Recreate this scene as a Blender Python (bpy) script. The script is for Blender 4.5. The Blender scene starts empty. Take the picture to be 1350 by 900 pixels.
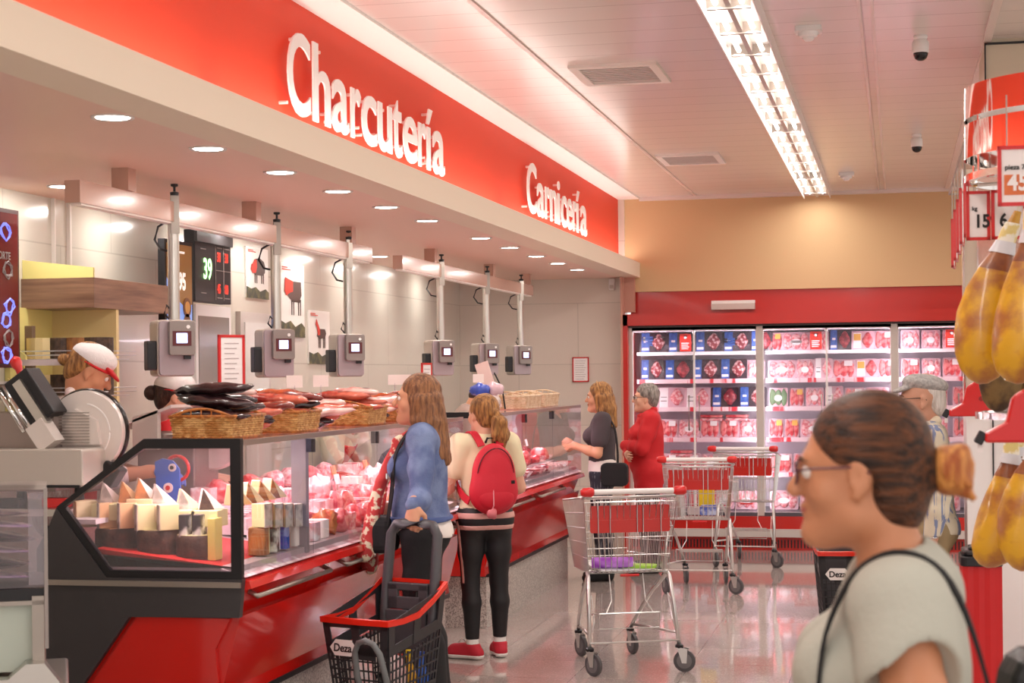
import bpy, math, random
import numpy as np
from mathutils import Vector, Matrix, Euler
SC = bpy.context.scene
COL = SC.collection
PI = math.pi
# ---------------------------------------------------------------- camera
cam_d = bpy.data.cameras.new('camera'); cam = bpy.data.objects.new('camera', cam_d); COL.objects.link(cam)
F_PX = 2300.0; YAW = 0.217794; ROLL = 0.0105
cam_d.sensor_width = 36; cam_d.lens = 36 * F_PX / 1350
cam_d.shift_y = (494.3 - 450) / 1350
cam_d.clip_start = 0.1; cam_d.clip_end = 80
cam.location = (0, 0, 1.70)
cam.rotation_euler = (Matrix.Rotation(YAW, 3, 'Z') @ Matrix.Rotation(PI/2, 3, 'X') @ Matrix.Rotation(-ROLL, 3, 'Z')).to_euler()
cam_d.dof.use_dof = True; cam_d.dof.focus_distance = 11.0; cam_d.dof.aperture_fstop = 6.3
SC.camera = cam
# ---------------------------------------------------------------- world, exposure
SC.view_settings.view_transform = 'Standard'; SC.view_settings.look = 'None'
SC.view_settings.gamma = 1; SC.view_settings.use_curve_mapping = False
SC.view_settings.exposure = 0.40
W = bpy.data.worlds.new('world'); SC.world = W; W.use_nodes = True
W.node_tree.nodes['Background'].inputs[0].default_value = (1.0, 0.92, 0.87, 1)
W.node_tree.nodes['Background'].inputs[1].default_value = 0.9
LIGHTS = dict(strip=34, cove=11, down=3.2, cooler=6.2, counter=7.5, beam=14)
def area(name, loc, size, size_y, power, color=(1, .955, .90), rot=(0, 0, 0), shape='RECTANGLE'):
    l = bpy.data.lights.new(name, 'AREA'); l.shape = shape; l.size = size; l.size_y = size_y
    l.energy = power; l.color = color
    o = bpy.data.objects.new(name, l); o.location = loc; o.rotation_euler = rot; COL.objects.link(o)
    return o
# tubes of the ceiling strips (the aisle in view and the aisles beside it)
for x in (-0.73, 2.6, 5.8):
    for y in (14.2, 9.0, 3.8, -1.4):
        for s in ((-.06, .06) if x < 0 else (0,)): area('strip_light_glow', (x+s, y, 3.352), 0.05 if x < 0 else .16, 5.1, LIGHTS['strip']*(.5 if x < 0 else 1))
for y in (14.3, 9.1, 3.9):
    area('cove_glow', (-2.555, y, 2.80), 0.05, 5.1, LIGHTS['cove'], (1, .92, .84), (PI, 0, 0))
# ---------------------------------------------------------------- helpers
def lin(c):
    return c/12.92 if c <= .04045 else ((c+.055)/1.055)**2.4
def col(h):
    h = h.lstrip('#'); return tuple(lin(int(h[i:i+2], 16)/255) for i in (0, 2, 4)) + (1,)
MATS = {}
def M(name, c='#808080', rough=.5, metal=0, spec=.5, noise=None, nscale=20, nramp=(.4, .6), bump=0, bscale=40,
      stretch=None, emit=None, estr=0, coat=0, alpha=1, sub=0, trans=0):
    if name in MATS: return MATS[name]
    m = bpy.data.materials.new(name); m.use_nodes = True; nt = m.node_tree; N = nt.nodes; L = nt.links
    b = N['Principled BSDF']; b.inputs['Base Color'].default_value = col(c)
    b.inputs['Roughness'].default_value = rough; b.inputs['Metallic'].default_value = metal
    b.inputs['Specular IOR Level'].default_value = spec; b.inputs['Coat Weight'].default_value = coat
    b.inputs['Coat Roughness'].default_value = .08
    if alpha < 1: b.inputs['Alpha'].default_value = alpha
    if sub: b.inputs['Subsurface Weight'].default_value = sub; b.inputs['Subsurface Radius'].default_value = (.012, .005, .003); b.inputs['Subsurface Scale'].default_value = 1
    if trans: b.inputs['Transmission Weight'].default_value = trans
    if emit: b.inputs['Emission Color'].default_value = col(emit); b.inputs['Emission Strength'].default_value = estr
    vec = None
    if noise or bump:
        tc = N.new('ShaderNodeTexCoord'); vec = tc.outputs['Object']
        if stretch:
            mp = N.new('ShaderNodeMapping'); mp.inputs['Scale'].default_value = stretch
            L.new(vec, mp.inputs[0]); vec = mp.outputs[0]
    if noise:
        n = N.new('ShaderNodeTexNoise'); n.inputs['Scale'].default_value = nscale; n.inputs['Detail'].default_value = 4
        L.new(vec, n.inputs['Vector'])
        r = N.new('ShaderNodeValToRGB'); r.color_ramp.elements[0].position = nramp[0]; r.color_ramp.elements[1].position = nramp[1]
        r.color_ramp.elements[0].color = col(c); r.color_ramp.elements[1].color = col(noise)
        L.new(n.outputs[0], r.inputs[0]); L.new(r.outputs[0], b.inputs['Base Color'])
    if bump:
        n2 = N.new('ShaderNodeTexNoise'); n2.inputs['Scale'].default_value = bscale; n2.inputs['Detail'].default_value = 3
        L.new(vec, n2.inputs['Vector'])
        bp = N.new('ShaderNodeBump'); bp.inputs['Strength'].default_value = bump; bp.inputs['Distance'].default_value = .01
        L.new(n2.outputs[0], bp.inputs['Height']); L.new(bp.outputs[0], b.inputs['Normal'])
    MATS[name] = m
    return m
def glass_mat(name, tint='#f4f4f6', refl=.06, rough=.02, haze=0.0):
    m = bpy.data.materials.new(name); m.use_nodes = True; nt = m.node_tree; N = nt.nodes; L = nt.links
    N.remove(N['Principled BSDF'])
    out = N['Material Output']; tr = N.new('ShaderNodeBsdfTransparent'); tr.inputs[0].default_value = col(tint)
    gl = N.new('ShaderNodeBsdfGlossy'); gl.inputs['Roughness'].default_value = rough; gl.inputs[0].default_value = (1, 1, 1, 1)
    fr = N.new('ShaderNodeFresnel'); fr.inputs[0].default_value = 1.45
    mx = N.new('ShaderNodeMixShader'); ge = N.new('ShaderNodeNewGeometry'); iv = N.new('ShaderNodeMath'); iv.operation = 'SUBTRACT'; iv.inputs[0].default_value = 1
    L.new(ge.outputs['Backfacing'], iv.inputs[1]); mu = N.new('ShaderNodeMath'); mu.operation = 'MULTIPLY'
    L.new(fr.outputs[0], mu.inputs[0]); L.new(iv.outputs[0], mu.inputs[1]); L.new(mu.outputs[0], mx.inputs[0]); L.new(tr.outputs[0], mx.inputs[1]); L.new(gl.outputs[0], mx.inputs[2])
    last = mx
    if haze:
        df = N.new('ShaderNodeBsdfDiffuse'); df.inputs[0].default_value = (.9, .9, .9, 1)
        m2 = N.new('ShaderNodeMixShader'); m2.inputs[0].default_value = haze
        L.new(mx.outputs[0], m2.inputs[1]); L.new(df.outputs[0], m2.inputs[2]); last = m2
    L.new(last.outputs[0], out.inputs[0]); MATS[name] = m
    return m
class MB:
    """collects shapes into one mesh"""
    def __init__(s): s.v = []; s.f = []; s.m = []; s.cur = 0
    def add(s, vs, fs):
        b = len(s.v); s.v += [tuple(p) for p in vs]; s.f += [tuple(b+i for i in f) for f in fs]; s.m += [s.cur]*len(fs); return s
    def mat(s, i): s.cur = i; return s
    def box(s, x0, y0, z0, x1, y1, z1, R=None, c=None):
        vs = [(x, y, z) for x in (x0, x1) for y in (y0, y1) for z in (z0, z1)]
        if R is not None:
            c = Vector(c if c is not None else ((x0+x1)/2, (y0+y1)/2, (z0+z1)/2)); vs = [R @ (Vector(p)-c)+c for p in vs]
        return s.add(vs, [(0, 1, 3, 2), (4, 6, 7, 5), (0, 4, 5, 1), (2, 3, 7, 6), (0, 2, 6, 4), (1, 5, 7, 3)])
    def rbox(s, x0, y0, z0, x1, y1, z1, r=.01, n=3, axis='z', T=None):
        """box with rounded corners seen along axis"""
        a = {'z': (0, 1, 2), 'y': (0, 2, 1), 'x': (1, 2, 0)}[axis]; lo = (x0, y0, z0); hi = (x1, y1, z1)
        p0, p1, q0, q1 = lo[a[0]], hi[a[0]], lo[a[1]], hi[a[1]]
        poly = []
        for cx, cy, st in ((p1-r, q1-r, 0), (p0+r, q1-r, 1), (p0+r, q0+r, 2), (p1-r, q0+r, 3)):
            for k in range(n+1):
                t = (st+k/n)*PI/2; poly.append((cx+r*math.cos(t), cy+r*math.sin(t)))
        return s.prism(poly, axis, lo[a[2]], hi[a[2]], T)
    def prism(s, poly, axis, a, b, T=None):
        n = len(poly)
        def mk(p, q, w): return {'x': (w, p, q), 'y': (p, w, q), 'z': (p, q, w)}[axis]
        vs = [mk(p, q, a) for p, q in poly]+[mk(p, q, b) for p, q in poly]
        if T is not None: vs = [T @ Vector(p) for p in vs]
        return s.add(vs, [tuple(range(n)), tuple(range(2*n-1, n-1, -1))]+[(i, i+n, (i+1) % n+n, (i+1) % n) for i in range(n)])
    def tube(s, pts, r, seg=6, closed=False, cap=True):
        pts = [Vector(p) for p in pts]; n = len(pts); rs = r if isinstance(r, (list, tuple)) else [r]*n
        vs = []; ref = None
        for i, p in enumerate(pts):
            if closed: d = pts[(i+1) % n]-pts[i-1]
            else: d = pts[min(i+1, n-1)]-pts[max(i-1, 0)]
            if d.length < 1e-9: d = Vector((0, 0, 1))
            d.normalize()
            if ref is None: ref = Vector((0, 0, 1)) if abs(d.z) < .9 else Vector((1, 0, 0))
            u = d.cross(ref)
            if u.length < 1e-3: ref = Vector((0, 1, 0)); u = d.cross(ref)
            u.normalize(); w = u.cross(d)
            for k in range(seg):
                t = 2*PI*k/seg; vs.append(p+(u*math.cos(t)+w*math.sin(t))*rs[i])
        fs = []
        for i in range(n if closed else n-1):
            j = (i+1) % n
            for k in range(seg):
                k2 = (k+1) % seg; fs.append((i*seg+k, i*seg+k2, j*seg+k2, j*seg+k))
        if cap and not closed: fs += [tuple(range(seg-1, -1, -1)), tuple((n-1)*seg+k for k in range(seg))]
        return s.add(vs, fs)
    def lathe(s, prof, c=(0, 0, 0), seg=20, axis='z', T=None, caps=True):
        n = len(prof); vs = []
        for r, h in prof:
            for k in range(seg):
                t = 2*PI*k/seg; a, b = r*math.cos(t), r*math.sin(t)
                p = {'z': (a, b, h), 'y': (a, h, b), 'x': (h, a, b)}[axis]
                vs.append((p[0]+c[0], p[1]+c[1], p[2]+c[2]))
        if T is not None: vs = [T @ Vector(p) for p in vs]
        fs = [(i*seg+k, i*seg+(k+1) % seg, (i+1)*seg+(k+1) % seg, (i+1)*seg+k) for i in range(n-1) for k in range(seg)]
        if caps: fs += [tuple(range(seg)), tuple((n-1)*seg+k for k in range(seg))]
        return s.add(vs, fs)
    def blob(s, c, r, seed=0, amp=.12, R=None, nu=14, nv=9, freq=2.3):
        rr = random.Random(seed); ph = [rr.uniform(0, 6) for _ in range(6)]; vs = []
        for j in range(1, nv):
            th = PI*j/nv
            for i in range(nu):
                a = 2*PI*i/nu; d = Vector((math.sin(th)*math.cos(a), math.sin(th)*math.sin(a), math.cos(th)))
                k = 1+amp*(math.sin(freq*d.x*2+ph[0])+math.sin(freq*d.y*2.3+ph[1])*math.cos(freq*d.z*2+ph[2]))*.6
                vs.append(Vector((d.x*r[0], d.y*r[1], d.z*r[2]))*k)
        vs.append(Vector((0, 0, r[2]))); vs.append(Vector((0, 0, -r[2]))); top = len(vs)-2; bot = top+1
        if R is not None: vs = [R @ p for p in vs]
        vs = [p+Vector(c) for p in vs]
        fs = [(j*nu+i, (j+1)*nu+i, (j+1)*nu+(i+1) % nu, j*nu+(i+1) % nu) for j in range(nv-2) for i in range(nu)]
        fs += [(top, i, (i+1) % nu) for i in range(nu)]+[(bot, (nv-2)*nu+(i+1) % nu, (nv-2)*nu+i) for i in range(nu)]
        return s.add(vs, fs)
    def build(s, name, mats, parent=None, smooth=False, bevel=0, world=True, origin=None, auto=False):
        """one mesh object; with world=True the vertices are in world space (parent unrotated)"""
        me = bpy.data.meshes.new(name)
        if parent is not None: off = Vector(parent['_o']) if world and '_o' in parent else Vector((0, 0, 0))
        elif origin is not None: off = Vector(origin)
        else:
            xs = [p[0] for p in s.v]; ys = [p[1] for p in s.v]; zs = [p[2] for p in s.v]
            off = Vector(((min(xs)+max(xs))/2, (min(ys)+max(ys))/2, min(zs)))
        me.from_pydata([(p[0]-off[0], p[1]-off[1], p[2]-off[2]) for p in s.v], [], s.f)
        for m in (mats if isinstance(mats, (list, tuple)) else [mats]): me.materials.append(m)
        if any(s.m): me.polygons.foreach_set('material_index', s.m)
        me.update()
        import bmesh
        bm = bmesh.new(); bm.from_mesh(me); bmesh.ops.recalc_face_normals(bm, faces=bm.faces); bm.to_mesh(me); bm.free()
        if smooth: me.polygons.foreach_set('use_smooth', [True]*len(me.polygons))
        if smooth == 'auto':
            try: me.set_sharp_from_angle(angle=math.radians(40))
            except Exception: pass
        o = bpy.data.objects.new(name, me); COL.objects.link(o)
        if parent is not None: o.parent = parent
        else: o.location = off
        if bevel:
            bv = o.modifiers.new('bevel', 'BEVEL'); bv.width = bevel; bv.segments = 2; bv.limit_method = 'ANGLE'
        return o
def tag(o, label, cat, group=None):
    o['label'] = label; o['category'] = cat
    if group: o['group'] = group
    return o
def thing(name, label, cat, loc=(0, 0, 0), rz=0, group=None):
    o = bpy.data.objects.new(name, None); o.empty_display_size = .1; COL.objects.link(o)
    o.location = loc; o.rotation_euler = (0, 0, rz); o['_o'] = tuple(loc)
    return tag(o, label, cat, group)
def struct(name, mb, m, **k):
    o = mb.build(name, m, **k); o['kind'] = 'structure'; return o
def copy_tree(o, parent=None):
    c = o.copy(); COL.objects.link(c)
    if parent is not None: c.parent = parent
    for ch in list(o.children): copy_tree(ch, c)
    return c
ORD = ['first', 'second', 'third', 'fourth', 'fifth', 'sixth', 'seventh', 'eighth', 'ninth', 'tenth', 'eleventh', 'twelfth',
       'thirteenth', 'fourteenth', 'fifteenth', 'sixteenth', 'seventeenth', 'eighteenth', 'nineteenth', 'twentieth',
       'twenty-first', 'twenty-second', 'twenty-third', 'twenty-fourth', 'twenty-fifth', 'twenty-sixth', 'twenty-seventh', 'twenty-eighth']
def text_verts(s, size=1, off=0.0, ext=0.0, sx=1):
    cu = bpy.data.curves.new('t', 'FONT'); cu.body = s; cu.size = size; cu.offset = off; cu.extrude = ext; cu.resolution_u = 5
    o = bpy.data.objects.new('t', cu); COL.objects.link(o); bpy.context.view_layer.update()
    dg = bpy.context.evaluated_depsgraph_get(); me = bpy.data.meshes.new_from_object(o.evaluated_get(dg))
    vs = [Vector((v.co.x*sx, v.co.y, v.co.z)) for v in me.vertices]; fs = [tuple(p.vertices) for p in me.polygons]
    bpy.data.objects.remove(o); bpy.data.curves.remove(cu); bpy.data.meshes.remove(me)
    return vs, fs
def text(mb, s, pos, size, ux, uy, off=0.0, ext=0.0005, sx=1, center=False):
    """write s starting at pos, running along ux with up uy"""
    vs, fs = text_verts(s, size, off, ext, sx)
    if not vs: return mb
    if center:
        w = (max(v.x for v in vs)+min(v.x for v in vs))/2; vs = [v-Vector((w, 0, 0)) for v in vs]
    ux = Vector(ux); uy = Vector(uy); uz = ux.cross(uy); p = Vector(pos)
    return mb.add([p+ux*v.x+uy*v.y+uz*v.z for v in vs], fs)
# ---------------------------------------------------------------- materials
WHITE = M('white_paint', '#ece4dc', .55)
CREAM = M('cream_wall', '#d9b68a', .75, bump=.05, bscale=60)
SOFFIT = M('soffit_plaster', '#f0ccba', .42)
LEDGE = M('ledge_paint', '#efe0cb', .6)
REDP = M('red_panel', '#e2401f', .6)
REDG = M('red_gloss', '#c2140c', .16, coat=.5)
REDM = M('red_metal', '#c01a0c', .3, coat=.3)
REDPL = M('red_plastic', '#d0191a', .3, coat=.3)
DARK = M('dark_panel', '#3a3739', .4)
BLACK = M('black_plastic', '#17161a', .42)
BLACKG = M('black_gloss', '#100f12', .15)
STEEL = M('brushed_steel', '#c9c4bd', .3, metal=1, bump=.02, bscale=90)
STEELD = M('steel_dull', '#a89f96', .35, metal=.8)
CHROME = M('chrome', '#e6e4e2', .12, metal=1)
ZINC = M('zinc_wire', '#d3d2d0', .28, metal=.9)
GREYP = M('grey_plastic', '#6e6b6c', .45)
LGREY = M('light_grey', '#cbc2bb', .4)
WHITEP = M('white_plastic', '#f0ecea', .3)
PAPER = M('paper', '#f6efee', .6)
INK = M('ink', '#1c1a1c', .5)
GLASS = glass_mat('clear_glass')
GLASSP = glass_mat('film_glass', '#efe6ea', rough=.08, haze=.05)
ACRYL = glass_mat('acrylic', '#f2eef4', rough=.04, haze=.12)
WICK = M('wicker', '#e0b070', .55, noise='#bb7e3c', nscale=30, bump=.6, bscale=120)
WOOD = M('wood_grain', '#a27d63', .35, noise='#6f4f3d', nscale=2.5, stretch=(1, 1, 14), nramp=(.3, .7))
LAMP = M('lamp_glow', '#ffffff', emit='#fff6ea', estr=4)
SKIN = M('skin', '#d79c7c', .5, sub=.08, bump=.05, bscale=120)
SKIN2 = M('skin_pale', '#e0ab90', .5, sub=.08, bump=.05, bscale=120)
Rd0 = math.radians
# ================================================================ SETTING
def tile_mat(name, c1, c2, mortar, sx, sy, rough, axes='xy', mw=.004, speck=False, coat=0, bumpd=.002, off=.5):
    m = bpy.data.materials.new(name); m.use_nodes = True; nt = m.node_tree; N = nt.nodes; L = nt.links; b = N['Principled BSDF']
    b.inputs['Roughness'].default_value = rough; b.inputs['Coat Weight'].default_value = coat
    tc = N.new('ShaderNodeTexCoord'); sp = N.new('ShaderNodeSeparateXYZ'); cb = N.new('ShaderNodeCombineXYZ')
    L.new(tc.outputs['Object'], sp.inputs[0])
    L.new(sp.outputs['XYZ'.index(axes[0].upper())], cb.inputs[0]); L.new(sp.outputs['XYZ'.index(axes[1].upper())], cb.inputs[1])
    br = N.new('ShaderNodeTexBrick'); br.inputs['Scale'].default_value = 1; br.inputs['Brick Width'].default_value = sx
    br.inputs['Row Height'].default_value = sy; br.inputs['Mortar Size'].default_value = mw; br.offset = off
    br.inputs['Color1'].default_value = col(c1); br.inputs['Color2'].default_value = col(c2); br.inputs['Mortar'].default_value = col(mortar)
    L.new(cb.outputs[0], br.inputs[0]); last = br.outputs[0]
    if speck:
        for sc, dk, amt in ((130, '#8b7f78', .5), (60, '#f3eae2', .35)):
            vo = N.new('ShaderNodeTexVoronoi'); vo.inputs['Scale'].default_value = sc; L.new(cb.outputs[0], vo.inputs[0])
            r = N.new('ShaderNodeValToRGB'); r.color_ramp.elements[0].position = .22; r.color_ramp.elements[1].position = .34
            r.color_ramp.elements[0].color = (amt,)*3+(1,); r.color_ramp.elements[1].color = (0, 0, 0, 1)
            L.new(vo.outputs['Distance'], r.inputs[0])
            mx = N.new('ShaderNodeMixRGB'); mx.inputs[2].default_value = col(dk); L.new(r.outputs[0], mx.inputs[0]); L.new(last, mx.inputs[1]); last = mx.outputs[0]
    L.new(last, b.inputs['Base Color'])
    bp = N.new('ShaderNodeBump'); bp.inputs['Distance'].default_value = bumpd; bp.inputs['Strength'].default_value = .6; bp.invert = True
    L.new(br.outputs['Fac'], bp.inputs['Height']); L.new(bp.outputs[0], b.inputs['Normal'])
    MATS[name] = m; return m
FLOORM = tile_mat('terrazzo_floor', '#b9ada6', '#b3a7a0', '#9a8f88', .6, .6, .07, speck=True, coat=.35, mw=.003, bumpd=.0004, off=0)
CEILM = tile_mat('metal_ceiling', '#e6dbd5', '#e2d7d1', '#bdb0a9', 1.75, .31, .2, mw=.004, off=0, bumpd=.003)
WALLM = tile_mat('wall_tile', '#ddd6c9', '#d9d2c5', '#c8c0b3', 1.2, .6, .16, 'yz', coat=.2, bumpd=.0005)
WALLB = tile_mat('wall_tile_end', '#ddd0c4', '#d9ccc0', '#c8bcb0', 1.2, .6, .2, 'xz', coat=.1, bumpd=.0005)
TERR = M('terrazzo_plinth', '#cfc8c0', .35, noise='#8a827c', nscale=120, nramp=(.42, .62))
Y0, Y1 = -3.0, 16.9
struct('floor', MB().box(-4.4, Y0, -.05, 8, 18, 0), FLOORM, origin=(0, 0, 0))
struct('ceiling', MB().box(-2.46, Y0, 3.42, 8, 17.0, 3.47), CEILM, origin=(-1.9, 0, 3.42))
struct('wall_left', MB().box(-4.4, Y0, 0, -4.27, 17.0, 3.42), WALLM, origin=(-4.27, 0, 0))
struct('wall_back', MB().box(-4.27, 16.9, 0, -2.60, 17.05, 3.42), WALLB, origin=(-4.27, 16.9, 0))
struct('wall_back_upper', MB().box(-2.66, 16.93, 2.50, 8, 17.1, 3.42).box(1.35, 16.93, 0, 8, 17.1, 2.5), CREAM)
struct('wall_fascia', MB().box(-2.70, Y0, 2.70, -2.66, 16.9, 3.42), REDP)
struct('trim_ledge', MB().box(-2.48, Y0, 2.64, -2.455, 16.93, 2.785).box(-2.66, Y0, 2.64, -2.48, 16.93, 2.665), LEDGE)
struct('trim_soffit', MB().box(-4.27, Y0, 2.64, -2.66, 16.9, 2.70), SOFFIT)
struct('trim_cove', MB().box(-2.70, Y0, 3.405, -2.45, 16.93, 3.47), M('cove_white', '#fbf7f3', .6))
struct('trim_ceiling', MB().box(-2.45, 16.88, 3.385, 8, 16.93, 3.42).box(-1.91, Y0, 3.412, -1.885, 16.9, 3.42).box(-.17, Y0, 3.412, -.155, 16.9, 3.42).box(-.11, Y0, 3.412, -.095, 16.9, 3.42).box(.45, Y0, 3.405, .49, 16.9, 3.42), M('ceiling_trim', '#e6d6cf', .3))
struct('trim_corner', MB().box(-2.62, 16.72, 0, -2.60, 16.9, 2.64).box(-2.60, 16.86, 2.3, -2.50, 16.93, 2.64), M('corner_trim', '#c99482', .5))
struct('floor_platform', MB().box(-4.26, 6.4, 0, -3.47, 16.8, .12), M('duckboard', '#6a6460', .6))
# wall doors of the work area
struct('door_1', MB().box(-4.27, 10.12, 0, -4.24, 10.70, 2.16).mat(1).box(-4.245, 10.16, .1, -4.235, 10.66, 2.09), [WHITEP, M('grey_door_glass', '#8f8a80', .15)])
struct('door_2', MB().box(-4.27, 10.86, 0, -4.235, 11.42, 2.14).mat(1).box(-4.24, 10.92, .05, -4.225, 11.36, 2.07), [LGREY, M('white_door', '#e6e2dc', .25)])
struct('trim_conduit', MB().box(-4.27, 8.47, 2.29, -4.25, 8.49, 2.64).box(-4.27, 8.30, 2.29, -4.25, 8.31, 2.64), WHITE)
# ---------------------------------------------------------------- strip light
def strip(x, label):
    t = thing('ceiling_strip_light', label, 'ceiling light', (x, 7.0, 3.33))
    mb = MB(); mb.box(x-.12, -3, 3.40, x+.12, 16.75, 3.42); mb.box(x-.125, -3, 3.34, x-.118, 16.75, 3.42).box(x+.118, -3, 3.34, x+.125, 16.75, 3.42)
    mb.build('housing', WHITEP, t)
    rf = M('reflector_rib', '#b9aca4', .3)
    mb = MB()
    for y in np.arange(-2.9, 16.7, .6): mb.box(x-.10, y, 3.343, x+.10, y+.03, 3.40)
    mb.box(x-.012, -3, 3.352, x+.012, 16.75, 3.40)
    mb.build('louvre', rf, t)
    for s in (-.06, .06):
        mb = MB()
        for y in np.arange(-2.9, 16.2, 1.5): mb.tube([(x+s, y, 3.372), (x+s, y+1.44, 3.372)], .013, 8)
        mb.build('tube', LAMP, t, smooth=True)
strip(-.73, 'long bright fluorescent strip light running down the metal ceiling over the aisle')
# ---------------------------------------------------------------- ceiling fittings
for (x, y, w, lab) in ((-1.53, 9.87, .40, 'white slotted air vent in the ceiling nearer the camera'), (-1.60, 13.95, .40, 'white slotted air vent in the ceiling nearer the cooler wall')):
    t = thing('ceiling_vent', lab, 'vent', (x, y, 3.39), group='ceiling air vents')
    MB().box(x-w*.62, y-.32, 3.402, x+w*.62, y-.26, 3.42).box(x-w*.62, y+.26, 3.402, x+w*.62, y+.32, 3.42).box(x-w*.62, y-.26, 3.402, x-w*.5, y+.26, 3.42).box(x+w*.5, y-.26, 3.402, x+w*.62, y+.26, 3.42).build('frame', WHITE, t)
    mb = MB()
    for k in range(9): mb.box(x-w*.5, y-.25+k*.056, 3.408, x+w*.5, y-.22+k*.056, 3.42)
    mb.build('louvre', LGREY, t)
    MB().box(x-w*.5, y-.26, 3.418, x+w*.5, y+.26, 3.4205).build('backing', GREYP, t)
for (x, y, lab) in ((.13, 9.2, 'white dome camera with black lens on ceiling, the nearer one'), (.15, 13.05, 'white dome camera with black lens on ceiling, the farther one')):
    t = thing('dome_camera', lab, 'security camera', (x, y, 3.29), group='dome cameras on the ceiling')
    MB().lathe([(.034, 3.42), (.036, 3.41), (.030, 3.40), (.042, 3.385), (.042, 3.335), (.038, 3.33)], (x, y, 0), 20).build('housing', WHITEP, t, smooth='auto')
    MB().lathe([(.038, 3.335), (.037, 3.32), (.030, 3.302), (.016, 3.292), (.002, 3.29)], (x, y, 0), 20).build('lens_dome', BLACKG, t, smooth=True)
for (x, y, lab) in ((-.42, 8.83, 'white smoke detector on ceiling beside the strip light'), (-.42, 15.39, 'small white detector on ceiling near the far wall')):
    t = thing('smoke_detector', lab, 'detector', (x, y, 3.35), group='ceiling detectors')
    MB().rbox(x-.065, y-.065, 3.395, x+.065, y+.065, 3.42, .015).build('base', WHITEP, t)
    MB().lathe([(.05, 3.396), (.046, 3.375), (.028, 3.37), (.028, 3.36), (.018, 3.352)], (x, y, 0), 18).build('sensor_head', WHITEP, t, smooth='auto')
# ---------------------------------------------------------------- downlights in the soffit
dl_y = [5.8, 6.7, 7.57, 8.43, 9.3, 10.19, 11.6, 12.54, 13.53, 14.46, 15.4]
for i, y in enumerate(dl_y):
    t = thing('downlight', 'round recessed downlight in the pink soffit, %s counting from the camera end' % ORD[i], 'ceiling light', (-2.74-.006*i, y, 2.632), group='downlights in the soffit')
    x = t.location.x; t['_o'] = (x, y, 2.632)
    MB().lathe([(.062, 2.638), (.075, 2.633), (.078, 2.64)], (x, y, 0), 24).build('rim', WHITEP, t, smooth=True)
    MB().lathe([(.060, 2.6365), (.001, 2.6365)], (x, y, 0), 24).build('lens', LAMP, t)
    area('downlight_glow', (x, y, 2.63), .10, .10, LIGHTS['down'], (1, .92, .86), shape='DISK')
for i, y in enumerate((6.8, 7.8, 8.83, 9.85, 10.9, 12.0, 13.1, 14.2, 15.3)):
    t = thing('downlight', 'round downlight above the staff wall, %s counting from the camera end' % ORD[i], 'ceiling light', (-3.95, y, 2.632), group='downlights above the staff side')
    MB().lathe([(.062, 2.638), (.075, 2.633), (.078, 2.64)], (-3.95, y, 0), 24).build('rim', WHITEP, t, smooth=True)
    MB().lathe([(.060, 2.6365), (.001, 2.6365)], (-3.95, y, 0), 24).build('lens', LAMP, t)
    area('downlight_glow', (-3.95, y, 2.63), .12, .12, LIGHTS['down']*1.0, (1, .98, .93), (0, Rd0(15), 0), shape='DISK')
# ---------------------------------------------------------------- red fascia signs
def fascia_sign(word, ys, zb, cap, label, bold):
    t = thing('wall_sign', label, 'sign', (-2.655, (ys[0][0]+ys[-1][1])/2, zb))
    cv, _ = text_verts('C', 1, bold); sz = cap/(max(v.y for v in cv)-min(v.y for v in cv)); cb = min(v.y for v in cv)
    for (ya, yb), c in zip(ys, word):
        vs, fs = text_verts(c, 1, bold, .014)
        x0 = min(v.x for v in vs); k = (yb-ya)/(max(v.x for v in vs)-x0)
        m = MB().add([(-2.615+v.z*sz*.6, ya+(v.x-x0)*k, zb+(v.y-cb)*sz) for v in vs], fs)
        m.build('letter', M('sign_white', '#f7f1ee', .4), t)
        z1 = max(p[2] for p in m.v)
        for (yy, zz) in ((ya+.012, zb+.04), (yb-.012, zb+.07), ((ya+yb)/2, z1-.03)):
            MB().tube([(-2.66, yy, zz), (-2.62, yy, zz)], .008, 8).build('standoff', M('standoff_pin', '#f4d8d0', .3), t)
YA = [(7.30, 7.60), (7.64, 7.89), (7.92, 8.17), (8.21, 8.37), (8.39, 8.64), (8.67, 8.92), (8.94, 9.11), (9.14, 9.42), (9.45, 9.61), (9.62, 9.75), (9.76, 10.02)]
YB = [(12.39, 12.72), (12.75, 13.01), (13.05, 13.22), (13.25, 13.51), (13.55, 13.64), (13.70, 13.93), (13.95, 14.18), (14.22, 14.36), (14.38, 14.52), (14.57, 14.87)]
fascia_sign('Charcutería', YA, 2.875, .375, 'large white raised lettering reading Charcutería on the red fascia', .014)
fascia_sign('Carnicería', YB, 2.885, .375, 'white raised lettering reading Carnicería farther down the red fascia', .014)
strip(2.6, 'fluorescent strip light over the next aisle to the right')
strip(5.8, 'fluorescent strip light over the second aisle to the right')
# ================================================================ REFRIGERATED WALL CASE
CX0, CW = -2.555, 1.262
case = thing('refrigerated_wall_case', 'long red refrigerated wall case with glass doors and shelves of packed meat', 'refrigerator', (-.66, 16.8, 0))
XL, XR = CX0, CX0+3*CW
PINKW = M('case_interior', '#f6eef4', .5)
MB().box(XL, 16.97, 2.27, XR+.1, 17.05, 2.505).build('upper_fascia', REDM, case)
MB().box(XL-.06, 16.74, 2.165, XR+.1, 17.6, 2.275).build('canopy', REDM, case)
MB().box(XL-.06, 16.74, .0, XL, 17.7, 2.27).build('side_panel', REDM, case)
MB().box(XR, 16.74, .0, XR+.06, 17.7, 2.27).build('side_panel', REDM, case)
MB().box(XL, 17.62, .1, XR, 17.68, 2.2).build('back_panel', PINKW, case)
MB().box(XL, 16.84, 2.11, XR, 17.62, 2.16).build('inner_roof', PINKW, case)
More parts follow.
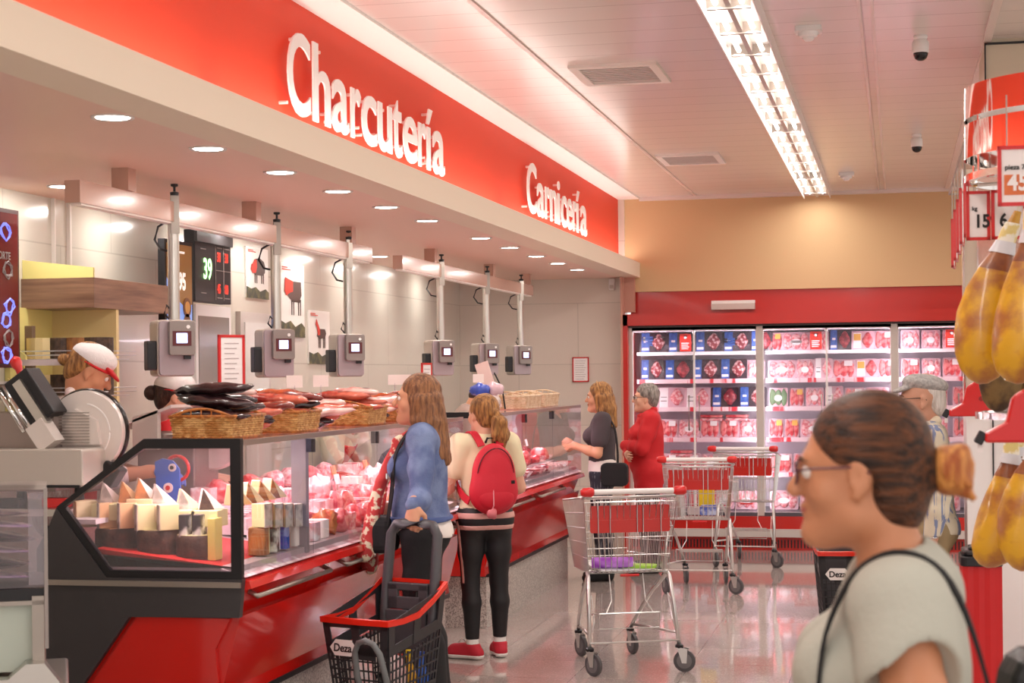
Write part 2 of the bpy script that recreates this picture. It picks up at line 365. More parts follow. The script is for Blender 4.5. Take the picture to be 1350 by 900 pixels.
MB().box(XL, 16.80, .20, XR, 16.90, .325).box(XL, 16.84, .0, XR, 16.9, .13).build('base_panel', REDM, case)
MB().box(XL, 16.76, .13, XR, 16.86, .205).build('bumper_rail', LGREY, case)
mb = MB()
for k in range(120): mb.box(XL+.02+k*.031, 16.835, .02, XL+.032+k*.031, 16.842, .10)
g = mb.build('grille', BLACK, case)
MB().box(XL, 16.83, .325, XR, 17.62, .36).build('deck', M('case_deck', '#55525a', .4), case)
MB().box(XL, 16.80, 2.145, XR, 16.86, 2.165).build('door_track', M('dark_track', '#3c3436', .4), case)
# small grey box on the upper fascia
lb = thing('junction_box', 'small pale rectangular box mounted on the red band above the wall case', 'box', (-1.55, 16.93, 2.31))
MB().box(-1.76, 16.90, 2.31, -1.34, 16.968, 2.37).build('body', LGREY, lb, bevel=.004)
MB().box(-1.76, 16.93, 2.37, -1.34, 16.968, 2.40).build('lid', WHITEP, lb)
shelf_z = [1.905, 1.635, 1.36, 1.06, .72]
LAB = M('price_rail_red', '#e23c46', .4, noise='#f6d9dc', nscale=9, nramp=(.40, .45), stretch=(1, 1, .1))
for b in range(3):
    x0 = CX0+b*CW; x1 = x0+CW
    for k, z in enumerate(shelf_z):
        sh = MB().box(x0+.035, 17.12, z-.02, x1-.035, 17.6, z).build('shelf', PINKW, case)
        if k == 0:
            mb = MB()
            for q in range(19): mb.box(x0+.07+q*.06, 17.113, z-.012, x0+.10+q*.06, 17.119, z-.003)
            mb.build('slot', M('slot_dark', '#4a4550', .5), sh, world=False).location = (0, 0, 0)
            sh.children[0].location = Vector(sh.parent['_o'])*-1
            MB().box(x0+.035, 17.112, z-.028, x1-.035, 17.12, z+.006).build('price_rail', WHITEP, case)
        else:
            MB().box(x0+.035, 17.105, z-.035, x1-.035, 17.12, z+.008).build('price_rail', LAB, case)
    # upright between bays
    MB().box(x0-.03, 16.82, .33, x0+.03, 16.90, 2.15).build('upright', LGREY, case)
    area('case_glow', (x0+CW/2, 16.98, 2.10), CW*.9, .06, LIGHTS['cooler']*.75, (1, .86, .94), (math.radians(-25), 0, 0))
    for q in (0, 1):
        a = x0+.03+q*(CW-.06)/2; c = a+(CW-.06)/2
        dr = MB().box(a+.012, 16.845, .36, c-.012, 16.853, 2.125).build('door_glass', GLASS, case)
        fr = MB().box(a, 16.84, .335, c, 16.86, .362).box(a, 16.84, 2.12, c, 16.86, 2.145).box(a, 16.84, .36, a+.009, 16.86, 2.12).box(c-.009, 16.84, .36, c, 16.86, 2.12).build('door_frame', WHITEP, case)
        hx = c-.05 if q == 0 else a+.05
        MB().tube([(hx, 16.84, 1.15), (hx, 16.80, 1.15), (hx, 16.80, 1.48), (hx, 16.84, 1.48)], .008, 8).build('door_handle', STEELD, case, smooth=True)
    for xx in (x0+.05, x1-.05):
        for z in (.62, 1.25, 1.88):
            area('case_glow', (xx, 16.93, z), .02, .6, LIGHTS['cooler']*.19, (1, .87, .95), (math.radians(90), 0, math.radians(20 if xx > x0+.5 else -20)))
# red hanging cards behind the glass
for b, (x, z) in enumerate(((-2.03, 1.995), (-.77, 2.0), (.50, 2.0))):
    t = thing('hanging_card', 'red card with white print inside the %s bay of the wall case' % ['left', 'middle', 'right'][b], 'sign', (x, 17.05, z-.12), group='red cards in the wall case')
    MB().rbox(x-.055, 17.05, z-.08, x+.055, 17.056, z+.09, .006, axis='y').build('card', M('card_red', '#dd2a1c', .4), t)
    m = MB(); m.lathe([(.018, 17.046), (.012, 17.046), (.012, 17.05)], (x, 0, z+.055), 14, 'y')
    for k in range(4): m.box(x-.04, 17.047, z-.005-k*.018, x+.035-.01*(k % 2), 17.05, z+.003-k*.018)
    m.build('print', PAPER, t)
# ---------------------------------------------------------------- packs
MEAT = M('red_meat', '#8e2430', .3, noise='#f0c8c4', nscale=38, nramp=(.46, .62), coat=.4)
MEATD = M('dark_meat', '#7d1f2b', .3, noise='#b8424a', nscale=30, coat=.4)
MEATP = M('pink_meat', '#dd6f78', .35, noise='#f3c4c2', nscale=40, coat=.3)
HAMP = M('ham_pack', '#c8323e', .3, noise='#ec8a88', nscale=26, coat=.3)
BLUE = M('blue_sleeve', '#2e56a8', .4, noise='#4a74c4', nscale=30)
TRAYB = M('black_tray', '#3a2a33', .25, coat=.3)
TRAYW = M('clear_tray', '#dcb4bc', .25, coat=.3)
LABW = M('label_white', '#fbf6f4', .4); LABY = M('label_yellow', '#f0bb55', .4); LABG = M('label_green', '#6d8a62', .45)
RR = random.Random(5)
def tray_pack(kind, w, h, label, group):
    """pack standing on its edge, leaning back; local origin at its lower front edge"""
    t = thing('meat_pack', label, 'packed meat', (0, 0, 0), 0, group); t['_o'] = (0, 0, 0)
    meat = {'black': MEAT, 'dark': MEATD, 'pink': MEATP, 'ham': HAMP, 'white': MEATP, 'yellow': HAMP, 'green': LABG}[kind]
    tray = TRAYB if kind in ('black', 'dark') else TRAYW
    MB().rbox(-w/2, .0, 0, w/2, .03, h, .018, axis='y').build('tray', tray, t, bevel=.003)
    cx = .035 if kind in ('black', 'dark', 'white', 'yellow') else 0
    mb = MB(); r = RR
    if kind in ('pink', 'ham', 'green'):
        for q in range(3): mb.blob((-w*.29+w*.29*q, -.004, h*.5), (w*.17, .014, h*.42), q+5, .16)
    else: mb.blob((w*.2-.0, -.006, h*.5), (w*.24, .016, h*.36), 3, amp=.2)
    mb.build('meat', meat, t, smooth=True)
    if kind in ('black', 'dark'): MB().box(-w*.42, -.004, .008, -w*.13, .004, h-.004).mat(1).box(-w*.40, -.0055, h*.12, -w*.16, -.004, h*.24).box(-w*.34, -.0055, h*.5, -w*.2, -.004, h*.6).build('sleeve', [BLUE, LABW], t)
    elif kind == 'white': MB().box(-w*.42, -.004, .004, -w*.12, .004, h-.004).mat(1).box(-w*.38, -.0055, h*.3, -w*.16, -.004, h*.34).box(-w*.38, -.0055, h*.5, -w*.16, -.004, h*.53).build('sleeve', [LABW, GREYP], t)
    elif kind == 'yellow': MB().box(-w*.42, -.004, h*.1, -w*.08, .004, h*.9).mat(1).box(-w*.4, -.0055, h*.5, -w*.1, -.004, h*.85).build('label_sticker', [LABW, LABY], t)
    elif kind == 'ham': MB().rbox(w*.02, -.02, h*.62, w*.38, -.017, h*.90, .006, axis='y').build('label_sticker', LABY if w < .16 else LABW, t)
    else: MB().rbox(-w*.2, -.02, h*.30, w*.2, -.017, h*.60, .03*w/.2, axis='y').build('label_sticker', LABW, t)
    return t
protos = {}
KN = {'black': 'black marbled meat tray, blue sleeve', 'dark': 'black dark meat tray, blue sleeve', 'pink': 'tray of pale pink meat',
      'ham': 'tray of reddish ham slices', 'white': 'meat tray with white sleeve', 'yellow': 'ham tray with yellow label', 'green': 'clear tray with green garnish'}
def put_pack(kind, x, z, w, h, where, stack=1):
    key = (kind, w, h); lab = KN[kind]+', '+where
    if key not in protos: protos[key] = t = tray_pack(kind, w, h, lab, 'meat packs in the wall case')
    else: t = copy_tree(protos[key]); t['label'] = lab
    t.location = (x, 17.16+RR.uniform(0, .03), z+.002); t.rotation_euler = (math.radians(-RR.uniform(9, 16)), 0, RR.uniform(-.04, .04)); return t
bayn = ['left', 'middle', 'right']; shn = ['top', 'second', 'third', 'fourth', 'fifth', 'lowest']
plan = {
 (0, 0): [('black', .25), ('black', .25), ('black', .25), ('black', .25), ('dark', .2)],
 (0, 1): [('black', .22), ('dark', .25), ('black', .25), ('black', .25), ('pink', .16)],
 (0, 2): [('pink', .16), ('white', .25), ('white', .23), ('dark', .25), ('black', .25)],
 (0, 3): [('pink', .17), ('ham', .17), ('pink', .2), ('ham', .17), ('ham', .17), ('pink', .17)],
 (0, 4): [('ham', .17), ('ham', .17), ('ham', .2), ('pink', .17), ('ham', .17), ('ham', .17)],
 (0, 5): [('pink', .2), ('pink', .2), ('ham', .2), ('pink', .2), ('pink', .2)],
 (1, 0): [('ham', .13), ('pink', .25), ('pink', .16), ('dark', .2), ('yellow', .2), ('ham', .17)],
 (1, 1): [('pink', .25), ('pink', .16), ('white', .16), ('ham', .2), ('yellow', .2), ('ham', .17)],
 (1, 2): [('green', .17), ('ham', .13), ('pink', .16), ('white', .16), ('ham', .17), ('pink', .2)],
 (1, 3): [('ham', .13), ('ham', .13), ('pink', .25), ('ham', .17), ('pink', .16), ('ham', .17)],
 (1, 4): [('ham', .2), ('ham', .2), ('ham', .2), ('ham', .2), ('ham', .2)],
 (1, 5): [('pink', .25), ('pink', .25), ('pink', .25), ('pink', .25)],
 (2, 0): [('pink', .16), ('pink', .16), ('pink', .16), ('ham', .16), ('pink', .16), ('ham', .16)],
 (2, 1): [('ham', .16), ('pink', .16), ('ham', .16), ('pink', .16), ('ham', .16), ('pink', .16)],
 (2, 2): [('ham', .17), ('ham', .17), ('ham', .17), ('ham', .17), ('ham', .17)],
 (2, 3): [('pink', .17), ('pink', .17), ('ham', .17), ('pink', .17), ('pink', .17)],
 (2, 4): [('ham', .2), ('ham', .2), ('ham', .2), ('ham', .2)],
 (2, 5): [('pink', .2), ('pink', .2), ('pink', .2), ('pink', .2)]}
for (b, s), row in plan.items():
    z = shelf_z[s] if s < 5 else .36
    tot = sum(w*1.1 for _, w in row); gap = max(-.002, (CW-.10-tot)/len(row)); x = CX0+b*CW+.05+gap/2
    for i, (k, w) in enumerate(row):
        h = .205 if k in ('black', 'dark', 'white') else .19; w *= 1.1
        place = '%s in the %s shelf row, %s bay' % (ORD[i], shn[s], bayn[b])
        put_pack(k, x+w/2, z, w, h, place)
        x += w+gap
# flat stacks of thin packs lying on the top shelf and the middle shelf
for (x, z, w, n, m, lab) in ((-2.36, 2.03, .24, 4, BLUE, 'blue sleeved tray lying flat at the top left of the case'), (-1.55, 2.03, .24, 3, BLUE, 'blue sleeved tray lying flat on the top shelf beside the upright'),
                             (-1.66, 1.06, .22, 0, HAMP, '')):
    for k in range(n):
        o = MB().mat(0).rbox(x-w/2, 17.2, z+k*.026-.06, x+w/2, 17.42, z+.018+k*.026-.06, .015).mat(1).box(x-w*.35, 17.196, z+k*.026-.061, x-w*.05, 17.423, z+.0195+k*.026-.06).build('meat_pack', [TRAYB, m], bevel=.002)
        tag(o, '%s, %s upwards' % (lab, ORD[k]), 'packed meat', 'flat packs piled in the wall case')
for j, (x, z) in enumerate(((-1.80, 1.23), (-1.55, 1.23), (-.70, .88), (-.45, .88), (-2.1, .88), (-.9, .52), (-1.75, .52), (-.2, .52))):
    for k in range(2):
        o = MB().rbox(x-.11, 17.18, z+k*.032, x+.11, 17.36, z+.026+k*.032, .02).build('meat_pack', HAMP if k else MEATP, bevel=.004)
        tag(o, '%s flat meat pack lying %s' % (['pale lower', 'redder upper'][k], ['over the fourth row, left bay, left of two piles', 'over the fourth row beside the first upright', 'over the fifth row, middle bay, left of two', 'over the fifth row, middle bay, right of two', 'over the fifth row in the left bay', 'over the lowest row, middle bay, left of two', 'over the lowest row in the left bay', 'over the lowest row, middle bay, right of two'][j]), 'packed meat', 'flat packs piled in the wall case')
# ================================================================ SERVICE COUNTERS
XG = -2.60
def counter(ya, yb, label, end_glass, joints):
    t = thing('service_counter', label, 'counter', (-3.0, (ya+yb)/2, 0))
    # near end: black framed side with a glass window
    outer = [(-3.41, 1.175), (-3.02, 1.455), (XG, 1.455), (XG, .885), (-3.19, .885)]
    inner = [(-3.375, 1.175), (-3.02, 1.415), (XG-.045, 1.415), (XG-.045, .915), (-3.175, .915)]
    mb = MB(); n = 5
    for y in (ya, ya+.03): mb.v += [(p, y, q) for p, q in outer]+[(p, y, q) for p, q in inner]
    fs = []
    for i in range(n):
        j = (i+1) % n
        fs += [(i, j, n+j, n+i), (2*n+i, 3*n+i, 3*n+j, 2*n+j), (i, 2*n+i, 2*n+j, j), (n+i, n+j, 3*n+j, 3*n+i)]
    mb.f = fs; mb.m = [0]*len(fs)
    mb.build('end_frame', BLACK, t)
    MB().prism([(a, b) for a, b in inner], 'y', ya+.012, ya+.018).build('end_pane', GLASSP if end_glass else GLASS, t)
    MB().prism([(-3.41, 1.17), (-3.19, .885), (XG+.005, .885), (XG-.01, .73), (-3.09, .725), (-3.30, .44), (-3.46, .22), (-3.46, 0), (-3.5, 0), (-3.5, 1.0), (-3.45, 1.08)], 'y', ya-.005, ya+.03).build('end_panel', DARK, t)
    MB().box(-3.5, ya-.018, .852, XG+.0, ya-.005, .874).build('end_trim', STEELD, t)
    # body behind the end
    MB().prism([(-3.07, .73), (XG-.02, .73), (-2.72, .36), (-3.43, .36), (-3.43, .9), (-3.07, .9)], 'y', ya+.03, yb).build('body', REDG, t)
    MB().prism([(-3.06, .725), (-2.655, .725), (-2.72, .60), (-2.70, .36), (-3.32, .36), (-3.27, .44)], 'y', ya+.008, ya+.032).build('end_skirt', REDG, t)
    # front: slanted red upper panels and upright lower panels
    L = yb-ya; np_ = max(3, round(L/.9)); w = L/np_
    for k in range(np_):
        a = ya+.03+k*w; b = min(a+w-.004, yb)
        MB().prism([(XG-.02, .84), (XG-.06, .84), (-2.76, .60), (-2.72, .60)], 'y', a, b).build('upper_panel', REDG, t)
        MB().prism([(-2.72, .60), (-2.735, .60), (-2.735, .37), (-2.70, .37)], 'y', a, b).build('lower_panel', REDG, t)
    MB().box(-3.43, ya+.1, .345, -2.695, yb, .37).build('skirting_line', BLACK, t)
    MB().box(-3.42, ya+.12, .0, -2.72, yb-.02, .345).build('plinth', TERR, t)
    MB().prism([(XG-.04, .885), (XG+.02, .875), (XG+.03, .845), (XG-.04, .825)], 'y', ya+.03, yb).build('front_rim', M('rim_red', '#d8221a', .25, coat=.4), t)
    MB().prism([(XG-.10, .925), (XG+.005, .89), (XG-.03, .885), (XG-.10, .885)], 'y', ya+.03, yb).mat(0).build('ledge_strip', M('ticket_ledge', '#c9a4a8', .3, noise='#f4e6e8', nscale=12, nramp=(.45, .55)), t)
    for k in range(max(2, int(L/1.2))):
        a = ya+.15+k*1.2; b = min(a+.95, yb-.1)
        MB().tube([(XG-.03, a, .82), (XG+.01, a, .80), (XG+.01, b, .80), (XG-.03, b, .82)], .011, 8).build('bumper_bar', STEELD, t, smooth=True)
    # glass
    ys = [ya+.03]+joints+[yb]
    for i in range(len(ys)-1):
        MB().box(XG-.008, ys[i]+.004, .90, XG, ys[i+1]-.004, 1.43).build('front_pane', GLASS, t)
    for j in joints:
        MB().box(XG-.03, j-.012, 1.36, XG+.006, j+.012, 1.42).build('pane_clamp', BLACK, t)
    for j in joints[::2]:
        MB().box(XG-.10, j-.02, .90, XG-.03, j+.02, 1.43).build('post', M('post_grey', '#a19a9c', .35, metal=.3), t)
    MB().box(-3.02, ya+.03, 1.432, XG, yb, 1.444).build('top_shelf', GLASSP, t)
    MB().box(-3.02, ya+.03, 1.418, -2.96, yb, 1.432).box(XG-.015, ya+.03, 1.425, XG+.002, yb, 1.447).build('top_rail', STEELD, t)
    # far end
    MB().prism([(-3.41, 1.17), (-3.02, 1.43), (XG, 1.43), (XG, .885), (-3.19, .885)], 'y', yb-.008, yb).build('far_pane', GLASS, t)
    # sloped display deck
    MB().prism([(-3.40, .99), (-2.64, .93), (-2.64, .90), (-3.40, .90)], 'y', ya+.04, yb-.02).build('display_deck', M('deck_steel', '#c9bdbd', .3, metal=.3), t)
    MB().box(-3.43, ya+.04, .9, -3.40, yb-.02, 1.10).build('rear_ledge', STEELD, t)
    MB().box(-3.42, ya+.03, 1.10, -3.25, yb, 1.12).build('cutting_ledge', M('cutting_white', '#e9e4e4', .4), t)
    area('counter_glow', (-2.93, (ya+yb)/2, 1.41), .04, L-.1, LIGHTS['counter']*L*.7, (1, .74, .78), (0, math.radians(-8), 0))
    area('counter_end_fill', (-2.83, ya+.07, 1.40), .36, .03, LIGHTS['counter']*.45, (1, .86, .84), (Rd0(-12), 0, 0))  # added fill lamp, not a known fitting; brightens goods at the near end
    return t
counter(6.65, 10.35, 'long red service counter in front with cheeses and cured meats behind its glass', True, [7.55, 8.55, 9.5])
counter(11.30, 14.40, 'farther red service counter with raw meat behind its glass, next to the back wall', False, [12.2, 13.2])
# ---------------------------------------------------------------- cheeses in the near end
CR = M('cheese_cream', '#efe2b4', .45); CO = M('cheese_orange', '#e8c08a', .45); CG = M('cheese_pale', '#e6e3a8', .45); CWH = M('cheese_white', '#f6efe6', .45)
RINDD = M('rind_dark', '#3c2c22', .6, noise='#57402f', nscale=40, bump=.3, bscale=90)
RINDG = M('rind_grey', '#8a8378', .6, noise='#c9c2b6', nscale=20, bump=.3)
RINDO = M('rind_orange', '#b5743a', .6, noise='#8b5a30', nscale=20)
REDFELT = M('red_liner', '#b5150e', .6)
MB_ = MB().prism([(-3.26, 1.0), (-2.66, .93), (-2.66, .925), (-3.26, .925)], 'y', 6.69, 7.5)
tag(MB_.build('tray_liner', REDFELT), 'bright red liner under the cheeses in the counter end', 'liner')
def wedge(x, y, z, r, h, a0, a1, face, rind, label, tilt=(0, 0, 0), group='cheeses in the counter'):
    """sector of a cheese wheel; cut faces in the cheese colour, rind round the curved side"""
    t = thing('cheese', label, 'cheese', (x, y, z), 0, group); t['_o'] = (0, 0, 0)
    n = 8; pts = [(0, 0)]+[(r*math.cos(a0+(a1-a0)*i/n), r*math.sin(a0+(a1-a0)*i/n)) for i in range(n+1)]
    MB().prism(pts, 'z', 0, h).build('paste', face, t, bevel=.002)
    ri = MB()
    vs = []
    for i in range(n+1):
        a = a0+(a1-a0)*i/n
        for rr, zz in ((r+.0005, -.001), (r+.004, -.001), (r+.004, h+.001), (r+.0005, h+.001)): vs.append((rr*math.cos(a), rr*math.sin(a), zz))
    fs = [(i*4+k, i*4+(k+1) % 4, (i+1)*4+(k+1) % 4, (i+1)*4+k) for i in range(n) for k in range(4)]+[(0, 1, 2, 3), (n*4, n*4+3, n*4+2, n*4+1)]
    ri.add(vs, fs).build('rind', rind, t)
    t.rotation_euler = tilt
    return t
Rd = math.radians
# bottom row: dark rinded half wheels with pale quarter wheels standing on them
zb = .945
for i, (x, y, r, h, rm) in enumerate(((-3.24, 6.86, .092, .092, RINDD), (-3.04, 6.85, .096, .10, RINDD), (-2.87, 6.84, .088, .092, RINDD))):
    t = thing('cheese', 'dark rinded cheese wheel low in the counter end, %s from the left' % ORD[i], 'cheese', (x, y, zb+.035-.012*i), 0, 'dark cheese wheels in the counter end'); t['_o'] = (0, 0, 0)
    MB().lathe([(r*.94, 0), (r, .012), (r, h-.012), (r*.94, h)], (0, 0, 0), 28).build('rind', rm, t, smooth='auto')
    MB().lathe([(r*.93, h), (r*.93, h+.002)], (0, 0, 0), 28).build('cut_face', CO if i == 0 else CG, t)
items = [(-3.37, 6.82, 1.075, .085, .11, CR, RINDO, 'tall cream cheese quarter at the left tip of the counter end'),
         (-3.27, 6.80, 1.075, .072, .105, CO, RINDG, 'orange-cream cheese quarter with grey rind on the left dark wheel'),
         (-3.175, 6.80, 1.075, .074, .105, CO, RINDG, 'orange-cream cheese quarter with mottled rind beside the left pair'),
         (-3.085, 6.79, 1.07, .080, .105, CG, RINDG, 'pale green-cream cheese quarter on the middle dark wheel'),
         (-2.985, 6.79, 1.07, .080, .105, CG, RINDG, 'pale yellow cheese quarter right of the middle one')]
for (x, y, z, r, h, f, rm, lab) in items:
    wedge(x+.045, y+.03, z, r*1.12, h, Rd(125), Rd(232), f, rm, lab)
items2 = [(-3.27, 6.94, 1.205, CWH, RINDG, 'white-pink cheese wedge leaning at the back left of the counter end'), (-3.19, 6.95, 1.21, CO, RINDO, 'orange cheese wedge leaning second from the left in the back row'),
          (-3.12, 6.96, 1.225, CWH, RINDO, 'cream cheese wedge with brown rind leaning highest in the back row'), (-3.04, 6.95, 1.20, CWH, RINDG, 'white cheese wedge leaning with its flat side to the viewer'),
          (-2.93, 6.96, 1.18, CR, RINDG, 'cream wedge leaning behind the blue rinded pieces'), (-2.83, 6.96, 1.18, CWH, RINDD, 'white wedge leaning beside the black frame')]
def slab(x, y, z, face, rind, label, rz=25, s=.88):
    """triangular wedge leaning on its thick edge: pale sloping cut face, darker rind on the front"""
    t = thing('cheese', label, 'cheese', (x, y, z), Rd(rz), 'cheeses in the counter'); t['_o'] = (0, 0, 0)
    MB().prism([(-.05*s, 0), (.075*s, 0), (-.03*s, .10*s)], 'y', -.028*s, .045*s).build('paste', face, t, bevel=.003)
    MB().prism([(-.055*s, -.002), (.02*s, -.002), (-.034*s, .101*s)], 'y', -.033*s, -.028*s).build('rind', rind, t)
for (x, y, z, f, rm, lab) in items2:
    slab(x, y-.08, z-.03, f, rm, lab, 32)
    o = MB().box(x-.06, y-.14, z-.10, x+.06, y-.02, z-.03).build('cheese_block', [CR, CG][int(x*100) % 2], bevel=.004); tag(o, 'cheese block under the %s' % lab.split(' leaning')[0].split(' standing')[0], 'cheese', 'cheeses in the counter')
items3 = [(-2.905, 6.80, 1.035, 'blue veined cheese piece with dark rind standing left of the pair'), (-2.845, 6.80, 1.035, 'blue veined cheese piece with dark rind standing beside the frame')]
tag(MB().box(-2.80, 6.78, .945, -2.765, 6.86, 1.12).build('cheese_block', M('cheese_yellow', '#e8e27a', .4), bevel=.004), 'slim bright yellow cheese block standing beside the black frame', 'cheese', 'cheeses in the counter')
BLUEV = M('blue_vein', '#3b3a38', .5, noise='#e8ecdf', nscale=14, nramp=(.45, .58))
for (x, y, z, lab) in items3:
    o = MB().rbox(x-.02, y-.03, z, x+.018, y+.05, z+.10, .008).build('cheese_block', BLUEV, bevel=.003); tag(o, lab, 'cheese', 'cheeses in the counter')
for i in range(7):
    y = 7.08+i*.065; x = -2.72-.02*(i % 2)
    f = [CG, CR, CG, CWH, CR, CG, CWH][i]
    wedge(x, y, 1.06-.005*i, .085, .10, Rd(-40), Rd(35), f, [RINDG, RINDO][i % 2], 'cream cheese piece in the front row along the glass, %s from the black frame' % ORD[i], (0, 0, Rd(10)))
    o = MB().rbox(x-.01, y-.025, .94, x+.07, y+.027, 1.055, .008).build('cheese_block', [RINDO, CG, BLUEV, CWH, M('blue_wax', '#2a58c0', .25, coat=.5), RINDO, CWH][i], bevel=.003)
    tag(o, 'small cheese block low along the glass, %s from the black frame' % ORD[i], 'cheese', 'cheeses in the counter')
for i in range(8):
    slab(-2.80-.03*(i % 2), 7.12+i*.075, 1.15, [CO, CWH, CR, CWH][i % 4], [RINDO, RINDG][i % 2], 'sloping cheese wedge behind the glass, %s from the black frame' % ORD[i], 60)
# blue fish shaped board
t = thing('board_sign', 'blue cut-out board with white eye ring and red ring standing among the cheeses', 'sign', (-3.185, 7.25, 1.12))
bp = [(-.055, .16), (-.02, .175), (.03, .165), (.06, .13), (.065, .03), (.05, -.02), (.02, -.05), (0, -.04), (.01, .0), (-.02, .03), (-.05, .06)]
MB().prism([(-3.185+a, 1.17+b) for a, b in bp], 'y', 7.25, 7.262).build('board', M('board_blue', '#3f6fd0', .35), t)
for (x, z, r, m, nm) in ((-3.155, 1.305, .018, WHITEP, 'eye_ring'), (-3.155, 1.305, .009, BLACK, 'pupil'), (-3.175, 1.215, .022, WHITEP, 'ring'), (-3.175, 1.215, .011, REDPL, 'ring_centre')):
    MB().lathe([(r, 7.238 if 'pupil' in nm or 'centre' in nm else 7.243), (r, 7.251)], (x, 0, z), 18, 'y').build(nm, m, t)
MB().tube([(-3.145+.055*math.cos(a), 7.275, 1.30+.055*math.sin(a)) for a in [k*2*PI/20 for k in range(20)]], .008, 8, closed=True).build('handle_ring', REDPL, t, smooth=True)
# ---------------------------------------------------------------- goods behind the glass
def heap(mb, x, y, z, kind, r):
    if kind == 'ham': mb.blob((x, y, z+.055), (.075, .06, .06), r.randint(0, 99), .18)
    elif kind == 'sausage':
        for k in range(3): mb.tube([(x-.06, y-.03+k*.03, z+.025), (x-.02, y-.025+k*.03, z+.03), (x+.06, y-.03+k*.03, z+.02)], [.012, .017, .012], 8)
    elif kind == 'slices':
        for k in range(5): mb.box(x-.06+k*.006, y-.04, z+.008+k*.009, x+.05+k*.004, y+.045, z+.015+k*.009, R=Matrix.Rotation(.12*k, 3, 'Z'))
    elif kind == 'steak': mb.blob((x, y, z+.03), (.08, .055, .03), r.randint(0, 99), .25)
    elif kind == 'block': mb.rbox(x-.06, y-.045, z, x+.05, y+.045, z+.085, .015)
    elif kind == 'bag': mb.blob((x, y, z+.06), (.06, .05, .065), r.randint(0, 99), .3, freq=4)
KL = {'ham': ('boned ham piece', 'cured meat'), 'sausage': ('bundle of sausages', 'sausages'), 'slices': ('fan of sliced meat', 'sliced meat'), 'steak': ('raw steak', 'meat'), 'block': ('pressed meat block', 'cold cut'), 'bag': ('bagged snack', 'bag')}
r3 = random.Random(11)
WRAP = M('wrap_pink', '#f0c4c4', .2, noise='#ffffff', nscale=22, coat=.6, nramp=(.45, .6)); SAUS = M('sausage_red', '#b8392c', .35, noise='#8e2420', nscale=18, coat=.3)
ORN = M('snack_orange', '#d98a4a', .35, noise='#c04a30', nscale=22, coat=.4)
for (cn, ya, yb, kinds) in (('nearer', 7.72, 10.2, [['bag', 'block', 'ham'], ['ham', 'slices', 'block', 'sausage'], ['slices', 'block', 'bag'], ['sausage', 'ham', 'block']]),
                            ('farther', 11.45, 14.25, [['steak', 'slices'], ['steak', 'ham', 'slices'], ['sausage', 'steak'], ['ham', 'steak', 'bag']])):
    for row, (x, z) in enumerate(((-2.72, .935), (-2.88, .955), (-3.05, .975), (-3.22, .99))):
        n = int((yb-ya)/.14)
        rise = row*.035
        if rise:
            o = MB().box(x-.085, ya-.07, z-.005, x+.085, yb, z+rise-.001).build('display_step', M('step_acrylic', '#efe3e6', .2)); tag(o, 'white stepped riser in the %s counter, %s step up' % (cn, ORD[row-1]), 'riser', 'stepped risers in the counters')
        for i in range(n):
            y = ya+(i+.5)*(yb-ya)/n; k = r3.choice(kinds[row])
            m = {'ham': [HAMP, MEATP], 'sausage': [SAUS], 'slices': [HAMP, MEATP, WRAP], 'steak': [MEAT, MEATD, HAMP], 'block': [MEATP, WRAP, CWH], 'bag': [WRAP, ORN]}[k]
            mb = MB(); heap(mb, x+r3.uniform(-.01, .01), y, z+rise, k, r3)
            o = mb.build({'ham': 'ham_piece', 'sausage': 'sausage_bundle', 'slices': 'sliced_meat', 'steak': 'steak', 'block': 'cold_cut_block', 'bag': 'snack_bag'}[k], r3.choice(m), smooth=(k in ('ham', 'sausage', 'steak', 'bag')))
            tag(o, '%s, %s from near end, %s row, %s counter' % (KL[k][0], ORD[i], ['front', 'second', 'third', 'rear'][row], cn), KL[k][1], 'goods in the %s counter' % cn)
    # price tickets on pins
    for i in range(int((yb-ya)/.3)):
        y = ya+.1+i*.3; x = -2.97-.12*(i % 2); z = 1.12+.03*(i % 2)
        t = thing('price_ticket', '%s ticket on a pin standing in the %s counter, %s from the near end' % (['white', 'orange'][i % 2], cn, ORD[i]), 'price ticket', (x, y, z-.06), 0, 'price tickets in the counters')
        MB().box(x-.004, y-.04, z, x, y+.04, z+.055, R=Matrix.Rotation(-.25, 3, 'Y')).build('card', [PAPER, ORN][i % 2], t)
        MB().tube([(x, y, z-.06), (x, y, z+.004)], .003, 6).build('pin', STEELD, t)
